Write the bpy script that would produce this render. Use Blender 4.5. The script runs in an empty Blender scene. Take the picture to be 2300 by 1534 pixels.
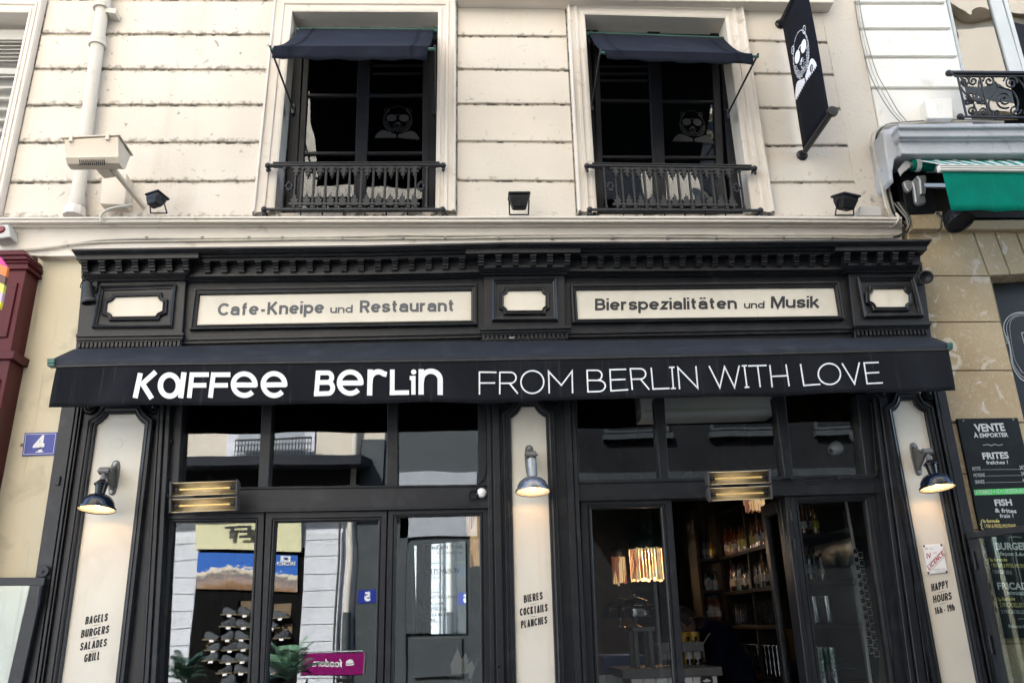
import bpy, bmesh, math, random
from mathutils import Vector, Matrix
random.seed(11)
S = bpy.context.scene
R = math.radians

# ---------------------------------------------------------------- camera
CAM = Vector((0.0, -6.0, 1.6))
FPX, PITCH, YAW, ROLL = 1850.0, R(19.2), R(3.10), R(-1.68)
fw = Vector((math.sin(YAW)*math.cos(PITCH), math.cos(YAW)*math.cos(PITCH), math.sin(PITCH)))
rt = Vector((math.cos(YAW), -math.sin(YAW), 0)); up = rt.cross(fw)
c_, s_ = math.cos(ROLL), math.sin(ROLL)
rt, up = c_*rt + s_*up, -s_*rt + c_*up
cd = bpy.data.cameras.new('camera'); co = bpy.data.objects.new('camera', cd)
S.collection.objects.link(co); S.camera = co
co.matrix_world = Matrix(((rt.x, up.x, -fw.x, CAM.x), (rt.y, up.y, -fw.y, CAM.y), (rt.z, up.z, -fw.z, CAM.z), (0, 0, 0, 1)))
cd.sensor_width = 36; cd.lens = 36*FPX/2300; cd.clip_start = 0.05; cd.clip_end = 500

# ---------------------------------------------------------------- light: sun from behind the cafe building, facade in open shade
sun_dir = Vector((0.26, -0.36, -0.40)).normalized()
wd = bpy.data.worlds.new('World'); S.world = wd; wd.use_nodes = True
nt = wd.node_tree; nt.nodes.clear()
sky = nt.nodes.new('ShaderNodeTexSky'); sky.sky_type = 'NISHITA'; sky.sun_disc = False
sky.sun_elevation = math.asin(-sun_dir.z); sky.sun_rotation = math.atan2(-sun_dir.x, -sun_dir.y)
bg = nt.nodes.new('ShaderNodeBackground'); bg.inputs[1].default_value = 0.15
ow = nt.nodes.new('ShaderNodeOutputWorld'); nt.links.new(sky.outputs[0], bg.inputs[0]); nt.links.new(bg.outputs[0], ow.inputs[0])
sl = bpy.data.lights.new('sun', 'SUN'); sl.energy = 4.0; sl.angle = R(0.53); sl.color = (1.0, 0.965, 0.91)
so = bpy.data.objects.new('sun', sl); S.collection.objects.link(so)
so.rotation_euler = sun_dir.to_track_quat('-Z', 'Y').to_euler(); so.location = (-6, 8, 14)
S.view_settings.view_transform = 'Standard'; S.view_settings.look = 'None'
S.view_settings.exposure = 2.86; S.view_settings.gamma = 1.0; S.view_settings.use_curve_mapping = False
S.cycles.max_bounces = 8; S.cycles.diffuse_bounces = 5; S.cycles.glossy_bounces = 4
S.cycles.transparent_max_bounces = 12; S.cycles.caustics_reflective = False; S.cycles.caustics_refractive = False
S.cycles.sample_clamp_indirect = 6

# ---------------------------------------------------------------- measuring: where a sight line of the survey photograph meets a real plane
ZR = dict(p=(0, 0, 1), A=(0, 0, 2.7387), B=(560, 0, 3.068), C=(1020, 0, 3.0676), D=(1700, 0, 3.0683), E=(0, 460, 3.1952),
          F=(1800, 460, 3.068), G=(400, 520, 2.5556), H=(1000, 520, 1.9828), I=(0, 780, 2.0333), J=(340, 880, 2.3451),
          K=(340, 1140, 3.8929), L=(740, 1140, 3.8929), M=(1100, 880, 2.3456), N=(1300, 1100, 3.5348), O=(1740, 860, 2.2768),
          T=(280, 780, 3.0263), U=(1040, 780, 2.3), V=(1740, 0, 4.1438), X=(100, 900, 4.5125), Y=(1090, 880, 4.7917))
def ray(k, x, y):
    ox, oy, s = ZR[k]; px, py = ox + x/s, oy + y/s
    return rt*((px-1150)/FPX) - up*((py-767)/FPX) + fw
def W(k, x, y, Y=0.0):
    d = ray(k, x, y); return CAM + d*((Y-CAM.y)/d.y)
def WX(k, x, y, X):
    d = ray(k, x, y); return CAM + d*((X-CAM.x)/d.x)
def WZ(k, x, y, Z):
    d = ray(k, x, y); return CAM + d*((Z-CAM.z)/d.z)
def WL(k, pts, Y=0.0): return [W(k, x, y, Y) for x, y in pts]
def lp(a, b, t): return a + (b-a)*t

# ---------------------------------------------------------------- materials
MT = {}
def mat(name, col, rough=0.6, metal=0.0, spec=0.5, var=0.0, vs=6.0, bump=0.0, bs=60.0, dirt=None, dscale=9.0, dlo=0.58, dhi=0.68, emit=None, es=0.0, coat=0.0, streak=None):
    m = bpy.data.materials.new(name); m.use_nodes = True; n = m.node_tree; N = n.nodes; L = n.links
    b = N['Principled BSDF']; b.inputs['Roughness'].default_value = rough; b.inputs['Metallic'].default_value = metal
    b.inputs['Specular IOR Level'].default_value = spec; b.inputs['Coat Weight'].default_value = coat
    geo = N.new('ShaderNodeNewGeometry'); pos = geo.outputs['Position']
    c = N.new('ShaderNodeRGB'); c.outputs[0].default_value = (*col, 1); out = c.outputs[0]
    def mix(fac, a, bcol):
        x = N.new('ShaderNodeMix'); x.data_type = 'RGBA'; L.new(fac, x.inputs[0]); L.new(a, x.inputs[6]); x.inputs[7].default_value = (*bcol, 1); return x.outputs[2]
    def noise(scale, detail=4, src=None, dis=0.0):
        x = N.new('ShaderNodeTexNoise'); x.inputs['Scale'].default_value = scale; x.inputs['Detail'].default_value = detail; x.inputs['Distortion'].default_value = dis
        L.new(src or pos, x.inputs['Vector']); return x.outputs[0]
    def ramp(src, lo, hi, a=0.0, b2=1.0):
        x = N.new('ShaderNodeMapRange'); L.new(src, x.inputs[0]); x.inputs[1].default_value = lo; x.inputs[2].default_value = hi
        x.inputs[3].default_value = a; x.inputs[4].default_value = b2; return x.outputs[0]
    if var:
        out = mix(ramp(noise(vs, 6), 0.3, 0.72, 0, 1), out, tuple(max(0, v*(1-var)) for v in col))
    if dirt:
        out = mix(ramp(noise(dscale, 8, dis=0.6), dlo, dhi, 0, 0.85), out, dirt)
    if streak:
        mp = N.new('ShaderNodeMapping'); mp.inputs['Scale'].default_value = streak[2] if len(streak) > 2 else (30, 30, 1.2); L.new(pos, mp.inputs[0])
        out = mix(ramp(noise(1.0, 5, mp.outputs[0]), streak[1], streak[1]+0.16, 0, 0.75), out, streak[0])
    L.new(out, b.inputs['Base Color'])
    if bump:
        bn = N.new('ShaderNodeBump'); bn.inputs['Strength'].default_value = bump; bn.inputs['Distance'].default_value = 0.01
        L.new(noise(bs, 5), bn.inputs['Height']); L.new(bn.outputs[0], b.inputs['Normal'])
    if emit: b.inputs['Emission Color'].default_value = (*emit, 1); b.inputs['Emission Strength'].default_value = es
    MT[name] = m; return m
def noded(name):
    m = MT[name]; return m, m.node_tree.nodes, m.node_tree.links, m.node_tree.nodes['Principled BSDF']

CREAM = (0.60, 0.548, 0.478)
mat('plaster', CREAM, 0.85, var=0.10, vs=1.7, bump=0.25, bs=38, dirt=(0.36, 0.31, 0.25), dscale=16, dlo=0.66, dhi=0.80, streak=((0.49, 0.43, 0.36), 0.60, (2.2, 2.2, 0.35)))
mat('plaster_mould', CREAM, 0.85, var=0.12, vs=1.5, bump=0.3, bs=38, dirt=(0.17, 0.15, 0.12), dscale=13, dlo=0.645, dhi=0.75, streak=((0.47, 0.41, 0.34), 0.59, (2.2, 2.2, 0.35)))
mat('plaster_joint', (0.52, 0.465, 0.39), 0.9, var=0.25, vs=3, bump=0.4, bs=60, dirt=(0.05, 0.05, 0.04), dscale=14, dlo=0.50, dhi=0.60)
mat('plaster_smooth', (0.63, 0.58, 0.52), 0.8, var=0.08, vs=2.5, bump=0.15, bs=30, dirt=(0.40, 0.34, 0.28), dscale=7, dlo=0.63, dhi=0.75)
mat('beige_wall', (0.60, 0.53, 0.38), 0.8, var=0.10, vs=2.5, bump=0.15, bs=30, dirt=(0.33, 0.29, 0.21), dscale=4, dlo=0.60, dhi=0.80, streak=((0.42, 0.37, 0.27), 0.60))
mat('black_paint', (0.0115, 0.0122, 0.0150), 0.40, spec=0.38, var=0.4, vs=2.2, bump=0.16, bs=38, dirt=(0.026, 0.027, 0.030), dscale=7, dlo=0.54, dhi=0.75)
mat('black_iron', (0.011, 0.013, 0.018), 0.45, spec=0.4, var=0.3, vs=20, bump=0.25, bs=160)
mat('black_wood', (0.0105, 0.011, 0.014), 0.5, spec=0.3, var=0.3, vs=12, bump=0.15, bs=50, dirt=(0.03, 0.03, 0.033), dscale=25, dlo=0.66, dhi=0.74)
mat('cream_panel', (0.66, 0.61, 0.52), 0.55, var=0.10, vs=1.5, bump=0.06, bs=25, dirt=(0.50, 0.45, 0.37), dscale=3.5, dlo=0.55, dhi=0.85, streak=((0.60, 0.52, 0.42), 0.62))
mat('navy_cloth', (0.0105, 0.0130, 0.0220), 0.95, spec=0.15, var=0.3, vs=2.5, bump=0.35, bs=420, dirt=(0.024, 0.028, 0.040), dscale=3.0, dlo=0.56, dhi=0.80)
mat('awning_cloth', (0.0066, 0.0074, 0.0105), 0.9, spec=0.18, var=0.3, vs=2.0, bump=0.25, bs=350, dirt=(0.013, 0.014, 0.018), dscale=2.2, dlo=0.45, dhi=0.75, streak=((0.038, 0.038, 0.042), 0.60, (38, 38, 0.7)))
mat('awning_top', (0.008, 0.0105, 0.017), 0.7, spec=0.35, var=0.35, vs=3.0, bump=0.3, bs=300, dirt=(0.030, 0.035, 0.045), dscale=7, dlo=0.55, dhi=0.82, streak=((0.055, 0.06, 0.07), 0.63, (40, 40, 1.2)))
mat('banner_cloth', (0.0045, 0.0055, 0.010), 0.85, spec=0.15, var=0.2, vs=3, bump=0.1, bs=300)
mat('white_print', (0.74, 0.74, 0.74), 0.7, var=0.10, vs=3)
mat('emblem_white', (0.80, 0.80, 0.84), 0.7)
mat('decal_grey', (0.014, 0.014, 0.016), 0.5)
mat('grey_print', (0.085, 0.09, 0.10), 0.6)
mat('dark_print', (0.022, 0.022, 0.026), 0.6)
mat('black_print', (0.010, 0.010, 0.010), 0.6)
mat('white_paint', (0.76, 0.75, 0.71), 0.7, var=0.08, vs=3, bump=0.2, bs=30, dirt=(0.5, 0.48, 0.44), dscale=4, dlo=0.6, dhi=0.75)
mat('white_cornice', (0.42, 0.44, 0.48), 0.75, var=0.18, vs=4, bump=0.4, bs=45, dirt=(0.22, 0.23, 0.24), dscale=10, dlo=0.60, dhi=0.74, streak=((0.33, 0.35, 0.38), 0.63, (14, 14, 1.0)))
mat('grey_paint', (0.50, 0.50, 0.48), 0.6, var=0.1, vs=4)
mat('window_white', (0.55, 0.58, 0.58), 0.5, var=0.1, vs=4)
mat('pipe_paint', (0.52, 0.49, 0.43), 0.6, var=0.1, vs=4, bump=0.1, bs=30, dirt=(0.35, 0.31, 0.26), dscale=9, dlo=0.62, dhi=0.75)
mat('beige_plastic', (0.56, 0.49, 0.40), 0.45, var=0.08, vs=6)
mat('pale_plastic', (0.70, 0.68, 0.62), 0.45, var=0.05, vs=6)
mat('white_plastic', (0.80, 0.80, 0.80), 0.3)
mat('lamp_steel', (0.13, 0.125, 0.12), 0.45, metal=0.3, var=0.3, vs=30, bump=0.3, bs=120)
mat('galvanised', (0.26, 0.27, 0.28), 0.38, metal=0.5, var=0.25, vs=20)
mat('enamel_blue', (0.006, 0.009, 0.018), 0.10, spec=0.4, var=0.3, vs=20)
mat('enamel_grey', (0.17, 0.18, 0.20), 0.22, metal=0.5, coat=0.2, var=0.3, vs=30)
mat('enamel_white', (0.80, 0.74, 0.63), 0.3)
mat('bulb_glow', (1, 0.8, 0.5), 0.4, emit=(1.0, 0.60, 0.24), es=7)
mat('black_gloss', (0.006, 0.007, 0.010), 0.2, spec=0.3)
mat('black_plastic', (0.009, 0.009, 0.010), 0.45, spec=0.3, bump=0.1, bs=120, dirt=(0.04, 0.04, 0.04), dscale=30, dlo=0.60, dhi=0.75)
mat('brass_reflector', (0.85, 0.70, 0.44), 0.45, metal=0.2, var=0.2, vs=20)
mat('heater_tube', (0.90, 0.62, 0.25), 0.15, metal=0.3, emit=(1, 0.6, 0.2), es=0.02)
mat('heater_end', (0.05, 0.045, 0.045), 0.5)
mat('cable_pale', (0.50, 0.46, 0.39), 0.7, var=0.2, vs=10)
mat('cable_grey', (0.22, 0.21, 0.19), 0.7, var=0.3, vs=10)
mat('cable_black', (0.008, 0.008, 0.009), 0.6, spec=0.3)
mat('plate_blue', (0.018, 0.035, 0.26), 0.35)
mat('red_paint', (0.075, 0.003, 0.009), 0.4, spec=0.25, var=0.3, vs=3)
mat('red_print', (0.30, 0.01, 0.03), 0.6)
mat('alarm_red', (0.15, 0.01, 0.02), 0.3)
mat('green_cloth', (0.0, 0.17, 0.12), 0.9, spec=0.1, var=0.2, vs=5, bump=0.4, bs=200, streak=((0.01, 0.22, 0.155), 0.62))
mat('green_print', (0.05, 0.55, 0.10), 0.6)
mat('green_metal', (0.02, 0.09, 0.07), 0.4)
mat('tube_silver', (0.24, 0.245, 0.25), 0.4, metal=0.6)
mat('slate', (0.006, 0.0075, 0.009), 0.6, spec=0.2, var=0.4, vs=2, dirt=(0.016, 0.022, 0.022), dscale=2.5, dlo=0.5, dhi=0.8)
mat('chalk', (0.50, 0.52, 0.52), 0.8)
mat('chalk_yellow', (0.72, 0.62, 0.22), 0.8)
mat('photo_white', (0.70, 0.68, 0.62), 0.4)
mat('photo_dark', (0.04, 0.035, 0.03), 0.3)
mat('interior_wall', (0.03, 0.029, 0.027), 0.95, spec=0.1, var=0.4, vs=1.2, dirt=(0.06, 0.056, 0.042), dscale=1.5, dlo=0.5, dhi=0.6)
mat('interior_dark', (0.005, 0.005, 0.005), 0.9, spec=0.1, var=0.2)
mat('dark_wood', (0.016, 0.012, 0.009), 0.6, spec=0.25, var=0.4, vs=12)
mat('floor_wood', (0.06, 0.045, 0.03), 0.5, var=0.4, vs=5)
mat('counter_white', (0.62, 0.62, 0.58), 0.5, var=0.05)
mat('counter_top', (0.11, 0.105, 0.10), 0.5, var=0.2, vs=12)
mat('cloth_blue', (0.07, 0.13, 0.36), 0.9, var=0.2)
mat('navy_shirt', (0.006, 0.008, 0.022), 0.95, spec=0.1, var=0.3, vs=6)
mat('skin', (0.22, 0.12, 0.085), 0.55)
mat('hair', (0.035, 0.028, 0.022), 0.8)
mat('plant_leaf', (0.16, 0.34, 0.20), 0.5, var=0.5, vs=9)
mat('plant_stem', (0.07, 0.05, 0.03), 0.8)
mat('road_asphalt', (0.055, 0.055, 0.055), 0.9, var=0.3, vs=3, bump=0.5, bs=80)
mat('pavement_stone', (0.33, 0.31, 0.28), 0.85, var=0.2, vs=2, bump=0.3, bs=50)
mat('far_beige', (0.58, 0.52, 0.43), 0.85, var=0.1, vs=1.2, bump=0.2)
mat('far_dark', (0.022, 0.025, 0.033), 0.7, spec=0.2, var=0.3, vs=2)
mat('far_shade', (0.020, 0.021, 0.024), 0.8, spec=0.2, var=0.5, vs=1.2)  # dark paint, with the shade on that side put into the colour too
mat('far_grey', (0.055, 0.065, 0.07), 0.6, spec=0.3, var=0.2, vs=2)
mat('far_white', (0.60, 0.62, 0.66), 0.6, var=0.12, vs=1.5, dirt=(0.42, 0.43, 0.46), dscale=2.0, dlo=0.55, dhi=0.8)
mat('far_sign', (0.60, 0.58, 0.36), 0.6)
mat('slate_roof', (0.05, 0.05, 0.055), 0.7, var=0.3, vs=3)
mat('magenta', (0.20, 0.0, 0.10), 0.4)
mat('far_pale', (0.30, 0.33, 0.36), 0.6, var=0.1)
mat('display_wood', (0.16, 0.11, 0.06), 0.6, var=0.3, vs=6)
mat('shoe_dark', (0.05, 0.06, 0.07), 0.6, var=0.5, vs=40)
mat('shelf_pale', (0.13, 0.10, 0.055), 0.6)
mat('stripe_pink', (0.5, 0.02, 0.22), 0.5); mat('stripe_orange', (0.75, 0.17, 0.03), 0.5); mat('stripe_brown', (0.10, 0.04, 0.03), 0.5)
mat('stripe_lime', (0.55, 0.60, 0.10), 0.5); mat('stripe_lilac', (0.50, 0.38, 0.50), 0.5); mat('stripe_yellow', (0.75, 0.70, 0.03), 0.5)
BOT = [mat('bottle_'+n, c, 0.08, spec=0.8, coat=0.5) for n, c in (('amber', (0.13, 0.045, 0.012)), ('green', (0.012, 0.045, 0.02)), ('clear', (0.14, 0.15, 0.15)), ('red', (0.09, 0.010, 0.010)), ('honey', (0.19, 0.085, 0.018)), ('dark', (0.012, 0.012, 0.012)))]
LAB = [mat('label_'+n, c, 0.6) for n, c in (('white', (0.42, 0.41, 0.38)), ('yellow', (0.36, 0.29, 0.03)), ('cream', (0.30, 0.26, 0.19)), ('grey', (0.20, 0.20, 0.21)))]

# mould gathered along the block edges (blocks' own coordinates)
for nm, k in (('plaster', 0.55), ('plaster_mould', 1.0)):
    m, N, L, b = noded(nm)
    tc = N.new('ShaderNodeTexCoord'); sp = N.new('ShaderNodeSeparateXYZ'); L.new(tc.outputs['Generated'], sp.inputs[0])
    def mr(src, lo, hi, a, c):
        x = N.new('ShaderNodeMapRange'); L.new(src, x.inputs[0]); x.inputs[1].default_value = lo; x.inputs[2].default_value = hi; x.inputs[3].default_value = a; x.inputs[4].default_value = c; return x.outputs[0]
    lo = mr(sp.outputs[2], 0.0, 0.22, 0.30*k, 0.0); hi = mr(sp.outputs[2], 0.88, 1.0, 0.0, 0.22*k)
    ad = N.new('ShaderNodeMath'); ad.operation = 'ADD'; L.new(lo, ad.inputs[0]); L.new(hi, ad.inputs[1])
    g = N.new('ShaderNodeNewGeometry'); no = N.new('ShaderNodeTexNoise'); no.inputs['Scale'].default_value = 19; no.inputs['Detail'].default_value = 10; L.new(g.outputs['Position'], no.inputs['Vector'])
    a2 = N.new('ShaderNodeMath'); a2.operation = 'ADD'; L.new(ad.outputs[0], a2.inputs[0]); L.new(no.outputs[0], a2.inputs[1])
    fac = mr(a2.outputs[0], 0.68, 0.86, 0.0, 0.75)
    old = b.inputs['Base Color'].links[0].from_socket
    x = N.new('ShaderNodeMix'); x.data_type = 'RGBA'; L.new(fac, x.inputs[0]); L.new(old, x.inputs[6]); x.inputs[7].default_value = (0.17, 0.145, 0.11, 1); L.new(x.outputs[2], b.inputs['Base Color'])

def glass(name, refl, tint=(0.9, 0.93, 0.93), wav=0.0, rough=0.0):
    m = bpy.data.materials.new(name); m.use_nodes = True; N = m.node_tree.nodes; L = m.node_tree.links; N.clear()
    o = N.new('ShaderNodeOutputMaterial'); mx = N.new('ShaderNodeMixShader'); t = N.new('ShaderNodeBsdfTransparent'); g = N.new('ShaderNodeBsdfGlossy')
    t.inputs[0].default_value = (*tint, 1); g.inputs['Roughness'].default_value = rough
    f = N.new('ShaderNodeFresnel'); f.inputs[0].default_value = 1.5
    mu = N.new('ShaderNodeMath'); mu.operation = 'MULTIPLY'; mu.use_clamp = True; mu.inputs[1].default_value = refl
    L.new(f.outputs[0], mu.inputs[0]); L.new(mu.outputs[0], mx.inputs[0]); L.new(t.outputs[0], mx.inputs[1]); L.new(g.outputs[0], mx.inputs[2]); L.new(mx.outputs[0], o.inputs[0])
    if wav:
        ge = N.new('ShaderNodeNewGeometry'); no = N.new('ShaderNodeTexNoise'); no.inputs['Scale'].default_value = 1.6; no.inputs['Detail'].default_value = 1
        L.new(ge.outputs['Position'], no.inputs['Vector']); bn = N.new('ShaderNodeBump'); bn.inputs['Strength'].default_value = 1; bn.inputs['Distance'].default_value = wav
        L.new(no.outputs[0], bn.inputs['Height']); L.new(bn.outputs[0], g.inputs['Normal'])
    MT[name] = m; return m
glass('shop_glass', 2.8, (0.90, 0.92, 0.92), wav=0.0012)
glass('bar_glass', 1.5, (0.92, 0.94, 0.94), wav=0.001)
glass('upper_glass', 1.1, (0.8, 0.83, 0.85), wav=0.02)
glass('clear_glass', 1.6, (0.86, 0.90, 0.88))
glass('glassware', 7.0, (0.80, 0.84, 0.84), rough=0.12)
glass('side_glass', 2.2, (0.80, 0.86, 0.82))
glass('far_glass', 3.6, (0.5, 0.55, 0.6), wav=0.009)

def painted(name, build):            # a flat printed picture or weathered stone: colour from nodes only
    m = bpy.data.materials.new(name); m.use_nodes = True; build(m.node_tree.nodes, m.node_tree.links, m.node_tree.nodes['Principled BSDF']); MT[name] = m; return m
def b_stone(N, L, b):
    g = N.new('ShaderNodeNewGeometry'); n1 = N.new('ShaderNodeTexNoise'); n1.inputs['Scale'].default_value = 5.5; n1.inputs['Detail'].default_value = 10; n1.inputs['Distortion'].default_value = 1.6
    n2 = N.new('ShaderNodeTexNoise'); n2.inputs['Scale'].default_value = 22; n2.inputs['Detail'].default_value = 8; n2.inputs['Distortion'].default_value = 2.5
    n3 = N.new('ShaderNodeTexNoise'); n3.inputs['Scale'].default_value = 1.3; n3.inputs['Detail'].default_value = 3
    for n in (n1, n2, n3): L.new(g.outputs['Position'], n.inputs['Vector'])
    r1 = N.new('ShaderNodeValToRGB'); r1.color_ramp.elements[0].position = 0.35; r1.color_ramp.elements[0].color = (0.33, 0.245, 0.14, 1)
    r1.color_ramp.elements[1].position = 0.68; r1.color_ramp.elements[1].color = (0.44, 0.345, 0.215, 1); L.new(n3.outputs[0], r1.inputs[0])
    def mr(s, lo, hi, v):
        x = N.new('ShaderNodeMapRange'); L.new(s, x.inputs[0]); x.inputs[1].default_value = lo; x.inputs[2].default_value = hi; x.inputs[4].default_value = v; return x.outputs[0]
    x = N.new('ShaderNodeMix'); x.data_type = 'RGBA'; L.new(mr(n2.outputs[0], 0.54, 0.64, 0.38), x.inputs[0]); L.new(r1.outputs[0], x.inputs[6]); x.inputs[7].default_value = (0.55, 0.48, 0.38, 1)
    y = N.new('ShaderNodeMix'); y.data_type = 'RGBA'; L.new(mr(n1.outputs[0], 0.60, 0.64, 0.8), y.inputs[0]); L.new(x.outputs[2], y.inputs[6]); y.inputs[7].default_value = (0.56, 0.50, 0.42, 1)
    L.new(y.outputs[2], b.inputs['Base Color']); b.inputs['Roughness'].default_value = 0.8
    bn = N.new('ShaderNodeBump'); bn.inputs['Strength'].default_value = 0.4; bn.inputs['Distance'].default_value = 0.006; L.new(n2.outputs[0], bn.inputs['Height']); L.new(bn.outputs[0], b.inputs['Normal'])
painted('limestone', b_stone)
mat('stone_joint', (0.16, 0.13, 0.09), 0.9)
def b_poster(N, L, b):
    tc = N.new('ShaderNodeTexCoord'); sp = N.new('ShaderNodeSeparateXYZ'); L.new(tc.outputs['Generated'], sp.inputs[0])
    n = N.new('ShaderNodeTexNoise'); n.inputs['Scale'].default_value = 10; n.inputs['Detail'].default_value = 12; n.inputs['Roughness'].default_value = .7; L.new(tc.outputs['Generated'], n.inputs['Vector'])
    cx = N.new('ShaderNodeMath'); cx.operation = 'SUBTRACT'; L.new(sp.outputs[0], cx.inputs[0]); cx.inputs[1].default_value = 0.34
    ab = N.new('ShaderNodeMath'); ab.operation = 'ABSOLUTE'; L.new(cx.outputs[0], ab.inputs[0])
    mm = N.new('ShaderNodeMath'); mm.operation = 'MULTIPLY_ADD'; L.new(ab.outputs[0], mm.inputs[0]); mm.inputs[1].default_value = 0.42; L.new(sp.outputs[2], mm.inputs[2])
    a = N.new('ShaderNodeMath'); a.operation = 'MULTIPLY_ADD'; L.new(n.outputs[0], a.inputs[0]); a.inputs[1].default_value = 0.6; L.new(mm.outputs[0], a.inputs[2])
    r = N.new('ShaderNodeValToRGB'); cr = r.color_ramp
    cr.elements[0].position = 0.30; cr.elements[0].color = (0.02, 0.012, 0.008, 1); cr.elements[1].position = 1.0; cr.elements[1].color = (0.01, 0.10, 0.42, 1)
    for p, c in ((0.55, (0.22, 0.12, 0.05)), (0.68, (0.30, 0.22, 0.18)), (0.80, (0.14, 0.12, 0.12)), (0.90, (0.62, 0.55, 0.42)), (0.96, (0.60, 0.55, 0.5)), (0.975, (0.012, 0.13, 0.50))):
        e = cr.elements.new(p); e.color = (*c, 1)
    L.new(a.outputs[0], r.inputs[0]); L.new(r.outputs[0], b.inputs['Base Color']); b.inputs['Roughness'].default_value = 0.5
painted('mountain_print', b_poster)
def b_louver(N, L, b):
    b.inputs['Base Color'].default_value = (0.42, 0.41, 0.38, 1); b.inputs['Roughness'].default_value = 0.6
painted('shutter_grey', b_louver)
def b_lit(N, L, b):
    g = N.new('ShaderNodeNewGeometry'); mp = N.new('ShaderNodeMapping'); mp.inputs['Scale'].default_value = (14, 14, 2.2); L.new(g.outputs['Position'], mp.inputs[0])
    n = N.new('ShaderNodeTexVoronoi'); n.inputs['Scale'].default_value = 1.6; L.new(mp.outputs[0], n.inputs['Vector'])
    r = N.new('ShaderNodeValToRGB'); cr = r.color_ramp; cr.elements[0].color = (0.62, 0.34, 0.14, 1); cr.elements[1].color = (0.20, 0.07, 0.04, 1); cr.elements[1].position = 0.9
    e = cr.elements.new(0.35); e.color = (0.80, 0.60, 0.32, 1); e = cr.elements.new(0.6); e.color = (0.36, 0.16, 0.10, 1)
    L.new(n.outputs['Color'], r.inputs[0]); L.new(r.outputs[0], b.inputs['Base Color']); L.new(r.outputs[0], b.inputs['Emission Color']); b.inputs['Emission Strength'].default_value = 0.09
painted('paper_fringe', b_lit)

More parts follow.
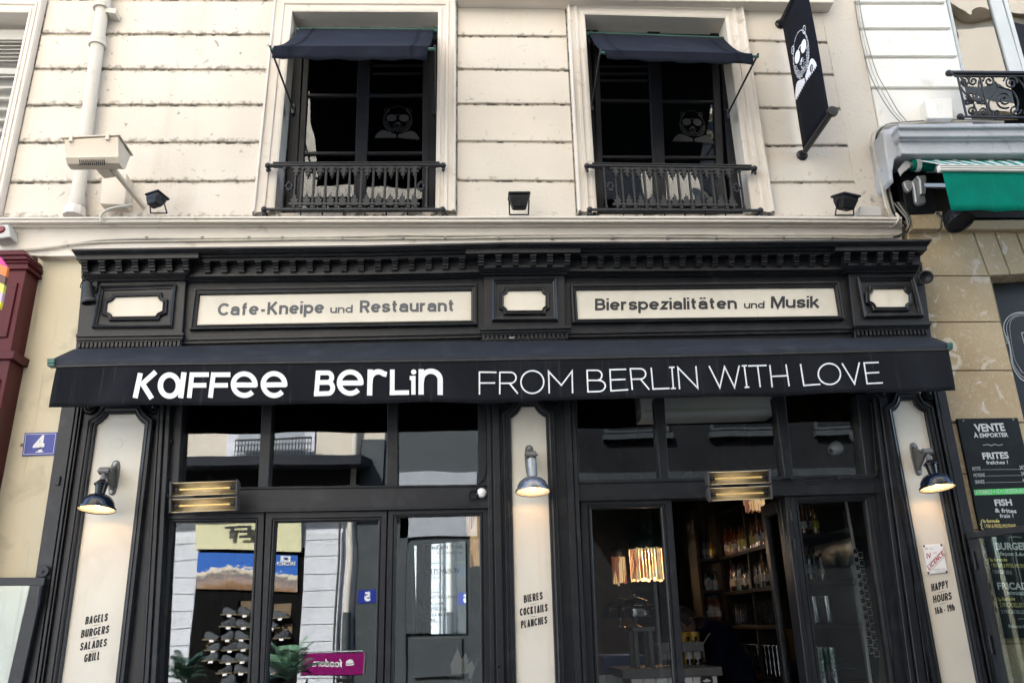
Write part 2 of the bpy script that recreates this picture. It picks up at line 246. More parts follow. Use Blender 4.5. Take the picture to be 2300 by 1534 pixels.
# ---------------------------------------------------------------- mesh building
WM = {}
def wm(o): return WM.get(o.name, Matrix.Identity(4))
def link(o, parent=None):
    S.collection.objects.link(o)
    if parent is not None:
        o.parent = parent; o.matrix_parent_inverse = wm(parent).inverted()
def tag(o, label=None, cat=None, group=None, kind=None):
    if label: o['label'] = label
    if cat: o['category'] = cat
    if group: o['group'] = group
    if kind: o['kind'] = kind
    return o
def thing(name, label, cat, loc, group=None):
    o = bpy.data.objects.new(name, None); o.empty_display_size = 0.1; o.location = loc; link(o); WM[o.name] = Matrix.Translation(loc)
    return tag(o, label, cat, group)
def inst(mesh, name, parent=None, loc=(0, 0, 0), rot=(0, 0, 0), sc=(1, 1, 1)):
    o = bpy.data.objects.new(name, mesh); o.location = loc; o.rotation_euler = rot; o.scale = sc; link(o, parent); return o
class G:
    def __init__(s): s.v = []; s.f = []; s.m = []; s.mi = 0
    def add(s, vs, fs):
        n = len(s.v); s.v += [tuple(v) for v in vs]
        for f in fs: s.f.append(tuple(i+n for i in f)); s.m.append(s.mi)
        return s
    def slab(s, pts, vec):
        n = len(pts); vec = Vector(vec)
        return s.add(list(pts) + [Vector(p)+vec for p in pts], [tuple(range(n)), tuple(range(2*n-1, n-1, -1))] + [(i, (i+1) % n, n+(i+1) % n, n+i) for i in range(n)])
    def face(s, pts): return s.add(pts, [tuple(range(len(pts)))])
    def prism(s, k, px, y0, y1): return s.slab(WL(k, px, y0), (0, y1-y0, 0))
    def box(s, x0, x1, y0, y1, z0, z1): return s.slab([(x0, y0, z0), (x1, y0, z0), (x1, y0, z1), (x0, y0, z1)], (0, y1-y0, 0))
    def obox(s, c, a, b, d):          # centre and three half axes
        c, a, b, d = map(Vector, (c, a, b, d)); return s.slab([c-a-b-d, c+a-b-d, c+a+b-d, c-a+b-d], d*2)
    def beam(s, p, q, w, h, upv=(0, 0, 1)):
        p, q = Vector(p), Vector(q); d = (q-p)/2; sd = d.cross(Vector(upv))
        if sd.length < 1e-6: sd = d.cross(Vector((1, 0, 0)))
        sd.normalize(); u = sd.cross(d).normalized(); return s.obox((p+q)/2, sd*w/2, u*h/2, d)
    def loops(s, ls, closed=True, cap0=False, cap1=False, wrap=False):
        n = len(ls[0]); k = len(s.v)
        for l in ls: s.v += [tuple(p) for p in l]
        m = n if closed else n-1
        for a in range(len(ls) if wrap else len(ls)-1):
            b = (a+1) % len(ls)
            for i in range(m): s.f.append((k+a*n+i, k+a*n+(i+1) % n, k+b*n+(i+1) % n, k+b*n+i)); s.m.append(s.mi)
        if cap0: s.f.append(tuple(k+i for i in range(n))[::-1]); s.m.append(s.mi)
        if cap1: s.f.append(tuple(k+(len(ls)-1)*n+i for i in range(n))); s.m.append(s.mi)
        return s
    def tube(s, pts, r, n=8, caps=True):
        pts = [Vector(p) for p in pts]; ls = []; side = None
        for i, p in enumerate(pts):
            t = (pts[min(i+1, len(pts)-1)] - pts[max(i-1, 0)]).normalized()
            if side is None:
                side = t.cross(Vector((0, 0, 1)))
                if side.length < 0.05: side = t.cross(Vector((0, 1, 0)))
            side = (side - t*side.dot(t)).normalized(); u = t.cross(side)
            rr = r[i] if isinstance(r, (list, tuple)) else r
            ls.append([p + (side*math.cos(2*math.pi*j/n) + u*math.sin(2*math.pi*j/n))*rr for j in range(n)])
        return s.loops(ls, cap0=caps, cap1=caps)
    def lathe(s, o, axis, prof, n=20, a0=0.0, a1=2*math.pi, cap0=False, cap1=False):
        o, ax = Vector(o), Vector(axis).normalized(); e = ax.cross(Vector((0, 1, 0)))
        if e.length < 0.1: e = ax.cross(Vector((1, 0, 0)))
        e.normalize(); g = ax.cross(e); full = abs(a1-a0-2*math.pi) < 1e-6; m = n if full else n+1
        ls = [[o + ax*h + (e*math.cos(a0+(a1-a0)*j/n) + g*math.sin(a0+(a1-a0)*j/n))*r for j in range(m)] for r, h in prof]
        return s.loops(ls, closed=full, cap0=cap0, cap1=cap1)
    def ball(s, c, r, n=12, sq=1.0):
        return s.lathe(c, (0, 0, 1), [(max(r*math.sin(math.pi*i/8), 1e-4), -r*sq*math.cos(math.pi*i/8)) for i in range(9)], n)
    def mesh(s, name, mats, smooth=None):
        me = bpy.data.meshes.new(name); me.from_pydata(s.v, [], s.f); bm = bmesh.new(); bm.from_mesh(me)
        bmesh.ops.recalc_face_normals(bm, faces=bm.faces); bm.to_mesh(me); bm.free()
        mats = mats if isinstance(mats, (list, tuple)) else [mats]
        for m in mats: me.materials.append(MT[m] if isinstance(m, str) else m)
        if len(mats) > 1: me.polygons.foreach_set('material_index', s.m)
        if smooth is not None:
            me.polygons.foreach_set('use_smooth', [True]*len(me.polygons)); me.set_sharp_from_angle(angle=R(smooth))
        me.update(); return me
    def obj(s, name, mats, parent=None, smooth=None, bevel=0.0, label=None, cat=None, group=None, kind=None):
        o = bpy.data.objects.new(name, s.mesh(name, mats, smooth)); link(o, parent)
        if bevel:
            b = o.modifiers.new('bevel', 'BEVEL'); b.width = bevel; b.segments = 1; b.limit_method = 'ANGLE'; b.angle_limit = R(40)
        return tag(o, label, cat, group, kind)

def off2(pts, d):                     # offset a planar (x,z) closed outline outwards, keeping y
    n = len(pts); ar = sum(pts[i].x*pts[(i+1) % n].z - pts[(i+1) % n].x*pts[i].z for i in range(n)); sg = 1 if ar > 0 else -1
    out = []
    for i in range(n):
        a, b, c = pts[i-1], pts[i], pts[(i+1) % n]
        e1 = Vector((b.x-a.x, b.z-a.z)).normalized(); e2 = Vector((c.x-b.x, c.z-b.z)).normalized()
        n1 = Vector((e1.y, -e1.x))*sg; n2 = Vector((e2.y, -e2.x))*sg; m = n1+n2
        if m.length < 0.2: m = n1
        m.normalize(); k = d/max(m.dot(n1), 0.45); out.append(Vector((b.x+m.x*k, b.y, b.z+m.y*k)))
    return out
def mould(g, pts, prof, cap=False):   # prof: (offset outwards, y)
    ls = [[Vector((p.x, y, p.z)) for p in off2(pts, d)] for d, y in prof]
    return g.loops(ls, cap0=cap)
def curve(pts, n=6):                  # Catmull-Rom
    pts = [Vector(p) for p in pts]; o = []; P = [pts[0]*2-pts[1]] + pts + [pts[-1]*2-pts[-2]]
    for i in range(1, len(P)-2):
        a, b, c, d = P[i-1:i+3]
        for j in range(n):
            t = j/n; o.append(0.5*((2*b) + (c-a)*t + (2*a-5*b+4*c-d)*t*t + (3*b-a-3*c+d)*t**3))
    return o + [pts[-1]]

# ---------------------------------------------------------------- lettering
_cap = {}
def glyphs(body, bold=0.0, shear=0.0, space=1.0):
    cu = bpy.data.curves.new('lettering', 'FONT'); cu.body = body; cu.size = 1; cu.offset = bold; cu.shear = shear; cu.space_character = space; cu.resolution_u = 3
    ob = bpy.data.objects.new('lettering_tmp', cu); S.collection.objects.link(ob)
    dg = bpy.context.evaluated_depsgraph_get(); me = bpy.data.meshes.new_from_object(ob.evaluated_get(dg))
    S.collection.objects.unlink(ob); bpy.data.objects.remove(ob); bpy.data.curves.remove(cu); return me
def text(body, m, parent, o, ax, uv, bold=0.0, name='lettering', shear=0.0, fitw=True, space=1.0, label=None):
    """letters laid on a real surface: o = start of the baseline, ax = end minus start, uv = cap height as a vector"""
    me = glyphs(body, bold, shear, space)
    xs = [v.co.x for v in me.vertices]; x0, x1 = min(xs), max(xs)
    if 'H' not in _cap:
        h = glyphs('H'); _cap['H'] = max(v.co.y for v in h.vertices)
    ch = _cap['H']; o, ax, uv = Vector(o), Vector(ax), Vector(uv)
    for v in me.vertices: v.co = o + ax*((v.co.x-x0)/(x1-x0)) + uv*(v.co.y/ch)
    me.materials.clear(); me.materials.append(MT[m]); ob = bpy.data.objects.new(name, me); link(ob, parent)
    if label: ob['label'] = label
    return ob
def ptext(body, m, parent, k, a, b, c, Y, **kw):      # a,b: baseline ends, c: top of the first capital
    A, B, C = W(k, *a, Y), W(k, *b, Y), W(k, *c, Y); return text(body, m, parent, A, B-A, C-A, **kw)
def arc(cx, cy, rx, ry, a0, a1, n=14): return [(cx+rx*math.cos(R(a0+(a1-a0)*i/n)), cy+ry*math.sin(R(a0+(a1-a0)*i/n))) for i in range(n+1)]
def ribbon(g, pts, w, fmap, d, closed=False):
    n = len(pts); L_, R_ = [], []
    for i in range(n):
        a = pts[i-1] if (i or closed) else None; b = pts[i]; c = pts[(i+1) % n] if (i < n-1 or closed) else None
        es = [Vector((q[0]-p[0], q[1]-p[1])).normalized() for p, q in ((a, b), (b, c)) if p is not None and q is not None]
        ns = [Vector((-e.y, e.x)) for e in es]; m = sum(ns, Vector((0, 0))).normalized(); k = w/2/max(m.dot(ns[0]), 0.35)
        L_.append((b[0]+m.x*k, b[1]+m.y*k)); R_.append((b[0]-m.x*k, b[1]-m.y*k))
    P = [fmap(x, y, d) for x, y in L_]; Q = [fmap(x, y, d) for x, y in R_]; g.loops([P, Q], closed=closed)

# ---------------------------------------------------------------- a plain grotesque drawn with strokes (unit = cap height)
def Ea(cx, cy, rx, ry, a0, a1, n=12): return [(cx+rx*math.cos(R(lp(a0, a1, i/n))), cy+ry*math.sin(R(lp(a0, a1, i/n)))) for i in range(n+1)]
def Cr(pts, n=5): return [(p.x, p.y) for p in curve([Vector((x, y, 0)) for x, y in pts], n)]
def stroke_glyph(ch, t, X=.73):
    b, T, x, m = t, 1-t, X-t, .52; r = .42; c = .44
    if ch == 'a' or ch == 'ä':
        s = [[(0.02, x-.17)]+Ea(.21, x-.17, .19, .17, 165, 0)+[(.40, 0)], [(.40, X*.56), (.20, X*.56-.01)]+Ea(.16, (X*.56+b)/2, .16, (X*.56-b)/2, 95, 265, 10)+[(.24, b), (.40, .17)]]
        if ch == 'ä': s += [[(.11, .86), (.11, 1.0)], [(.31, .86), (.31, 1.0)]]
        return .42, s
    if ch == 'e': return .44, [Ea(.22, X/2, .22, x-X/2, 0, 318, 20), [(.02, X/2), (.44, X/2)]]
    if ch == 'n': return .40, [[(0, 0), (0, X)], [(0, x-.28)]+Ea(.20, x-.19, .20, .19, 165, 0)+[(.40, 0)]]
    if ch == 'u': return .40, [[(.40, 0), (.40, X)], [(.40, b+.28)]+Ea(.20, b+.19, .20, .19, -15, -180)+[(0, X)]]
    if ch == 'r': return .24, [[(0, 0), (0, X)], [(0, x-.28)]+Ea(.20, x-.19, .20, .19, 165, 78, 8)]
    if ch == 'i': return 0, [[(0, 0), (0, X)], [(0, .86), (0, 1.0)]]
    if ch == 'l': return 0, [[(0, 0), (0, 1)]]
    if ch == 't': return .26, [[(.10, .93), (.10, b+.12)]+Ea(.22, b+.12, .12, .12, 190, 275, 6), [(-.02, x), (.26, x)]]
    if ch == 'f': return .26, [[(.10, 0), (.10, T-.14)]+Ea(.24, T-.14, .14, .14, 170, 85, 6), [(-.02, x), (.26, x)]]
    if ch == 'p': return .44, [[(0, -.27), (0, X)], Ea(.22, X/2, .22, x-X/2, 0, 360, 20)]
    if ch == 'd': return .44, [[(.44, 0), (.44, 1)], Ea(.22, X/2, .22, x-X/2, 0, 360, 20)]
    if ch == 's': return .36, [Cr([(.36, x-.15), (.30, x-.02), (.17, x), (.03, x-.06), (.04, X/2+.05), (.19, X/2), (.35, X/2-.08), (.34, b+.06), (.18, b), (.05, b+.03), (0, b+.16)])]
    if ch == 'z': return .34, [[(0, x), (.34, x), (.02, b), (.36, b)]]
    if ch == 'k': return .38, [[(0, 0), (0, 1)], [(.36, X), (.04, .30)], [(.14, .42), (.40, 0)]]
    if ch == 'h': return .36, [[(0, 0), (0, 1)], [(0, x-.28)]+Ea(.18, x-.17, .18, .17, 165, 0)+[(.36, 0)]]
    if ch == '-': return .24, [[(0, .34), (.24, .34)]]
    if ch == 'C': return .56, [Ea(.30, .5, .30, .5-t, 38, 322, 22)]
    if ch == 'G': return .56, [Ea(.30, .5, .30, .5-t, 40, 350, 22)+[(.60, .46), (.34, .46)]]
    if ch == 'O': return .58, [Ea(.29, .5, .29, .5-t, 0, 360, 26)]
    if ch == 'B': return .46, [[(0, 0), (0, 1)], [(0, T), (.22, T)]+Ea(.24, (T+m)/2, .19, (T-m)/2, 90, -90, 8)+[(0, m)], [(.2, m)]+Ea(.25, (m+b)/2, .22, (m-b)/2, 90, -90, 8)+[(0, b)]]
    if ch == 'R': return .46, [[(0, 0), (0, 1)], [(0, T), (.24, T)]+Ea(.25, (T+m-.04)/2, .20, (T-m+.04)/2, 90, -90, 8)+[(0, m-.04)], [(.24, m-.04), (.46, 0)]]
    if ch == 'P': return .44, [[(0, 0), (0, 1)], [(0, T), (.24, T)]+Ea(.24, (T+m-.06)/2, .20, (T-m+.06)/2, 90, -90, 8)+[(0, m-.06)]]
    if ch == 'K': return .50, [[(0, 0), (0, 1)], [(.46, 1), (.02, .38)], [(.14, .56), (.50, 0)]]
    if ch == 'M': return .62, [[(0, 0), (0, 1)], [(.62, 0), (.62, 1)], [(.03, .98), (.31, .08), (.59, .98)]]
    if ch == 'N': return .48, [[(0, 0), (0, 1)], [(.48, 0), (.48, 1)], [(.01, .98), (.47, .02)]]
    if ch == 'A': return .52, [[(0, 0), (.24, T), (.28, T), (.52, 0)], [(.10, .28), (.42, .28)]]
    if ch == 'E': return .36, [[(0, 0), (0, 1)], [(0, T), (.38, T)], [(0, m), (.34, m)], [(0, b), (.38, b)]]
    if ch == 'D': return .46, [[(0, 0), (0, 1)], [(0, T), (.18, T)]+Ea(.18, .5, .28, .5-t, 88, -88, 14)+[(0, b)]]
    if ch == 'H': return .46, [[(0, 0), (0, 1)], [(.46, 0), (.46, 1)], [(0, m), (.46, m)]]
    if ch == 'I': return 0, [[(0, 0), (0, 1)]]
    if ch == 'L': return .34, [[(0, 0), (0, 1)], [(0, b), (.36, b)]]
    if ch == 'S': return .42, [Cr([(.42, T-.20), (.36, T-.03), (.21, T), (.05, T-.06), (.03, T-.24), (.19, .51), (.38, .42), (.42, .26), (.36, b+.05), (.20, b), (.05, b+.04), (0, b+.20)])]
    if ch == 'T': return .44, [[(.22, 0), (.22, 1)], [(-.02, T), (.46, T)]]
    if ch == 'U': return .44, [[(0, 1), (0, b+.22)]+Ea(.22, b+.22, .22, .22, 180, 360, 12)+[(.44, 1)]]
    if ch == 'Y': return .48, [[(0, 1), (.24, .44), (.48, 1)], [(.24, .46), (.24, 0)]]
    if ch == '1': return .16, [[(.16, 0), (.16, 1)], [(.16, .96), (0, .78)]]
    if ch == '6': return .40, [Ea(.20, .32, .20, .32-t, 0, 360, 20), [(.0, .34)]+Cr([(.01, .45), (.04, .68), (.14, .92), (.34, T)])]
    if ch == '9': return .40, [Ea(.20, .68, .20, .32-t, 0, 360, 20), [(.40, .66)]+Cr([(.39, .55), (.36, .32), (.26, .08), (.06, b)])]
    return .12, []
def sfit(body, m, parent, o, ax, uv, w=.20, gap=.10, X=.73):
    """stroke lettering on a real surface, fitted between the two ends of its baseline"""
    o, ax, uv = Vector(o), Vector(ax), Vector(uv); t = w/2; gl = [stroke_glyph(c, t, X) for c in body]
    ratio = ax.length/uv.length; fixed = sum(0 if c == ' ' else w for c in body)+gap*(len(body)-1); sx = (ratio-fixed)/sum(c for c, _ in gl)
    g = G(); cur = 0; nrm = Vector((0, -1, 0)); au = ax/ratio
    for ch, (cw, ss) in zip(body, gl):
        if ch == ' ': cur += cw*sx+gap; continue
        for i, s in enumerate(ss):
            q = [(cur+t+px*sx, py) for px, py in s]; cl = abs(q[0][0]-q[-1][0])+abs(q[0][1]-q[-1][1]) < 1e-4 and len(q) > 6
            ribbon(g, q[:-1] if cl else q, w, lambda x, y, d: o+au*x+uv*y+nrm*(.00025*d), i, cl)
        cur += w+cw*sx+gap
    return g.obj('lettering', m, parent)
def pfit(body, m, parent, k, a, b, c, Y, **kw):
    A, B, C = W(k, *a, Y), W(k, *b, Y), W(k, *c, Y); return sfit(body, m, parent, A, B-A, C-A, **kw)
# ================================================================ SETTING: street
g = G(); g.box(-14, 14, -30, 12, -0.35, -0.12); g.obj('road', 'road_asphalt', kind='structure')
g = G(); g.box(-14, 14, -2.2, 0.30, -0.13, 0.0); g.obj('pavement', 'pavement_stone', kind='structure', bevel=0.015)
g = G(); g.box(-14, 14, -9.0, -7.2, -0.13, 0.0); g.obj('pavement_opposite', 'pavement_stone', kind='structure', bevel=0.015)

# ================================================================ CAFE BUILDING (upper storey)
YW, YB = 0.117, 0.10          # plaster bed, face of the rusticated blocks
bld = thing('cafe_building', 'cream rendered building with banded plaster courses above the black cafe front', 'building', (0.3, 0.2, 0))
g = G()
for poly in ([(-420, -350), (153, -350), (69, 35), (-330, 30)], [(153, -350), (693, -350), (657.8, 32.6), (610, 575), (-50, 575), (69, 35)],
             [(693, -350), (990, -350), (984.4, 34), (657.8, 32.6)], [(990, -350), (1288, -350), (1312.4, 39.1), (1346, 575), (977, 575), (984.4, 34)],
             [(1288, -350), (1572, -350), (1626.4, 47.3), (1312.4, 39.1)], [(1572, -350), (1848, -350), (2030, 575), (1698, 575), (1626.4, 47.3)],
             [(618, 479), (978, 477), (977, 575), (610, 575)], [(1340, 482), (1685.5, 481), (1698, 575), (1346, 575)], [(-600, -350), (-420, -350), (-330, 30), (-560, 575), (-700, 575)]):
    g.prism('p', poly, YW, 0.46)
g.obj('wall', 'plaster_joint', bld)
def xat(l, y): (x0, y0), (x1, y1) = l; return x0+(x1-x0)*(y-y0)/(y1-y0)
bays = [(((109.5, 0), (5.5, 486)), ((616.5, 0), (567.5, 482)), [(-150, -148), (-75, -74), (-1, 1), (77.4, 79.2), (156, 158), (237.5, 236.6), (321.5, 320.8), (411, 407.5), (489, 487)], True),
        (((1027.5, 0), (1026, 479)), ((1269, 0), (1294.5, 479)), [(-150, -147), (-73, -71), (3, 5), (81.5, 83), (156, 159), (234, 235.5), (318, 320.5), (406, 408), (487, 487)], False),
        (((1665.5, 8), (1738, 481)), ((1848, 22), (1936, 470)), [(-135, -133), (-58, -56), (19, 22), (92, 96.8), (166, 168.5), (243, 245), (328.6, 327), (410.7, 410), (487, 487)], False)]
for L0, L1, js, mould_on in bays:
    for i in range(len(js)-1):
        (a0, a1), (b0, b1) = js[i], js[i+1]; e = 2.6; bt = 0 if i == len(js)-2 else e
        poly = [(xat(L0, a0+e), a0+e), (xat(L1, a1+e), a1+e), (xat(L1, b1-bt), b1-bt), (xat(L0, b0-bt), b0-bt)]
        if mould_on and i >= 2:                                       # courses run full width; split nothing, they are single bands
            G().prism('p', poly, YB+random.uniform(-.0015, .0015), YW+.002).obj('plaster_block', 'plaster_mould', bld, bevel=0.007)
        else: G().prism('p', poly, YB+random.uniform(-.0015, .0015), YW+.002).obj('plaster_block', 'plaster', bld, bevel=0.007)
# flat strip at the corner of the building
q = bays[2][1]; G().prism('p', [(xat(q, -133)-4, -133), (1880-2, -200+0), (2010, 486), (xat(q, 487)-4, 487)], YB-.003, YW+.003).obj('corner_strip', 'plaster', bld)
# upper string course just entering the top of the picture
g = G()
for y0, y1, yy in ((-60, 0, -0.03), (0, 9, 0.03)):
    g.prism('p', [(1028, y0-6), (1866 if y0 < 0 else 1858, y0+6), (1874 if y0 < 0 else 1862, y1+7), (1028, y1-4)], yy, YB+.001)
g.obj('ledge', 'plaster_smooth', bld, bevel=0.006)

def window_case(outer, inner, k='p'):
    O = WL(k, outer, 0.1); I_ = WL(k, inner, 0.1); g = G(); ls = []
    for t, y in ((0, .102), (0, .05), (.06, .030), (.13, .030), (.17, .052), (.40, .058), (.42, .046), (.56, .050), (.60, .064), (.78, .066), (.80, .056), (.93, .060), (1, .066), (1, .40)):
        ls.append([Vector((lp(a.x, b.x, t), y, lp(a.z, b.z, t))) for a, b in zip(O, I_)])
    g.loops(ls, closed=False); return g.obj('architrave', 'plaster_smooth', bld)
window_case([(569.8, 484), (619, -4), (1025.5, -2), (1023.5, 480)], [(618, 479), (657.8, 32.6), (984.4, 34), (978, 477)])
window_case([(1297, 481), (1271.3, 1), (1663.8, 8), (1736, 483)], [(1340, 482), (1312.4, 39.1), (1626.4, 47.3), (1685.5, 481)])
window_case([(-640, 575), (-410, -12), (107, -2), (5, 488)], [(-500, 575), (-330, 30), (69, 35), (-30, 487)])

def bar(g, k, a, b, wpx, y0, y1):     # straight bar seen from a to b, wpx thick across
    a, b = Vector(a), Vector(b); n = Vector((-(b-a).y, (b-a).x)).normalized()*wpx/2
    g.prism(k, [a+n, b+n, b-n, a-n], y0, y1)
def sash(k, outer, posts, rails, panes, frame_w=0, mats='black_wood', pm='upper_glass'):
    g = G()
    for a, b, w in posts: bar(g, k, a, b, w, .27, .325)
    for a, b, w in rails: bar(g, k, a, b, w, .282, .315)
    f = g.obj('window', mats, bld, bevel=0.004)
    for p in panes: G().prism(k, p, .300, .306).obj('pane', pm, f)
    return f
# window between the drain pipe and the centre
w1 = sash('B', None, [((345, 150), (280, 1475), 66), ((405, 190), (333, 1475), 38), ((800, 150), (755, 1475), 82), ((1222, 190), (1215, 1475), 52), ((1275, 150), (1262, 1475), 66)],
          [((330, 205), (1300, 205), 40), ((370, 655), (1235, 655), 17), ((345, 1055), (1230, 1052), 19), ((320, 1462), (1240, 1462), 22), ((845, 450), (1225, 450), 7), ((845, 507), (1225, 505), 8)],
          [[(385, 200), (770, 200), (720, 1470), (315, 1470)], [(830, 200), (1210, 200), (1200, 1470), (795, 1470)]])
w2 = sash('C', None, [((905, 200), (975, 1475), 60), ((975, 200), (1015, 1475), 40), ((1375, 200), (1425, 1475), 84), ((1790, 200), (1850, 1475), 50), ((1850, 200), (1955, 1475), 74)],
          [((900, 240), (1880, 262), 40), ((985, 690), (1810, 700), 17), ((1010, 1080), (1840, 1085), 19), ((1020, 1465), (1900, 1465), 22), ((1000, 455), (1380, 455), 6), ((1000, 505), (1385, 505), 7), ((1000, 552), (1390, 552), 8)],
          [[(980, 230), (1350, 230), (1400, 1470), (1025, 1470)], [(1410, 230), (1790, 230), (1845, 1470), (1450, 1470)]])
# grey bear decals on the panes: the bust wears round sunglasses
def bear(name, m, fm, parent, seed, dark=None, thick=0.0006):
    rnd = random.Random(seed); g = G()
    def P(x, y, d=0.0): return fm(x, y, d)
    def poly(pts, d=0.0): g.face([P(x, y, d) for x, y in pts])
    def shoulder(s):
        top = [(.5+s*.02, .17), (.5+s*.10, .20), (.5+s*.20, .25), (.5+s*.29, .285), (.5+s*.36, .27), (.5+s*.42, .21), (.5+s*.47, .12), (.5+s*.49, .02)]
        zz = []; n = 7
        for i in range(n*2+1): zz.append((.5+s*(.49-.47*i/(2*n)), .02 + (.045 if i % 2 else -.0) + .035*i/(2*n)))
        poly(top+zz[1:])
    shoulder(-1); shoulder(1)
    for s in (-1, 1):                                                # ears, lenses
        g.loops([[P(x, y, .2) for x, y in arc(.5+s*.27, .88, r, r*1.05, 0, 360, 14)[:-1]] for r in (.066, .054)])
        for j in range(16):
            a = rnd.uniform(0, 6.3); r = rnd.uniform(0, .045); x, y = .5+s*.27+r*math.cos(a), .88+r*math.sin(a); poly([(x, y), (x+.010, y+.004), (x+.006, y+.014)], .2)
        poly([(x, y) for x, y in arc(.5+s*.145, .655, .118, .105, 0, 360, 18)[:-1]], .3)
    ribbon(g, [(.40, .73), (.5, .75), (.60, .73)], .018, fm, .4)
    for r0, nn in ((1.0, 70), (.93, 64), (.86, 56), (.78, 44), (.70, 32)):                 # fur strokes round the head
        for i in range(nn):
            a = 2*math.pi*i/nn + rnd.uniform(-.03, .03)
            if r0 < 1 and math.sin(a) > (-.1 if r0 < .9 else .75): continue
            x, y = .5+.335*r0*math.cos(a), .60+.40*r0*math.sin(a); dx, dy = -math.sin(a), math.cos(a); l = rnd.uniform(.016, .030); w = rnd.uniform(.006, .012)
            if y < .24: continue
            ox, oy = math.cos(a)*w, math.sin(a)*w
            poly([(x-dx*l, y-dy*l), (x+ox, y+oy), (x+dx*l, y+dy*l), (x-ox, y-oy)], .5)
    for i in range(44):                                              # muzzle flecks
        a = rnd.uniform(0, 6.3); r = rnd.uniform(.35, 1); x, y = .5+.10*r*math.cos(a), .42+.12*r*math.sin(a); l = rnd.uniform(.008, .02)
        poly([(x-l, y), (x, y+l*.7), (x+l, y+.002), (x, y-l*.6)], .6)
    poly(arc(.5, .50, .045, .03, 0, 360, 10)[:-1], .7)
    return g.obj(name, m, parent)
def fm_pane(k, bl, br, tl, tr, Y):
    A, B, C, D_ = (W(k, *q, Y) for q in (bl, br, tl, tr))
    return lambda x, y, d=0: lp(lp(A, B, x), lp(C, D_, x), y) + Vector((0, -0.0004*d, 0))
bear('bear_decal', 'decal_grey', fm_pane('B', (858, 962), (1178, 975), (885, 735), (1165, 735), .2985), w1, 3)
bear('bear_decal', 'decal_grey', fm_pane('C', (1500, 985), (1805, 1005), (1520, 762), (1745, 765), .2985), w2, 4)
# louvred shutter window at the left edge
g = G(); bar(g, 'A', (190, 92), (-8, 1000), 22, .22, .30); bar(g, 'A', (-300, 215), (165, 215), 60, .22, .30); bar(g, 'A', (-300, 432), (118, 440), 34, .22, .30)
g.prism('A', [(-300, 60), (175, 85), (-20, 1330), (-500, 1330)], .305, .33)
ws = g.obj('shutter', 'shutter_grey', bld)
for i in range(15):
    y = 270+i*23 if i < 6 else 475+(i-6)*66; x1 = 150-(y-250)*.21
    A_, B_ = W('A', -200, y, .25), W('A', x1, y, .25); h = .011 if i < 6 else .026
    G().slab([A_+Vector((0, -.03, -h)), B_+Vector((0, -.03, -h)), B_+Vector((0, -.03, -h+.006)), A_+Vector((0, -.03, -h+.006))], (0, .05, 2*h)).obj('slat', 'shutter_grey', ws)

# string course over the shop front
def course(name, rows, y1, m, parent, bev=.004):
    g = G()
    for lft, rgt, y0 in rows: g.prism('p', lft+rgt, y0, y1)
    return g.obj(name, m, parent, bevel=bev)
def band(xs, ya, yb, shift=0):        # polygon between two bowed lines; ya, yb lists of y at xs
    return list(zip(xs, ya)) + list(zip(xs[::-1], yb[::-1]))
XS = [-60, 500, 1150, 1700, 2026]
g = G()
for ya, yb, y0 in (([488, 486, 485, 485, 487], [492, 490.5, 490, 490.5, 493], -0.055), ([492, 490.5, 490, 490.5, 493], [500, 499, 498.5, 498.5, 500.5], -0.04),
                   ([500, 499, 498.5, 498.5, 500.5], [504.5, 503.5, 503, 503, 505], -0.005), ([504.5, 503.5, 503, 503, 505], [510, 508.5, 508, 508, 510], 0.015), ([510, 508.5, 508, 508, 510], [575, 572, 560, 556, 556], 0.05)):
    g.prism('p', band(XS, ya, yb), y0, YW+.001)
g.obj('string_course', 'plaster_smooth', bld, bevel=.003)
g = G(); g.box(-9.5, 9.5, .13, 9.2, 8.95, 9.2); g.box(-9.5, 9.5, 9.0, 9.2, 0, 8.95); g.box(-9.5, -9.3, .13, 9.0, 0, 8.95); g.box(9.3, 9.5, .13, 9.0, 0, 8.95)
g.obj('unseen_roof', 'slate_roof', bld)  # unseen roof slab and outer walls, added to keep the sun out
g = G(); g.box(-9.29, 9.29, .47, 8.99, 3.75, 3.95); g.box(-3.9, 4.3, 3.0, 3.1, 3.96, 8.9); g.obj('upper_floor', 'interior_dark', bld)

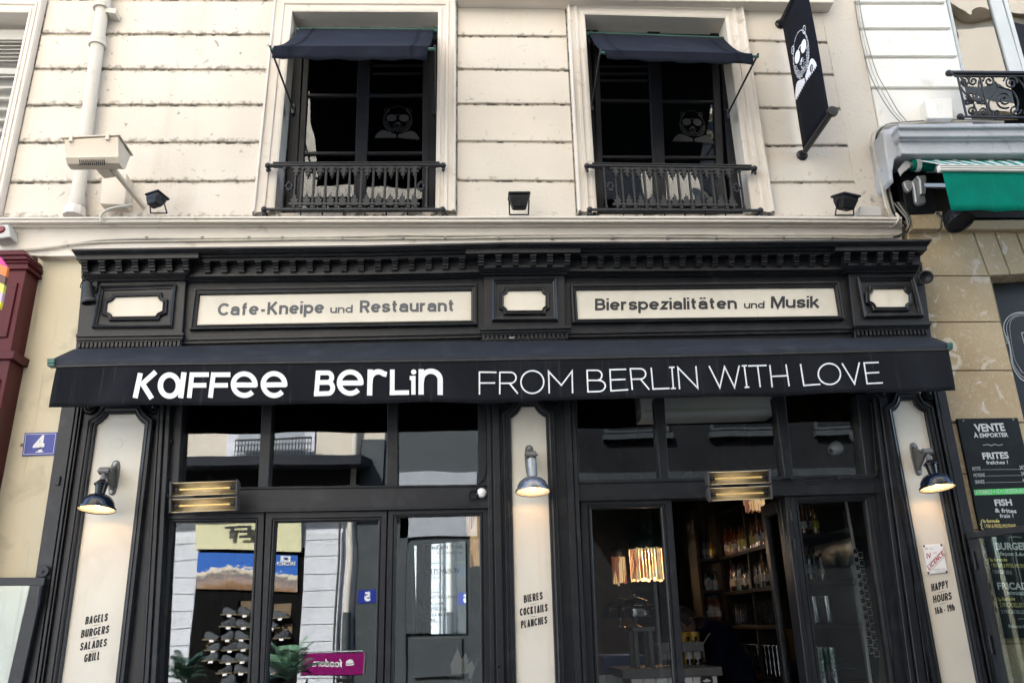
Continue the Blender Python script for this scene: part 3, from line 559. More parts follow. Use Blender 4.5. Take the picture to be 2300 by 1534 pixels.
# ---------------------------------------------------------------- window awnings
def window_awning(label, k, bl, br, fl, fr, vl, vr, pl, pr, Yf):
    A, B = W(k, *bl, .15), W(k, *br, .15); C, D_ = W(k, *fl, Yf), W(k, *fr, Yf); E_, F_ = W(k, *vl, Yf+.01), W(k, *vr, Yf+.01)
    t = thing('window_awning', label, 'awning', ((A+B)/2)[:], 'dark blue awnings over the upper windows')
    g = G(); n, m = 14, 8; grid = []
    for j in range(m+1):
        v = j/m; row = []
        for i in range(n+1):
            u = i/n; p = lp(lp(A, B, u), lp(C, D_, u), v); p.z -= .055*math.sin(math.pi*v)*(0.6+.4*abs(2*u-1)); row.append(p)
        grid.append(row)
    for i in range(3):
        v = (i+1)/3; grid.append([lp(lp(C, D_, j/n), lp(E_, F_, j/n), v)+Vector((0, .012*math.sin(j*1.9)*v, -.012*math.sin(math.pi*j/n)*v)) for j in range(n+1)])
    g.loops(grid, closed=False); o = g.obj('canopy', 'navy_cloth', t, smooth=50)
    sm = o.modifiers.new('thick', 'SOLIDIFY'); sm.thickness = .004
    for u in (.10, .115, .885, .90):                                # sewn seams
        G().tube([lp(grid[j][int(u*n)], grid[j][min(n, int(u*n)+1)], u*n-int(u*n))+Vector((0, -.003, .003)) for j in range(len(grid))], .0022, 5).obj('seam', 'navy_cloth', t)
    d = (D_-C).normalized(); bk_ = Vector((0, .020, -.016)); G().tube([C-d*.03+bk_, D_+d*.055+bk_], .013, 10).obj('front_bar', 'green_metal', t, smooth=40)
    G().tube([A-d*.03+Vector((0, .03, .004)), B+d*.03+Vector((0, .03, .004))], .026, 12).obj('roller', 'green_metal', t, smooth=40)
    for a, b in ((C-d*.03, W(k, *pl, .09)), (D_+d*.05, W(k, *pr, .09))):
        G().tube([a, b], .0085, 8).obj('arm', 'black_iron', t, smooth=40)
        G().box(b.x-.012, b.x+.012, .06, .12, b.z-.05, b.z+.04).obj('bracket', 'black_iron', t)
window_awning('dark blue awning over the left upper window, green bar end at its right', 'B', (345, 198), (1272, 205), (168, 318), (1232, 318), (155, 400), (1222, 412), (305, 760), (1275, 765), -.68)
window_awning('dark blue awning over the right upper window, beside the hanging banner', 'C', (930, 228), (1850, 262), (1035, 345), (2055, 370), (1055, 405), (2070, 443), (948, 740), (1882, 795), -.50)

# ---------------------------------------------------------------- cast iron window railings
orn = G()
half = [(0, 0), (.10, .02), (.20, .00), (.34, -.04), (.47, -.02), (.50, -.16), (.40, -.24), (.28, -.20), (.22, -.30), (.33, -.38), (.30, -.52), (.18, -.54), (.12, -.64), (.20, -.72), (.12, -.82), (.05, -.86), (0, -1)]
full = half + [(-x, z) for x, z in half[-2:0:-1]]
orn.slab([(x, -.10, z) for x, z in full], (0, .20, 0)); orn.slab([(x*.55, -.17, z*.9-.03) for x, z in full], (0, .1, 0)); orn.ball((0, 0, -1.02), .07, 8); orn.ball((.36, -.08, -.12), .07, 6); orn.ball((-.36, -.08, -.12), .07, 6)
orn_me = orn.mesh('ornament', 'black_iron', 30)
bal = G(); bal.box(-.5, .5, -.5, .5, 0, 1); bal.box(-.85, .85, -.85, .85, .03, .07); bal.box(-.85, .85, -.85, .85, .90, .94); bal.box(-.24, .24, -.72, -.5, .08, .89); bal_me = bal.mesh('baluster', 'black_iron')
def railing(label, k, tl, tr, bl, br):
    Y = -.005; A, B, C, D_ = W(k, *tl, Y), W(k, *tr, Y), W(k, *bl, Y), W(k, *br, Y); L = (B-A).length
    t = thing('window_railing', label, 'railing', ((C+D_)/2)[:], 'cast iron railings under the upper windows')
    def at(u, v): return lp(lp(C, D_, u), lp(A, B, u), v)
    d = (B-A).normalized()
    g = G(); g.beam(A, B, .040, .020); g.beam(at(.03, 1)+Vector((0, 0, .016)), at(.98, 1)+Vector((0, 0, .016)), .052, .014); g.beam(at(.03, 1)+Vector((0, 0, -.014)), at(.97, 1)+Vector((0, 0, -.014)), .022, .012); g.obj('handrail', 'black_iron', t, bevel=.003)
    g = G(); g.beam(C, D_, .022, .020); g.obj('bottom_rail', 'black_iron', t, bevel=.002)
    for p, big in ((A, 1), (B, 1), (C, 0), (D_, 0)):
        g = G(); g.ball(p, .025, 12); g.ball(p+Vector((0, 0, -.042)), .014, 10, 1.3); g.tube([p, p+Vector((0, .10, 0))], .012, 8); g.obj('ball_finial', 'black_iron', t, smooth=60)
    H = (at(.5, 1)-at(.5, 0)).length
    us = [.097, .162]+[.199+.0672*i for i in range(10)]+[.843, .906]
    for i, u in enumerate(us):
        p, q = at(u, 0), at(u, 1); o = inst(bal_me, 'baluster' if 1 < i < 12 else 'post', t, p, (0, math.atan2((q-p).x, (q-p).z), 0), (.018 if 1 < i < 12 else .013, .018, (q-p).length))
    w = .0672*L
    for i in range(11):
        u = .1655+.0672*i; sx = w
        for v, flip in ((.965, 1), (.085, -1)):
            p = at(u if i else u, v)
            inst(orn_me, 'ornament', t, p + Vector((0, -.004, 0)), (0, 0, 0) if flip > 0 else (math.pi, 0, 0), (sx*.98, .10, .26*H))
    for u in (.1295, .8745):
        g = G(); c = at(u, .52)
        for j in range(8):
            a = math.pi*j/4; p = c+Vector((math.cos(a)*.026, 0, math.sin(a)*.036)); g.ball(p, .011 if j % 2 else .015, 8)
        g.loops([[c+Vector((math.cos(math.pi*j/6)*r*.75, y, math.sin(math.pi*j/6)*r)) for j in range(12)] for r, y in ((.024, -.008), (.034, -.008), (.034, .008), (.024, .008))], wrap=True)
        g.obj('rosette', 'black_iron', t, smooth=60)
    for i in range(6):                                               # little feet to the sill
        p = at(.2+.12*i, 0); G().tube([p, p+Vector((0, 0.04, -.03))], .007, 6).obj('foot', 'black_iron', t)
railing('ornate black iron railing under the left upper window', 'B', (128, 1143), (1336, 1141), (102, 1444), (1332, 1445))
railing('ornate black iron railing under the right upper window', 'C', (915, 1146), (2070, 1162), (935, 1446), (2110, 1451))

# ---------------------------------------------------------------- hanging banner
pb, pt = W('V', 258, 1445, .09), W('V', 55, 225, .09)
Xb = (pb.x+pt.x)/2
t = thing('hanging_banner', 'black vertical banner with a white bear in sunglasses, held out on two poles', 'banner', (Xb, .1, pb.z))
ln = -.545
def pole(z):
    g = G(); g.tube([(Xb, .09, z), (Xb, ln+.012, z)], .024, 16); g.obj('pole', 'black_gloss', t, smooth=40)
    G().lathe((Xb, ln+.014, z), (0, -1, 0), [(.001, 0), (.043, 0), (.045, .008), (.043, .026), (.001, .028)], 20).obj('end_cap', 'black_plastic', t, smooth=30)
    g = G(); g.lathe((Xb, .1, z), (0, -1, 0), [(.050, 0), (.050, .010), (.032, .022), (.030, .05), (.001, .052)], 18); g.obj('wall_flange', 'black_gloss', t, smooth=35)
pole(pb.z); pole(pt.z)
g = G(); rows = []
for i in range(15):
    v = i/14; rows.append([Vector((Xb + .006*math.sin(4*v+j)*math.sin(math.pi*v), lp(.055, ln+.05, j/6), lp(pt.z-.02, pb.z+.015, v))) for j in range(7)])
g.loops(rows, closed=False); o = g.obj('cloth', 'banner_cloth', t, smooth=60); sm = o.modifiers.new('thick', 'SOLIDIFY'); sm.thickness = .004; sm.offset = 0
Hh = pt.z-pb.z-.035
def fmb(x, y, d=0):
    u = .03+.89*x; v = .65-.40*y
    return Vector((Xb-.0075-.0003*d, lp(.055, ln+.05, u), lp(pt.z-.02, pb.z+.015, v)))
bear('bear_emblem', 'emblem_white', fmb, t, 9)
g = G(); c = (.79, .135); g.face([fmb(x, y, 3) for x, y in arc(*c, .065, .060, 0, 360, 18)[:-1]]); badge = g.obj('badge', 'banner_cloth', t)
g = G(); ribbon(g, [(c[0]-.03, c[1]-.035), (c[0]+.0, c[1]+.0), (c[0]+.01, c[1]+.038)], .014, fmb, 5); ribbon(g, [(c[0]-.005, c[1]-.04), (c[0]+.03, c[1]+.0), (c[0]+.035, c[1]+.03)], .014, fmb, 5); g.obj('badge_mark', 'emblem_white', badge)

# ---------------------------------------------------------------- drain pipe, street lantern, boxes, floodlights, cables
pz = [(240, -60), (226, 30), (215, 95), (200, 200), (186, 320), (178, 400), (171, 470)]
pp = [W('p', x, y, .02) for x, y in pz]; bx = pp[2].x*.5+pp[4].x*.5
t = thing('drain_pipe', 'cream painted drain pipe running down the left of the wall', 'pipe', pp[-1][:])
G().tube([pp[0], pp[-1]], .053, 20).obj('pipe', 'pipe_paint', t, smooth=50)
for (x, y), r, h in (((242, 8), .066, .07), ((241, 20), .074, .03), ((230, 88), .062, .05), ((229, 100), .070, .045), ((172, 452), .062, .055), ((171, 462), .066, .02)):
    p = W('p', x, y, .02); d = (pp[-1]-pp[0]).normalized(); p = pp[0]+d*((p-pp[0]).dot(d)); G().lathe(p, d, [(.05, -h/2), (r, -h/2), (r, h/2), (.05, h/2)], 20).obj('collar', 'pipe_paint', t, smooth=30)
p = W('A', 462, 1298, .02); G().lathe(p, (0, 0, 1), [(.085, -.05), (.078, .02), (.062, .045), (.05, .05)], 10, cap0=True).obj('mortar_base', 'plaster_smooth', t, smooth=30)
pt_ = W('A', 680, 70, .02); G().slab([pt_+Vector((-.06, -.03, -.03)), pt_+Vector((.06, -.03, -.05)), pt_+Vector((.06, -.03, 0)), pt_+Vector((-.06, -.03, .02))], (0, .1, 0)).obj('wall_bracket', 'pipe_paint', t)

# lantern on an arm
a0, a1 = W('A', 885, 1275, .10), W('A', 690, 1035, -.42)
t = thing('wall_lantern', 'beige trough lantern on a grey arm in front of the drain pipe', 'lamp', a0[:])
G().beam(a0, a1, .034, .034).obj('arm', 'beige_plastic', t, bevel=.004)
fl, fr = W('A', 372, 850, -.60), W('A', 735, 833, -.60); bk = Vector((0, .27, -.01))
bl_, br_ = W('A', 405, 990, -.55), W('A', 728, 985, -.55)
g = G(); sec = []
for P0, P1 in ((fl+Vector((.025, .01, -.008)), bl_), (fr+Vector((-.012, .01, -.008)), br_)):
    zb = P1.z; sec.append([P0, lp(P0, P1, .75), Vector((P1.x, -.56, zb+.02)), Vector((P1.x, -.53, zb-.015)), Vector((P1.x, -.47, zb-.022)), Vector((P1.x, -.42, zb)), P0+Vector((0, .235, -.015))])
g.loops(sec, cap0=True, cap1=True); g.obj('housing', 'beige_plastic', t, smooth=35)
G().slab([fl, fr, fr+bk, fl+bk], (0, 0, .012)).obj('lid', 'beige_plastic', t, bevel=.003)
for u in (.18, .80):
    p = lp(fl, fr, u); G().box(p.x-.012, p.x+.012, p.y-.008, p.y+.02, p.z-.035, p.z+.016).obj('clip', 'beige_plastic', t, bevel=.002)
for i in range(13):
    p, q = W('A', 490+i*12.5, 985, -.575), W('A', 494+i*12.5, 1016, -.53); G().beam(p, q, .004, .012).obj('vent_slot', 'black_plastic', t)
G().slab(WL('A', [(570, 1020), (660, 1015), (668, 1040), (600, 1048)], -.45), (0, .12, 0)).obj('mount', 'beige_plastic', t)

def cbox(name, label, cat, k, poly, y0, y1, m, extra=None):
    g = G(); g.prism(k, poly, y0, y1); o = g.obj(name, m, None, bevel=.006, label=label, cat=cat); return o
cbox('junction_box', 'cream junction box on the wall behind the lantern arm', 'box', 'A', [(628, 1065), (778, 1068), (768, 1262), (612, 1255)], -.03, YB-.001, 'beige_plastic')
cbox('grey_junction_box', 'pale grey box on the ledge beside the right floodlight', 'box', 'D', [(712, 1418), (858, 1424), (862, 1488), (700, 1486)], -.02, YB-.001, 'grey_paint')
t = thing('alarm_box', 'grey alarm box with a dark red lens at the left edge', 'alarm', W('E', 40, 200, .05)[:])
G().prism('E', [(-60, 148), (62, 140), (72, 232), (-60, 248)], -.08, .05).obj('case', 'grey_paint', t, bevel=.008)
c = W('E', 8, 178, -.082); G().lathe(c, (0, -1, 0), [(.001, .012), (.024, .012), (.03, .004), (.031, 0)], 20).obj('lens', 'alarm_red', t, smooth=40)

def flood(label, k, c, wpx, tilt, turn):
    s = ZR[k][2]; p = W(k, *c, -.10); u = wpx/s/FPX*6.2   # half width in metres
    t = thing('floodlight', label, 'floodlight', (p.x, .03, p.z-.1), 'small black floodlights along the ledge')
    M_ = Matrix.Translation(p) @ Matrix.Rotation(R(turn), 4, 'Z') @ Matrix.Rotation(R(tilt), 4, 'X')
    def tr(q): return M_ @ Vector(q)
    # body hangs below the hood: tapering box
    g = G(); g.loops([[tr((x*a*u, y*b*u, h)) for x, y in ((-1, -1), (1, -1), (1, 1), (-1, 1))] for a, b, h in ((.92, .75, 0), (.88, .72, -.35*u), (.66, .5, -1.1*u), (.55, .4, -1.22*u))], cap0=True, cap1=True); g.obj('housing', 'black_plastic', t, bevel=.006)
    G().loops([[tr((x*a*u, y*b*u, h)) for x, y in ((-1, -1), (1, -1), (1, 1), (-1, 1))] for a, b, h in ((1.02, .88, -.02*u), (1.06, .92, .08*u), (1.0, .86, .22*u))], cap0=True, cap1=True).obj('rim', 'black_plastic', t, bevel=.004)
    for i in range(9):
        x = (-.55+.137*i)*u; G().slab([tr((x, -.52*u, -.7*u)), tr((x+.03*u, -.52*u, -.7*u)), tr((x+.03*u, -.44*u, -1.26*u)), tr((x, -.44*u, -1.26*u))], tr((0, .06*u, 0))-tr((0, 0, 0))).obj('cooling_fin', 'black_plastic', t)
    for sx in (-1, 1): G().tube([tr((sx*.95*u, 0, -.3*u)), Vector((p.x+sx*.9*u, -.03, p.z-1.45*u)), ], .006, 6).obj('bracket_leg', 'black_iron', t)
    G().tube([Vector((p.x-.9*u, -.03, p.z-1.45*u)), Vector((p.x+.9*u, -.03, p.z-1.45*u))], .006, 6).obj('bracket_bar', 'black_iron', t)
flood('black floodlight by the foot of the lantern arm, turned sideways', 'A', (966, 1215), 58, -12, -28)
flood('black floodlight on the ledge midway between the two upper windows', 'C', (447, 1358), 78, 6, 0)
flood('black floodlight on the ledge below the hanging banner', 'D', (612, 1362), 80, 14, 20)

def cable(name, label, pts, r, m, kY=None, grp=None, clips=None):
    P = [W(k, x, y, Y) for k, x, y, Y in pts]; t = thing(name, label, 'cable', P[0][:], grp)
    G().tube(curve(P, 5), r, 8).obj('line', m, t, smooth=60)
    for c in (clips or []):
        q = W(*c); G().box(q.x-.012, q.x+.012, q.y-.012, q.y+.012, q.z-.014, q.z+.014).obj('clip', m, t, bevel=.003)
    return t
cable('conduit', 'cream conduit clipped under the ledge from the junction box to the right corner', [('E', 950, 2, .0), ('E', 800, 28, -.05), ('E', 735, 62, -.06), ('E', 722, 95, -.06), ('E', 755, 130, -.04), ('E', 860, 147, .035), ('E', 1140, 155, .038), ('E', 1420, 152, .038), ('E', 1705, 151, .038), ('p', 700, 507, .038), ('p', 1000, 506, .038), ('p', 1300, 505.5, .038), ('p', 1600, 506, .038),
      ('F', 20, 143, .038), ('F', 237, 150, .038), ('F', 465, 152, .038), ('F', 610, 152, .03), ('F', 655, 128, -.03), ('F', 672, 92, -.06), ('F', 655, 65, -.02)], .0115, 'pipe_paint',
      clips=[('E', 860, 150, .03), ('E', 1145, 155, .035), ('E', 1420, 153, .035), ('E', 1705, 151, .035)] + [('p', x, 506.5, .035) for x in (620, 700, 790, 880, 975, 1060, 1150, 1240, 1330, 1420, 1510, 1600, 1690, 1780)] + [('F', 237, 151, .035), ('F', 465, 153, .035), ('F', 610, 153, .028)])
rr = random.Random(5)
for n_, (dy, m_, lab) in enumerate(((0, 'cable_pale', 'pale cable sagging along the wall just above the black cornice, uppermost of the bundle'), (3.2, 'cable_grey', 'grey cable running through the middle of the bundle above the black cornice'), (5.8, 'cable_pale', 'pale cable at the bottom of the bundle above the black cornice'))):
    pts = [('p', -40, 572+dy*1.5-8*n_, .03), ('p', 40, 562+dy*1.6-4*n_, .03), ('p', 110, 556-2*n_+dy, .03), ('p', 165, 548-2.5*n_+dy, .03)]
    for x, y in ((230, 539), (330, 535), (450, 535), (560, 533.5), (690, 532.5), (800, 530.5), (900, 530), (1000, 529), (1100, 527.5), (1250, 527.5), (1400, 527), (1550, 528), (1700, 528.5), (1850, 529), (1950, 529), (2020, 527)): pts.append(('p', x, y+dy+rr.uniform(-1.3, 1.3), .035))
    cable('wall_cable', lab, pts, .0085, m_, clips=[('p', x, 535+dy*.4-(x/600), .035) for x in (330, 455, 560, 635, 770, 905, 1000, 1120, 1240, 1375, 1500, 1610, 1760, 1870)] if n_ == 1 else None)
for n_, (dx, m_, lab, r_) in enumerate(((0, 'cable_pale', 'pale conduit climbing the building corner between cream and white walls', .012), (14, 'cable_pale', 'pale cable just right of the conduit at the building corner', .008), (34, 'cable_black', 'black cable twisting down the building corner', .008), (48, 'cable_grey', 'grey cable beside the black one at the building corner', .007))):
    pts = [('D', 1000+dx*.8, 1560, .04), ('D', 915+dx, 1480, .0), ('D', 880+dx, 1380, .0), ('D', 850+dx*.9, 1230, .02), ('D', 815+dx*.8, 1080, .04), ('D', 796+dx*.8, 990, .04), ('D', 803+dx*.8, 925, .03), ('D', 850+dx, 880-dx*.4, .03), ('D', 930+dx, 862-dx*.3, .04), ('D', 1100, 850-dx*.25, .06), ('D', 1400, 838-dx*.2, .06), ('D', 1700, 845-dx*.2, .06)]
    cable('corner_cable', lab, pts, r_, m_)
for n_, (dx, lab) in enumerate(((0, 'thin cable hanging up the party line, leftmost'), (18, 'thin cable crossing the white wall beside the party line, middle'), (38, 'thin cable sagging away from the party line over the white wall, rightmost'))):
    cable('thin_cable', lab, [('D', 672+dx*.6, -60, .085), ('D', 690+dx*.9, 130, .085), ('D', 722+dx*1.1, 300, .08), ('D', 775+dx*1.3, 500, .07), ('D', 840+dx*1.6, 640, .06), ('D', 915+dx*1.4, 760, .06), ('D', 985+dx*1.3, 840, .06)], .0035, 'cable_grey' if n_ != 1 else 'cable_pale')
# tangle of dark wires at the corner of the ledge
t = thing('wire_tangle', 'knot of black wires where the ledge meets the stone building', 'cable', W('F', 720, 120, .0)[:])
for i in range(6):
    pts = [W('F', 640+i*9+rr.uniform(-6, 6), -15, .03), W('F', 690+i*7, 50+rr.uniform(-8, 8), -.03), W('F', 728+i*5, 105, -.05), W('F', 742+rr.uniform(-12, 6), 160, -.05), W('F', 705+rr.uniform(-20, 10), 205, 0), W('F', 650+rr.uniform(-20, 10), 225, .03)]
    G().tube(curve(pts, 5), .006, 6).obj('wire', 'cable_black' if i % 2 else 'cable_grey', t, smooth=60)
# ================================================================ CAFE FRONT: cornice, frieze, pilasters, doors
sf = thing('cafe_shopfront', 'black painted wooden cafe shopfront with cream sign panels, pilasters and glazed doors', 'shopfront', (0.3, 0, 0))
TX, TY = [140, 400, 818, 1143, 1500, 1800, 2110], [559.2, 555, 550.5, 543.2, 542, 539.6, 537]
def ty(x):
    for i in range(len(TX)-1):
        if x <= TX[i+1] or i == len(TX)-2: return lp(TY[i], TY[i+1], (x-TX[i])/(TX[i+1]-TX[i]))
def strip(g, x0, x1, o0, o1, y0, y1=.1, e0=0, e1=0):   # band under the cornice line from x0 to x1; e0/e1 lean of the ends
    xs = [x0] + [x for x in TX if x0+20 < x < x1-20] + [x1]
    top = [(x, ty(x)+o0) for x in xs]; bot = [(x, ty(x)+o1) for x in xs]; bot[0] = (x0+e0, bot[0][1]); bot[-1] = (x1+e1, bot[-1][1])
    g.prism('p', top + bot[::-1], y0, y1)
BL = [(171, 446, 182, 422), (1046, 1304, 1074, 1280), (1877, 2083, 1893, 2068)]
g = G(); strip(g, 160, 2093, 0, 5, -.34, .095); strip(g, 163, 2090, 4.6, 9, -.325, .094); strip(g, 166, 2087, 8.6, 13.5, -.305, .093)
g.obj('cornice', 'black_paint', sf, bevel=.003)
g = G(); strip(g, 172, 2080, 12, 23, -.262, .09); strip(g, 176, 2076, 22, 32, -.235, .09); g.obj('corona', 'black_paint', sf, bevel=.003)
for a, b, c, d in BL:
    g = G(); strip(g, a, b, 12.5, 25, -.295, .088); strip(g, a+5, b-5, 24, 27.5, -.27, .087); g.obj('cornice_block', 'black_paint', sf, bevel=.003)
g = G(); strip(g, 185, 2064, 34, 61, -.155, .086); strip(g, 182, 2066, 59, 67, -.17, .085); strip(g, 184, 2064, 65.5, 73, -.135, .084); strip(g, 186, 2062, 72, 78, -.11, .083)
g.obj('bed_moulding', 'black_paint', sf, bevel=.003)
for a, b, c, d in BL:
    g = G(); strip(g, c, d, 26, 54, -.20, .082); strip(g, c, d, 52.5, 58, -.215, .081); strip(g, c+2, d-2, 57, 62, -.20, .08); strip(g, c+5, d-5, 61, 67, -.178, .079); strip(g, c+7, d-7, 66, 73, -.155, .078)
    g.obj('capital', 'black_paint', sf, bevel=.003)
md = G(); prof = [(0, 0), (-.075, 0), (-.078, -.018), (-.066, -.026), (-.070, -.040), (-.058, -.048), (-.060, -.062), (-.044, -.070), (-.040, -.084), (-.020, -.092), (0, -.095)]
md.slab([(-.021, y, z) for y, z in prof], (.042, 0, 0)); md.slab([(-.025, y, z) for y, z in [(0, 0), (-.080, 0), (-.080, -.012), (0, -.012)]], (.05, 0, 0)); mod_me = md.mesh('modillion', 'black_paint')
def modil(xs, off, yb):
    for x in xs:
        p = W('p', x, ty(x)+off, yb-.075); inst(mod_me, 'modillion', sf, (p.x, yb, p.z), sc=(1, 1, .84))
modil([400+x/2.5556 for x in (165, 262, 360, 460, 558, 657, 755, 852, 950, 1048, 1146, 1243, 1340, 1437, 1535, 1630)], 33, -.155)
modil([1000+x/1.9828 for x in (620, 692, 765, 838, 912, 985, 1058, 1130, 1203, 1277, 1350, 1422, 1493, 1565, 1637, 1700)], 33, -.155)
modil([x/3.1952 for x in (605, 730, 850, 968, 1088, 1212, 1330)], 27.5, -.20)
modil([400+x/2.5556 for x in (1738, 1838, 1938, 2038, 2135, 2235)], 28.5, -.20)
modil([1000+x/1.9828 for x in (1790, 1865, 1938, 2005, 2075)], 29, -.20)
# frieze board and pedestal blocks
G().prism('p', [(186, 610), (2064, 590), (2092, 790), (168, 812)], -.08, .1).obj('frieze', 'black_paint', sf)
for poly in ([(186, 612), (418.5, 610), (405, 800), (168, 800)], [(1087, 598), (1267.5, 596), (1270, 785), (1086, 785)], [(1903.5, 590), (2071, 588), (2096, 785), (1924, 785)]):
    G().prism('p', poly, -.125, -.079).obj('frieze_block', 'black_paint', sf, bevel=.003)
g = G()
g.prism('p', [(400, 757.5), (1090, 743.5), (1090, 750), (400, 764.5)], -.125, -.079); g.prism('p', [(400, 764), (1090, 749.5), (1090, 758), (400, 772.5)], -.110, -.078)
g.prism('p', [(1262, 743.5), (1925, 732), (1925, 738), (1262, 750)], -.125, -.079); g.prism('p', [(1262, 749.5), (1925, 737.5), (1925, 746), (1262, 758)], -.110, -.078)
g.obj('lower_moulding', 'black_paint', sf, bevel=.002)
dn = G(); dn.box(-.011, .011, -.02, 0, -.038, 0); dn_me = dn.mesh('dentil', 'black_paint')
for (xa, ya), (xb, yb), hb, cnt in (((170, 750.5), (412, 747), 19, 25), ((1078, 735.5), (1284, 731.5), 18, 20), ((1920, 726.5), (2092, 724), 16, 18)):
    g = G(); g.prism('p', [(xa, ya), (xb, yb), (xb, yb+6), (xa, ya+6)], -.175, -.12); g.prism('p', [(xa+1, ya+5.6), (xb-1, yb+5.6), (xb-3, yb+hb-5), (xa+1, ya+hb-5)], -.158, -.12); g.prism('p', [(xa+3, ya+hb-5.5), (xb-4, yb+hb-5.5), (xb-5, yb+hb), (xa+2, ya+hb)], -.145, -.12)
    g.obj('block_moulding', 'black_paint', sf, bevel=.002)
    for i in range(cnt):
        t_ = (i+.5)/cnt; p = W('p', lp(xa+3, xb-6, t_), lp(ya, yb, t_)+hb+.5, -.145); inst(dn_me, 'dentil', sf, (p.x, -.125, p.z), sc=(.82, 1, .95))

def frame(outer, inner, prof, m, parent, name, k):
    O, I_ = WL(k, outer, -.1), WL(k, inner, -.1)
    g = G(); g.loops([[Vector((lp(a.x, b.x, t), y, lp(a.z, b.z, t))) for a, b in zip(O, I_)] for t, y in prof]); return g.obj(name, m, parent)
SP = [(0, -.079), (0, -.105), (.12, -.118), (.35, -.120), (.40, -.108), (.62, -.104), (.66, -.113), (.85, -.110), (1, -.092), (1, -.08)]
def sign(k, outer, inner, words, m, label):
    p = G(); p.prism(k, inner, -.090, -.078); s = p.obj('sign_panel', 'cream_panel', sf, label=label)
    frame(outer, inner, SP, 'black_paint', s, 'frame', k)
    for w_, a, b, c in words: pfit(w_, m, s, k, a, b, c, -.0915, w=.205, gap=.07)
sign('G', [(95, 328), (1718, 300), (1720, 540), (66, 568)], [(125, 366), (1682, 342), (1682, 509), (106, 535)], [('Cafe-Kneipe', (225, 484), (838, 470), (231, 412)), ('und', (872, 470), (1002, 467), (874, 424)), ('Restaurant', (1042, 467), (1588, 459), (1044, 396))], 'grey_print', 'cream sign panel lettered in mid grey, Cafe-Kneipe und Restaurant')
sign('H', [(555, 239), (1750, 223), (1776, 394), (564, 411)], [(583, 263), (1732, 251), (1752, 375), (592, 390)], [('Bierspezialitäten', (667, 352), (1300, 345), (667, 299)), ('und', (1330, 343), (1422, 342), (1331, 311)), ('Musik', (1450, 342), (1667, 340), (1451, 289))], 'dark_print', 'cream sign panel lettered in dark grey, Bierspezialitäten und Musik')

def octo(pts, cx, cz, nseg=5):        # corners a..h with concave arcs between straight sides (pairs)
    out = []
    for i in range(0, len(pts), 2):
        a, b = pts[i], pts[i+1]; out.append(a); c = pts[(i+2) % len(pts)]
        # concave quarter from b to c, bulging towards the middle
        m = Vector(((b.x+c.x)/2, b.y, (b.z+c.z)/2)); inw = Vector((cx-m.x, 0, cz-m.z)); inw.normalize(); h = (b-c).length*.17
        out.append(b)
        for j in range(1, nseg):
            t = j/nseg; q = lp(b, c, t) + inw*h*math.sin(math.pi*t); out.append(q)
    return out
def plaque(k, sq, corners, label):
    P = WL(k, corners, -.135); cx = sum(p.x for p in P)/8; cz = sum(p.z for p in P)/8; P = octo(P, cx, cz)
    Q = WL(k, sq, -.125); g = G()
    mould(g, Q, [(0, -.1245), (0, -.150), (-.008, -.156), (-.016, -.150), (-.020, -.140), (-.030, -.136), (-.032, -.1245)]); o = g.obj('plaque_border', 'black_paint', sf)
    G().slab([Vector((p.x, -.138, p.z)) for p in P], (0, .015, 0)).obj('plaque', 'cream_panel', o, label=label)
    g = G(); mould(g, P, [(0, -.126), (0, -.148), (.006, -.157), (.012, -.155), (.014, -.147), (.024, -.150), (.030, -.144), (.034, -.1245)]); g.obj('plaque_moulding', 'black_paint', o)
plaque('E', [(722, 592), (1270, 576), (1240, 885), (665, 890)], [(830, 668), (1135, 660), (1172, 700), (1167, 765), (1120, 801), (810, 806), (768, 770), (776, 708)], 'blank cream plaque with scooped corners at the left end')
plaque('G', [(1803, 280), (2170, 272), (2180, 515), (1802, 518)], [(1893, 345), (2085, 343), (2108, 368), (2108, 430), (2088, 455), (1890, 456), (1868, 432), (1868, 370)], 'blank cream plaque with scooped corners in the middle')
plaque('F', [(375, 506), (768, 500), (836, 776), (426, 783)], [(490, 584), (700, 583), (736, 622), (737, 672), (712, 707), (512, 708), (468, 665), (466, 622)], 'blank cream plaque with scooped corners at the right end')

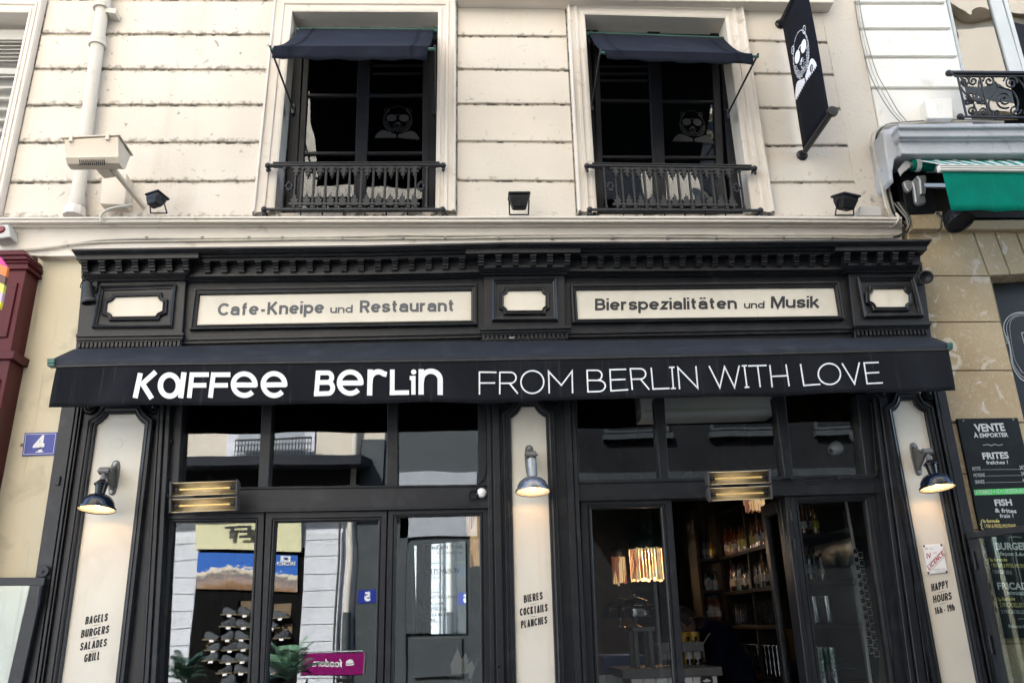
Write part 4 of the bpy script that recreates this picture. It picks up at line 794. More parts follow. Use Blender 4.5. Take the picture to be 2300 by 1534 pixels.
# ---- pilasters
def ext(a, b, y): t = (y-a[1])/(b[1]-a[1]); return (a[0]+(b[0]-a[0])*t, y)
def pilaster(k, head, lb, rb, edgeL, edgeR, vol, label, beads):
    """head: scooped top of the cream panel left to right (zoom k); lb/rb: panel feet in photo px; edgeL/R: (top, lower) points of the outer edges"""
    ox, oy, s = ZR[k]; H = [(ox+x/s, oy+y/s) for x, y in head]
    yb = 1720; L0, R0 = ext(H[0], lb, yb), ext(H[-1], rb, yb)
    t = G(); EL, ER = [ext(*edgeL, y) for y in (895, yb)], [ext(*edgeR, y) for y in (880, yb)]
    t.prism('p', [EL[0], ER[0], ER[1], EL[1]], -.10, .1); board = t.obj('pilaster', 'black_paint', sf, label=label)
    P = WL('p', [L0]+H+[R0], -.112)
    G().slab(P, (0, .013, 0)).obj('cream_panel', 'cream_panel', board)
    g = G(); prof = [(0, -.101), (0, -.128), (.006, -.136), (.016, -.136), (.019, -.146), (.030, -.150), (.034, -.142), (.044, -.142), (.048, -.152), (.058, -.152), (.064, -.13), (.064, -.099)]
    mould(g, P, prof); g.obj('panel_moulding', 'black_paint', board)
    for side, t0, wd, yy in beads:                                   # upright fillets between the moulding and the outer edges
        E_ = EL if side < 0 else ER; E0 = WL('p', E_, -.1); sgn = -side
        G().slab([E0[0]+Vector((sgn*t0, 0, 0)), E0[0]+Vector((sgn*(t0+wd), 0, 0)), E0[1]+Vector((sgn*(t0+wd), 0, 0)), E0[1]+Vector((sgn*t0, 0, 0))], (0, yy+.1, 0)).obj('fillet', 'black_paint', board, bevel=.003)
    for c in vol:
        q = W(k, *c, -.10); g = G()
        g.lathe(q, (0, -1, 0), [(.055, 0), (.055, .018), (.047, .030), (.040, .018), (.035, .018), (.028, .034), (.020, .022), (.014, .030), (.001, .036)], 22); g.obj('volute', 'black_paint', board, smooth=40)
    return board
pilaster('X', [(535, 250), (575, 225), (612, 192), (638, 167), (655, 142), (925, 137), (940, 165), (965, 200), (990, 225), (1022, 248)], (137.7, 1534), (261, 1534), ((141.6, 914), (88.5, 1262)), ((384, 914), (350, 1534)), [(468, 70), (1120, 70)],
         'black pilaster round a cream panel at the left end', [(-1, 0, .10, -.125), (-1, .112, .018, -.135), (-1, .136, .012, -.125), (1, 0, .03, -.115), (1, .04, .025, -.13), (1, .072, .018, -.12)])
pilaster('Y', [(272, 292), (315, 262), (350, 228), (375, 190), (388, 168), (527, 163), (545, 195), (575, 230), (610, 258), (648, 278)], (1159.7, 1534), (1247, 1534), ((1093, 905), (1102, 1534)), ((1290, 905), (1318, 1534)), [(165, 90), (745, 90)],
         'black pilaster round a cream panel in the middle', [(-1, 0, .03, -.12), (-1, .042, .05, -.13), (1, 0, .028, -.12), (1, .038, .045, -.132)])
pilaster('O', [(598, 150), (618, 138), (632, 118), (640, 94), (702, 91), (713, 116), (735, 138), (762, 152)], (2113.3, 1534), (2192.4, 1534), ((1958, 886), (2044, 1534)), ((2119.9, 877.6), (2183.6, 1191.6)), [(548, 60), (783, 58)],
         'black pilaster round a cream panel at the right end', [(-1, 0, .03, -.115), (-1, .042, .06, -.13), (-1, .115, .018, -.122), (1, 0, .07, -.125), (1, .082, .02, -.135)])
def word(parent_name, k, rows, m='black_print', Y=-.1135, b=.03):
    pr = [o for o in sf.children if o.name.startswith('pilaster')][parent_name]
    for w_, a, b1, c in rows: pfit(w_, m, pr, k, a, b1, c, Y, w=.185, gap=.07, X=.74)
def dash(i, k, ls):
    pr = [o for o in sf.children if o.name.startswith('pilaster')][i]
    for a, b in ls:
        A_, B_ = W(k, *a, -.1136), W(k, *b, -.1136); u = Vector((0, 0, .0016)); m_ = (A_+B_)/2
        G().face([A_, m_-u, B_, m_+u]).obj('rule', 'black_print', pr)
word(0, 'I', [('BAGELS', (388, 1265), (490, 1248), (393, 1229)), ('BURGERS', (368, 1327), (496, 1303), (373, 1290)), ('SALADES', (364, 1384), (486, 1363), (369, 1348)), ('GRILL', (382, 1438), (455, 1424), (387, 1400))])
dash(0, 'I', [((410, 1272), (467, 1262)), ((402, 1331), (455, 1321)), ((397, 1390), (452, 1381))])
word(1, 'M', [('BIERES', (180, 1111), (280, 1091), (178, 1071)), ('COCKTAILS', (159, 1180), (305, 1154), (158, 1140)), ('PLANCHES', (165, 1245), (303, 1218), (164, 1206))])
dash(1, 'M', [((203, 1120), (258, 1111)), ((203, 1186), (258, 1177))])
word(2, 'O', [('HAPPY', (803, 1065), (890, 1045), (799, 1027)), ('HOURS', (812, 1125), (907, 1105), (808, 1087)), ('16h - 19h', (820, 1183), (922, 1161), (816, 1148))])
dash(2, 'O', [((824, 1073), (880, 1061)), ((834, 1132), (888, 1121))])
q = W('X', 738, 435, -.1125); pr0 = [o for o in sf.children if o.name.startswith('pilaster')][0]
G().lathe(q, (0, -1, 0), [(.001, .0012), (.0355, .0012), (.037, .0002), (.038, -.001)], 26).obj('hole_cover', 'cream_panel', pr0)
for k, x, y in (('X', 138, 810), ('J', 1828, 1444), ('M', 46, 1442)):
    q = W(k, x, y, -.128)
    if k == 'X': G().box(q.x-.014, q.x+.014, -.14, -.12, q.z-.032, q.z+.032).obj('latch', 'black_iron', sf, bevel=.003)
    else: G().lathe(q, (0, -1, 0), [(.008, -.01), (.010, .004), (.006, .010), (.001, .010)], 12).obj('screw_eye', 'black_iron', sf, smooth=40)

# ---- transoms, doors
def strut(g, k, tl, tr, br, bl, y0, y1): g.prism(k, [tl, tr, br, bl], y0, y1)
for k_, q_, y0_, y1_ in (('J', [(70, 30), (168, 30), (137, 520), (40, 520)], -.06, .08), ('J', [(583, 30), (640, 30), (612, 520), (560, 520)], -.045, .06), ('J', [(1243, 30), (1297, 30), (1297, 510), (1240, 510)], -.045, .06), ('J', [(1720, 25), (1800, 25), (1805, 500), (1719, 500)], -.06, .08)): G().prism(k_, q_, y0_, y1_).obj('transom_post', 'black_paint', sf, bevel=.004)
g = G(); strut(g, 'J', (42, 513), (1775, 494), (1778, 604), (32, 636), -.055, .09); strut(g, 'J', (42, 505), (1775, 486), (1775, 497), (42, 517), -.068, .06); strut(g, 'J', (36, 628), (1778, 598), (1778, 612), (32, 644), -.064, .08)
g.obj('transom_rail', 'black_paint', sf, bevel=.004)
for k_, q_, y0_, y1_ in (('M', [(400, 30), (457, 30), (474, 480), (425, 480)], -.06, .08), ('M', [(868, 30), (920, 30), (946, 480), (900, 480)], -.045, .06), ('M', [(1500, 20), (1558, 20), (1602, 460), (1556, 460)], -.045, .06), ('M', [(1932, 15), (2030, 15), (2055, 450), (1985, 450)], -.06, .08)): G().prism(k_, q_, y0_, y1_).obj('transom_post', 'black_paint', sf, bevel=.004)
g = G(); strut(g, 'M', (425, 480), (2056, 444), (2072, 530), (445, 572), -.055, .09); strut(g, 'M', (425, 468), (2056, 432), (2056, 446), (425, 484), -.068, .06); strut(g, 'M', (440, 562), (2065, 522), (2067, 534), (440, 576), -.064, .08)
g.obj('transom_rail', 'black_paint', sf, bevel=.004)
def tpane(k, p, m): G().prism(k, p, .020, .026).obj('transom_pane', m, sf)
tpane('J', [(160, 10), (590, 10), (565, 515), (130, 515)], 'shop_glass'); tpane('J', [(632, 10), (1250, 10), (1245, 510), (605, 510)], 'shop_glass'); tpane('J', [(1290, 10), (1725, 10), (1725, 503), (1290, 505)], 'shop_glass')
tpane('M', [(450, 10), (875, 10), (908, 475), (465, 478)], 'bar_glass'); tpane('M', [(912, 10), (1508, 5), (1562, 455), (940, 468)], 'bar_glass'); tpane('M', [(1550, 5), (1940, 5), (1992, 440), (1596, 452)], 'bar_glass')
LP = [(0, .04), (0, -.03), (.06, -.036), (.62, -.036), (.64, -.028), (.70, -.024), (.74, -.032), (.86, -.032), (.90, -.018), (1, -.014), (1, .03)]
def leaf(k, outer, inner, gm, glass_y=.008):
    O, I_ = WL(k, outer, -.03), WL(k, inner, -.03); g = G()
    g.loops([[Vector((lp(a.x, b.x, t), y, lp(a.z, b.z, t))) for a, b in zip(O, I_)] for t, y in LP]); d = g.obj('door', 'black_paint', sf)
    G().slab([Vector((p.x, glass_y, p.z)) for p in off2(I_, .004)], (0, .006, 0)).obj('pane', gm, d); return d
leaf('p', [(357, 1153), (594.5, 1150), (574, 1720), (318, 1720)], [(388.8, 1172.5), (572.5, 1170.8), (545, 1720), (346, 1720)], 'shop_glass')
leaf('p', [(596.5, 1150), (869.7, 1147), (857, 1720), (576, 1720)], [(620, 1172.5), (849.2, 1168.3), (834, 1720), (587, 1720)], 'shop_glass')
leaf('p', [(871.5, 1147), (1098, 1142), (1103, 1720), (859, 1720)], [(890.3, 1160.5), (1076.5, 1156.7), (1081, 1720), (881, 1720)], 'shop_glass')
leaf('N', [(10, 85), (735, 76), (860, 1760), (60, 1760)], [(102, 145), (655, 135), (772, 1760), (175, 1760)], 'bar_glass')
leaf('O', [(72, 578), (515, 560), (700, 1700), (212, 1700)], [(122, 612), (466, 598), (620, 1700), (258, 1700)], 'bar_glass')
# right hand inner leaf folded inwards
q0, q1 = W('O', 66, 585, 0), W('O', 205, 1700, 0)
g = G(); xh = (q0.x+q1.x)/2-.015; zt = q0.z; zb = q1.z
for y0, y1, z0, z1 in ((.05, .13, zb, zt), (.40, .47, zb, zt), (.13, .40, zt-.09, zt)): g.box(xh-.022, xh+.022, y0, y1, z0, z1)
dl = g.obj('door', 'black_paint', sf, label='door leaf folded back into the bar', bevel=.004); G().box(xh-.003, xh+.003, .13, .40, zb, zt-.09).obj('pane', 'bar_glass', dl)
g = G(); strut(g, 'O', (50, 578), (74, 577), (216, 1700), (188, 1700), -.045, .05); g.obj('door_post', 'black_paint', sf, bevel=.003)
for y in (655, 800):
    q = W('O', 70+(y-580)*.125, y, -.05); G().tube([q, q+Vector((0, 0, -.07))], .007, 8).obj('hinge', 'black_iron', sf)
for q_ in ([(352, 905), (384, 905), (352, 1720), (300, 1720)], [(1096, 900), (1112, 900), (1112, 1720), (1101, 1720)], [(1270, 900), (1293, 900), (1322, 1720), (1300, 1720)], [(1945, 880), (1990, 880), (2090, 1720), (2036, 1720)]): G().prism('p', q_, -.06, .09).obj('jamb', 'black_paint', sf)

# ---------------------------------------------------------------- main awning
t = thing('cafe_awning', 'long black awning lettered Kaffee Berlin and From Berlin with love above the doors', 'awning', W('p', 1150, 900, -.4)[:])
aw = t
def yi(x, xs, ys):
    for i in range(len(xs)-1):
        if x <= xs[i+1] or i == len(xs)-2: return lp(ys[i], ys[i+1], (x-xs[i])/(xs[i+1]-xs[i]))
N_ = 150; us = [i/N_ for i in range(N_+1)]
def row(x0, x1, xs, ys, Y, f=0): return [W('p', lp(x0, x1, u), yi(lp(x0, x1, u), xs, ys)+(f*math.sin(u*41)), Y) for u in us]
back = row(166, 2096, [166, 400, 1143, 1500, 2096], [784, 777.5, 766, 763, 758], -.16)
lt = row(122, 2128, [122, 280, 1040, 1600, 2128], [804.5, 803, 795.5, 784.5, 770], -.405)
l2 = row(122, 2128, [122, 280, 1040, 1600, 2128], [808, 806.5, 799, 788, 773], -.425)
lb = row(124, 2130, [127, 280, 1040, 1540, 2040, 2130], [821, 817.5, 807.5, 798, 785, 782.5], -.43)
sg = []
for j in range(5):
    v = j/4; sg.append([lp(a, b, v)+Vector((0, 0, -.006*math.sin(math.pi*v)+.003*math.sin(i*.68+v*2)*math.sin(math.pi*v))) for i, (a, b) in enumerate(zip(back, lt))])
g = G(); g.loops(sg+[l2, lb, [p+Vector((0, .05, 0)) for p in lb]], closed=False); g.loops([[back[0], lt[0], lb[0]], [back[0], back[0]+Vector((0, 0, -.12)), lb[0]+Vector((0, .05, 0))]], closed=False); g.loops([[back[-1], lt[-1], lb[-1]], [back[-1], back[-1]+Vector((0, 0, -.12)), lb[-1]+Vector((0, .05, 0))]], closed=False)
g.obj('canopy', 'awning_top', t, smooth=35)
vt = row(127, 2130, [127, 280, 1040, 1540, 2040, 2130], [823, 819, 809, 799.5, 786.5, 784.5], -.415)
vb = row(107, 2148.5, [107, 280, 886, 1040, 1518, 2040, 2148], [913.5, 911.5, 905.8, 904.6, 893.5, 880.5, 875.5], -.415, 1.3)
def rip(x): return .014*math.sin(x*3.7+.6)+.009*math.sin(x*8.9+1)+.004*math.sin(x*21)
vg = []
for j in range(9):
    v = j/8; vg.append([lp(a, b, v)+Vector((0, rip(lp(a.x, b.x, v))*v*v, 0)) for i, (a, b) in enumerate(zip(vt, vb))])
g = G(); g.loops(vg, closed=False); o = g.obj('valance', 'awning_cloth', t, smooth=60); sm = o.modifiers.new('thick', 'SOLIDIFY'); sm.thickness = .002; sm.offset = 0
VY = -.432
G().tube([p+Vector((0, -.004, 0)) for p in vt], .006, 6).obj('piping', 'cable_grey', t)
g = G(); g.tube([W('p', 112, 816, -.385), W('p', 1150, 801, -.385), W('p', 2138, 780, -.385)], .012, 8); g.obj('front_bar', 'green_metal', t)
for k, poly in (('E', [(337, 1103), (390, 1101), (388, 1156), (337, 1158)]), ('F', [(1010, 949), (1045, 949), (1047, 993), (1013, 996)])):
    g = G(); g.prism(k, poly, -.44, -.38); g.prism(k, [(lp(poly[0][0], poly[3][0], .45), lp(poly[0][1], poly[3][1], .45)), (lp(poly[1][0], poly[2][0], .45), lp(poly[1][1], poly[2][1], .45)), (lp(poly[1][0], poly[2][0], .6), lp(poly[1][1], poly[2][1], .6)), (lp(poly[0][0], poly[3][0], .6), lp(poly[0][1], poly[3][1], .6))], -.446, -.43); g.obj('end_cap', 'green_metal', t, bevel=.003)
for xp in (300, 1190, 1990):                                        # folding arms under the cloth
    a, b = W('p', xp, 840, -.13), W('p', xp+40, 826, -.38); G().beam(a, b, .04, .03).obj('folding_arm', 'black_iron', t, bevel=.003)
q = W('G', 1915, 612, -.2); G().tube([q+Vector((-.02, 0, 0)), q+Vector((.02, 0, 0))], .008, 8).obj('sensor', 'galvanised', t)
# lettering on the valance, stroke by stroke
def on_cloth(p, d):
    u = (p.x-vt[0].x)/(vt[-1].x-vt[0].x)*N_; i = max(0, min(N_-1, int(u))); zt_, zb_ = lp(vt[i].z, vt[i+1].z, u-i), lp(vb[i].z, vb[i+1].z, u-i); v = (zt_-p.z)/(zt_-zb_)
    return Vector((p.x, -.4195+rip(p.x)*v*v-.0003*d, p.z))
def fT(x, y, d=0): return on_cloth(W('T', x, y, -.415), d)
def fU(x, y, d=0): return on_cloth(W('U', x, y, -.415), d)
def arcp(cx, cy, rx, ry, a0, a1, n=22): return [(cx+rx*math.cos(R(lp(a0, a1, i/n))), cy-ry*math.sin(R(lp(a0, a1, i/n)))) for i in range(n+1)]
def letter(fm, w, strokes, dots=()):
    g = G()
    for i, s in enumerate(strokes):
        cl = s[0] == s[-1] or (abs(s[0][0]-s[-1][0])+abs(s[0][1]-s[-1][1]) < .5 and len(s) > 6)
        ribbon(g, s[:-1] if cl else s, w, fm, i, cl)
    for cx, cy, r in dots: g.face([fm(x, y, 5) for x, y in arcp(cx, cy, r, r, 0, 360, 16)[:-1]])
    g.obj('letter', 'white_print', valance)
valance = o
B_ = 36
letter(fT, B_-2, [[(109, 177), (77, 348)], [(213, 168), (112, 262)], [(118, 240), (190, 352)]])
letter(fT, B_, [arcp(306, 261, 61, 72, 0, 360, 26), [(405, 171), (381, 345)]])
for x in (0, 146): letter(fT, B_-4, [[(460+x, 172), (440+x*.985, 345)], [(446+x, 188), (574+x, 187)], [(450+x, 260), (557+x, 259)]])
for cx, cy in ((813, 254), (1015, 252), (1534, 242)): letter(fT, B_-2, [arcp(cx, cy, 74, 73, -10, 318, 26), [(cx-66, cy+3), (cx+82, cy+2)]])
letter(fT, B_-4, [[(1317, 160), (1303, 333)], [(1304, 175)]+arcp(1382, 207, 27, 32, 90, -90, 10)+[(1314, 240)], [(1314, 241)]+arcp(1386, 279, 30, 38, 90, -90, 10)+[(1288, 318)]])
letter(fT, B_, [[(1670, 152), (1666, 330)], [(1668, 250)]+arcp(1725, 225, 55, 57, 170, 50, 12)+[(1782, 186)]])
letter(fT, B_-4, [[(1820, 152), (1819, 327)], [(1802, 311), (1934, 311)]])
letter(fT, 29, [[(1963, 196), (1964, 326)], [(1938, 211), (1964, 211)]], [(1965, 170, 18)])
letter(fT, B_, [[(2016, 150), (2016, 326)], [(2017, 240)]+arcp(2082, 224, 63, 60, 165, 0, 14)+[(2145, 326)]])
w8 = 7.5
UL = [[[(85, 242), (85, 129), (173, 130)], [(86, 184), (166, 184)]],
      [[(190, 242), (190, 130)], [(187, 130)]+arcp(245, 158, 29, 28, 90, -90, 10)+[(190, 186)], [(240, 186), (283, 239)]], [arcp(358, 180, 59, 58, 0, 360, 30)], [[(445, 239), (442, 126), (508, 196), (563, 124), (566, 237)]],
      [[(645, 234), (640, 120)], [(637, 120)]+arcp(690, 146, 27, 26, 90, -90, 10)+[(643, 172)], [(690, 172)]+arcp(700, 201, 34, 29, 90, -90, 10)+[(642, 231)]],
      [[(842, 115), (758, 117), (763, 227), (851, 223)], [(760, 170), (838, 168)]], [[(872, 224), (863, 110)], [(860, 112)]+arcp(915, 139, 28, 27, 90, -90, 10)+[(866, 167)], [(915, 166), (961, 221)]], [[(971, 106), (980, 217), (1066, 213)]],
      [[(1078, 104), (1086, 213)], [(1063, 105), (1092, 104)], [(1073, 214), (1099, 212)]], [[(1119, 216), (1109, 105), (1213, 210), (1202, 98)]],
      [[(1270, 97), (1326, 209), (1350, 102), (1403, 206), (1426, 95)]], [[(1452, 96), (1467, 206)], [(1439, 97), (1466, 95)], [(1455, 207), (1480, 205)]], [[(1472, 97), (1568, 94)], [(1521, 97), (1537, 205)]],
      [[(1584, 92), (1600, 204)], [(1667, 89), (1685, 201)], [(1592, 150), (1677, 147)]], [[(1742, 87), (1759, 198), (1843, 193)]], [arcp(1890, 140, 57, 55, 0, 360, 30)], [[(1956, 84), (2020, 190), (2046, 79)]], [[(2146, 79), (2070, 82), (2085, 189), (2166, 185)], [(2078, 135), (2148, 131)]]]
for s in UL: letter(fU, w8, s)

# ---------------------------------------------------------------- wall lamps
def wall_lamp(label, P, m_shade, m_neck, roll, ls):
    """P: middle of the wall plate"""
    P = Vector(P); t = thing('wall_lamp', label, 'lamp', P[:], 'enamel wall lamps on the cream panels')
    g = G(); out = [(0, .125), (.022, .118), (.032, .085), (.036, .02), (.030, -.07), (.022, -.112), (0, -.122)]
    pl = [(x, z) for x, z in out] + [(-x, z) for x, z in out[-2:0:-1]]
    g.slab([P+Vector((x, -.008, z)) for x, z in pl], (0, .012, 0)); g.slab([P+Vector((-.011, 0, .085)), P+Vector((-.011, -.13, .035)), P+Vector((-.011, -.13, -.005)), P+Vector((-.011, 0, -.095))], (.022, 0, 0)); g.obj('wall_plate', 'lamp_steel', t, bevel=.005)
    for dz in (.098, -.098): G().lathe(P+Vector((0, -.012, dz)), (0, -1, 0), [(.015, 0), (.015, .003), (.010, .004), (.009, .010), (.001, .011)], 10).obj('bolt', 'galvanised', t)
    J = P+Vector((0, -.165, .02)); G().tube([J+Vector((-.035, 0, 0)), J+Vector((.035, 0, 0))], .026, 14).obj('joint', 'lamp_steel', t, smooth=40, bevel=.004)
    G().tube([J+Vector((-.047, 0, 0)), J+Vector((.047, 0, 0))], .009, 8).obj('joint_bolt', 'lamp_steel', t)
    ax = Vector((0.03*roll, -.13, -1)).normalized()
    G().lathe(J, ax, [(.014, 0), (.017, .035), (.017, .05), (.020, .052), (.020, .062), (.017, .064)], 12).obj('neck', 'lamp_steel', t, smooth=40)
    T0 = J+ax*.062
    if m_neck == 'black_gloss': pf = [(.018, 0), (.030, .010), (.050, .030), (.050, .036), (.040, .038), (.038, .05), (.031, .10), (.030, .108)]
    else: pf = [(.020, -.03), (.034, -.028), (.036, .0), (.037, .098), (.042, .108)]
    G().lathe(T0, ax, pf, 18).obj('lamp_holder', m_neck, t, smooth=35)
    S0 = T0+ax*.100
    G().lathe(S0, ax, [(.030, 0), (.050, .006), (.072, .018), (.091, .036), (.104, .060), (.109, .082), (.111, .090), (.120, .094), (.121, .108), (.118, .109), (.116, .103), (.108, .098), (.103, .082), (.090, .050), (.060, .022), (.02, .012)], 32).obj('shade', [m_shade], t, smooth=50)
    G().lathe(S0, ax, [(.1155, .1035), (.1075, .0972), (.1022, .081), (.0892, .049), (.059, .0228), (.018, .0135)], 32).obj('shade_lining', 'enamel_white', t, smooth=60)
    g = G(); g.ball(S0+ax*.060, .026, 12); g.obj('bulb', 'bulb_glow', t, smooth=60)
    l = bpy.data.lights.new('bulb_light', 'POINT'); l.energy = ls; l.color = (1.0, .62, .30); l.shadow_soft_size = .03; lo = bpy.data.objects.new('bulb_light', l); lo.location = S0+ax*.098; link(lo, t)
wall_lamp('dark blue enamel lamp on the left cream panel above BAGELS', W('X', 706, 783, -.112), 'enamel_blue', 'black_gloss', -.3, 0.012)
wall_lamp('steel grey lamp on the middle cream panel above BIERES', W('Y', 478, 755, -.112), 'enamel_grey', 'galvanised', 0, 0.012)
wall_lamp('dark blue enamel lamp on the right cream panel above the licence card', W('O', 722, 390, -.112), 'enamel_blue', 'black_gloss', .6, 0.030)

# ---------------------------------------------------------------- heaters
def heater(label, c, roll):
    t = thing('patio_heater', label, 'heater', c[:], 'double tube heaters on the transom rails'); c = Vector(c); w = .215
    M_ = Matrix.Translation(c) @ Matrix.Rotation(R(roll), 4, 'Y')
    for dz, dy in ((.054, -.02), (-.054, .0)):
        prof = [(-.070, .042), (-.03, .044), (.0, .036), (.015, .013), (.018, -.01), (.008, -.030), (-.02, -.042), (-.05, -.044)]
        def tr(x, y, z): return M_ @ Vector((x, y+dy, z+dz))
        g = G(); g.loops([[tr(x, y, z) for y, z in prof] for x in (-w, w)], closed=False); o = g.obj('reflector', 'brass_reflector', t, smooth=40); s_ = o.modifiers.new('thick', 'SOLIDIFY'); s_.thickness = .003
        for sx in (-1, 1):
            G().slab([tr(sx*w, y*1.12-.004, z*1.14) for y, z in prof], (M_.to_3x3() @ Vector((sx*.012, 0, 0)))).obj('end_plate', 'heater_end', t, bevel=.003)
            G().tube([tr(sx*w*.93, -.035, .0), tr(sx*w*.80, -.035, 0)], .013, 10).obj('tube_holder', 'black_iron', t)
        G().tube([tr(-w*.82, -.035, 0), tr(w*.82, -.035, 0)], .0065, 10).obj('tube', 'heater_tube', t, smooth=60)
    G().obox(M_ @ Vector((0, .05, 0)), (.10, 0, 0), (0, .035, 0), (0, 0, .03)).obj('mount', 'black_iron', t, bevel=.004)
    G().obox(M_ @ Vector((0, .10, -.01)), (.03, 0, 0), (0, .035, 0), (0, 0, .05)).obj('mount', 'black_iron', t, bevel=.004)
ch = W('J', 292, 558, -.20); heater('double gold tube heater above the left pair of doors', ch, -1.0)
cr_ = W('M', 1302, 500, -.20); heater('double gold tube heater above the open right doorway, tubes glowing amber', cr_, -1.0)

# ---------------------------------------------------------------- spot lamps on the cornice ends, sensor, cables
def spot(label, c, tgt, mount):
    t = thing('spot_lamp', label, 'spotlight', c[:], 'small black spot lamps at the ends of the cafe front'); c, tgt = Vector(c), Vector(tgt); d = (tgt-c).normalized()
    G().lathe(c-d*.07, d, [(.001, -.01), (.030, 0), (.034, .02), (.036, .05), (.046, .13), (.050, .15), (.050, .165), (.044, .165), (.040, .14), (.001, .13)], 20).obj('barrel', 'black_plastic', t, smooth=40)
    G().lathe(c-d*.07, d, [(.0505, .138), (.053, .140), (.053, .150), (.0505, .152)], 20).obj('collar', 'heater_end', t)
    G().beam(mount, c-d*.02, .03, .02).obj('bracket', 'black_iron', t, bevel=.003); m = Vector(mount); G().box(m.x-.03, m.x+.03, m.y-.01, m.y+.03, m.z-.045, m.z+.045).obj('mount', 'black_iron', t, bevel=.005)
    G().tube(curve([m+Vector((0, -.02, .03)), c+Vector((-.03, -.02, .09)), c+Vector((-.06, 0, .03)), c-d*.06], 5), .004, 6).obj('lead', 'cable_black', t)
spot('black spot lamp angled down at the left end of the frieze', W('E', 632, 622, -.24), W('E', 632, 622, -.24)+Vector((.09, .02, -.45)), W('E', 672, 590, -.14))
spot('black spot lamp pointing outwards at the right end of the frieze', W('F', 858, 498, -.22), W('F', 868, 508, -.9), W('F', 810, 515, -.13))
c = W('J', 1740, 532, -.075); t = thing('motion_sensor', 'round white motion sensor at the right end of the left transom rail', 'sensor', c[:])
G().lathe(c, (0, -1, 0), [(.034, -.012), (.036, .0), (.034, .012), (.024, .022), (.001, .027)], 24, cap0=True).obj('dome', 'white_plastic', t, smooth=60)
c2 = W('J', 1695, 545, -.07)
cb = [c2+Vector((.034*math.cos(a), -.002*a, .034*math.sin(a))) for a in [i*.5 for i in range(26)]]
t = thing('sensor_cable', 'coil of thin black cable beside the round white motion sensor', 'cable', c2[:]); G().tube(cb, .0045, 6).obj('line', 'cable_black', t, smooth=60)
G().tube(curve([cb[-1], W('J', 1720, 490, -.07), W('J', 1758, 440, -.07), W('J', 1763, 300, -.07), W('J', 1758, 60, -.07)], 6), .0045, 6).obj('line', 'cable_black', t, smooth=60)
cable('heater_cable', 'black cable looping up the left jamb to the left heater', [('J', 112, 562, -.12), ('J', 85, 545, -.1), ('J', 78, 500, -.09), ('J', 82, 420, -.09), ('J', 96, 250, -.09), ('J', 104, 60, -.09)], .006, 'cable_black', clips=[('J', 84, 455, -.085), ('J', 100, 262, -.085)])
cable('heater_cable', 'black cable running right along the transom rail from the right heater', [('M', 1470, 455, -.15), ('M', 1520, 460, -.09), ('M', 1590, 452, -.085), ('M', 1660, 465, -.085), ('M', 1780, 462, -.085), ('M', 1850, 452, -.085), ('M', 1960, 455, -.085), ('M', 2025, 445, -.085), ('M', 2038, 420, -.085), ('M', 2030, 330, -.085), ('M', 2010, 60, -.085)], .006, 'cable_black', clips=[('M', 1590, 452, -.08), ('M', 1838, 453, -.08), ('M', 2037, 405, -.08)])

# ---------------------------------------------------------------- licence card, house number
t = thing('licence_card', 'white enamel licence card with red diagonal lettering on the right cream panel', 'sign', W('O', 820, 900, -.12)[:])
cd_ = [(757, 828), (858, 823), (886, 968), (784, 976)]
G().prism('O', cd_, -.122, -.1125).obj('card', 'white_plastic', t, bevel=.002)
YC = -.1232
def seg(g, k, a, b, w, Y): 
    A, B = W(k, *a, Y), W(k, *b, Y); n = (B-A).cross(Vector((0, 1, 0))).normalized()*w/2; g.face([A+n, B+n, B-n, A-n])
g = G(); seg(g, 'O', (776, 940), (866, 846), .0022, YC); seg(g, 'O', (787, 972), (880, 872), .0022, YC); g.obj('diagonal', 'red_print', t)
pfit('LICENCE', 'red_print', t, 'O', (790, 958), (868, 876), (780, 936), YC, w=.20); ptext('IV', 'red_print', t, 'O', (779, 897), (803, 893), (775, 872), YC, bold=.02)
ptext('69', 'red_print', t, 'O', (771, 852), (783, 851), (769, 842), YC)
ptext('ème', 'red_print', t, 'O', (812, 872), (828, 870), (811, 864), YC); ptext('A N C', 'black_print', t, 'O', (790, 851), (810, 849), (789, 844), YC)
ptext('ANNÉE PRÉFECTORALE', 'black_print', t, 'O', (812, 957), (872, 953), (811, 952), YC); ptext('du 9 Février 1976', 'black_print', t, 'O', (822, 967), (874, 964), (821, 962), YC)
for x, y in ((764, 833), (853, 828), (786, 969), (880, 964)):
    q = W('O', x, y, -.1235); G().lathe(q, (0, -1, 0), [(.001, .003), (.005, .002), (.008, -.001)], 10).obj('screw', 'black_iron', t)
t = thing('house_number_plate', 'blue enamel house number 4 on the beige wall', 'sign', W('I', 180, 440, .03)[:])
pl = [(112, 391), (263, 387), (249, 491), (99, 496)]
P_ = W('I', 180, 440, .085)
G().prism('I', pl, .075, .084).obj('plate', 'plate_blue', t, bevel=.002)
for x, y in ((100, 446), (258, 438)): G().lathe(W('I', x, y, .082), (0, -1, 0), [(.001, .004), (.012, .003), (.014, 0)], 12).obj('ear', 'lamp_steel', t)
Q = WL('I', pl, .0745); g = G(); A_ = off2(Q, -.010); B2 = off2(Q, -.0125); g.loops([A_, B2]); g.obj('border', 'white_print', t)
ptext('4', 'white_print', t, 'I', (146, 478), (198, 474), (157, 408), .0743, bold=.04)
g = G(); seg(g, 'I', (162, 478), (198, 475), .006, .0741); g.obj('serif', 'white_print', t)
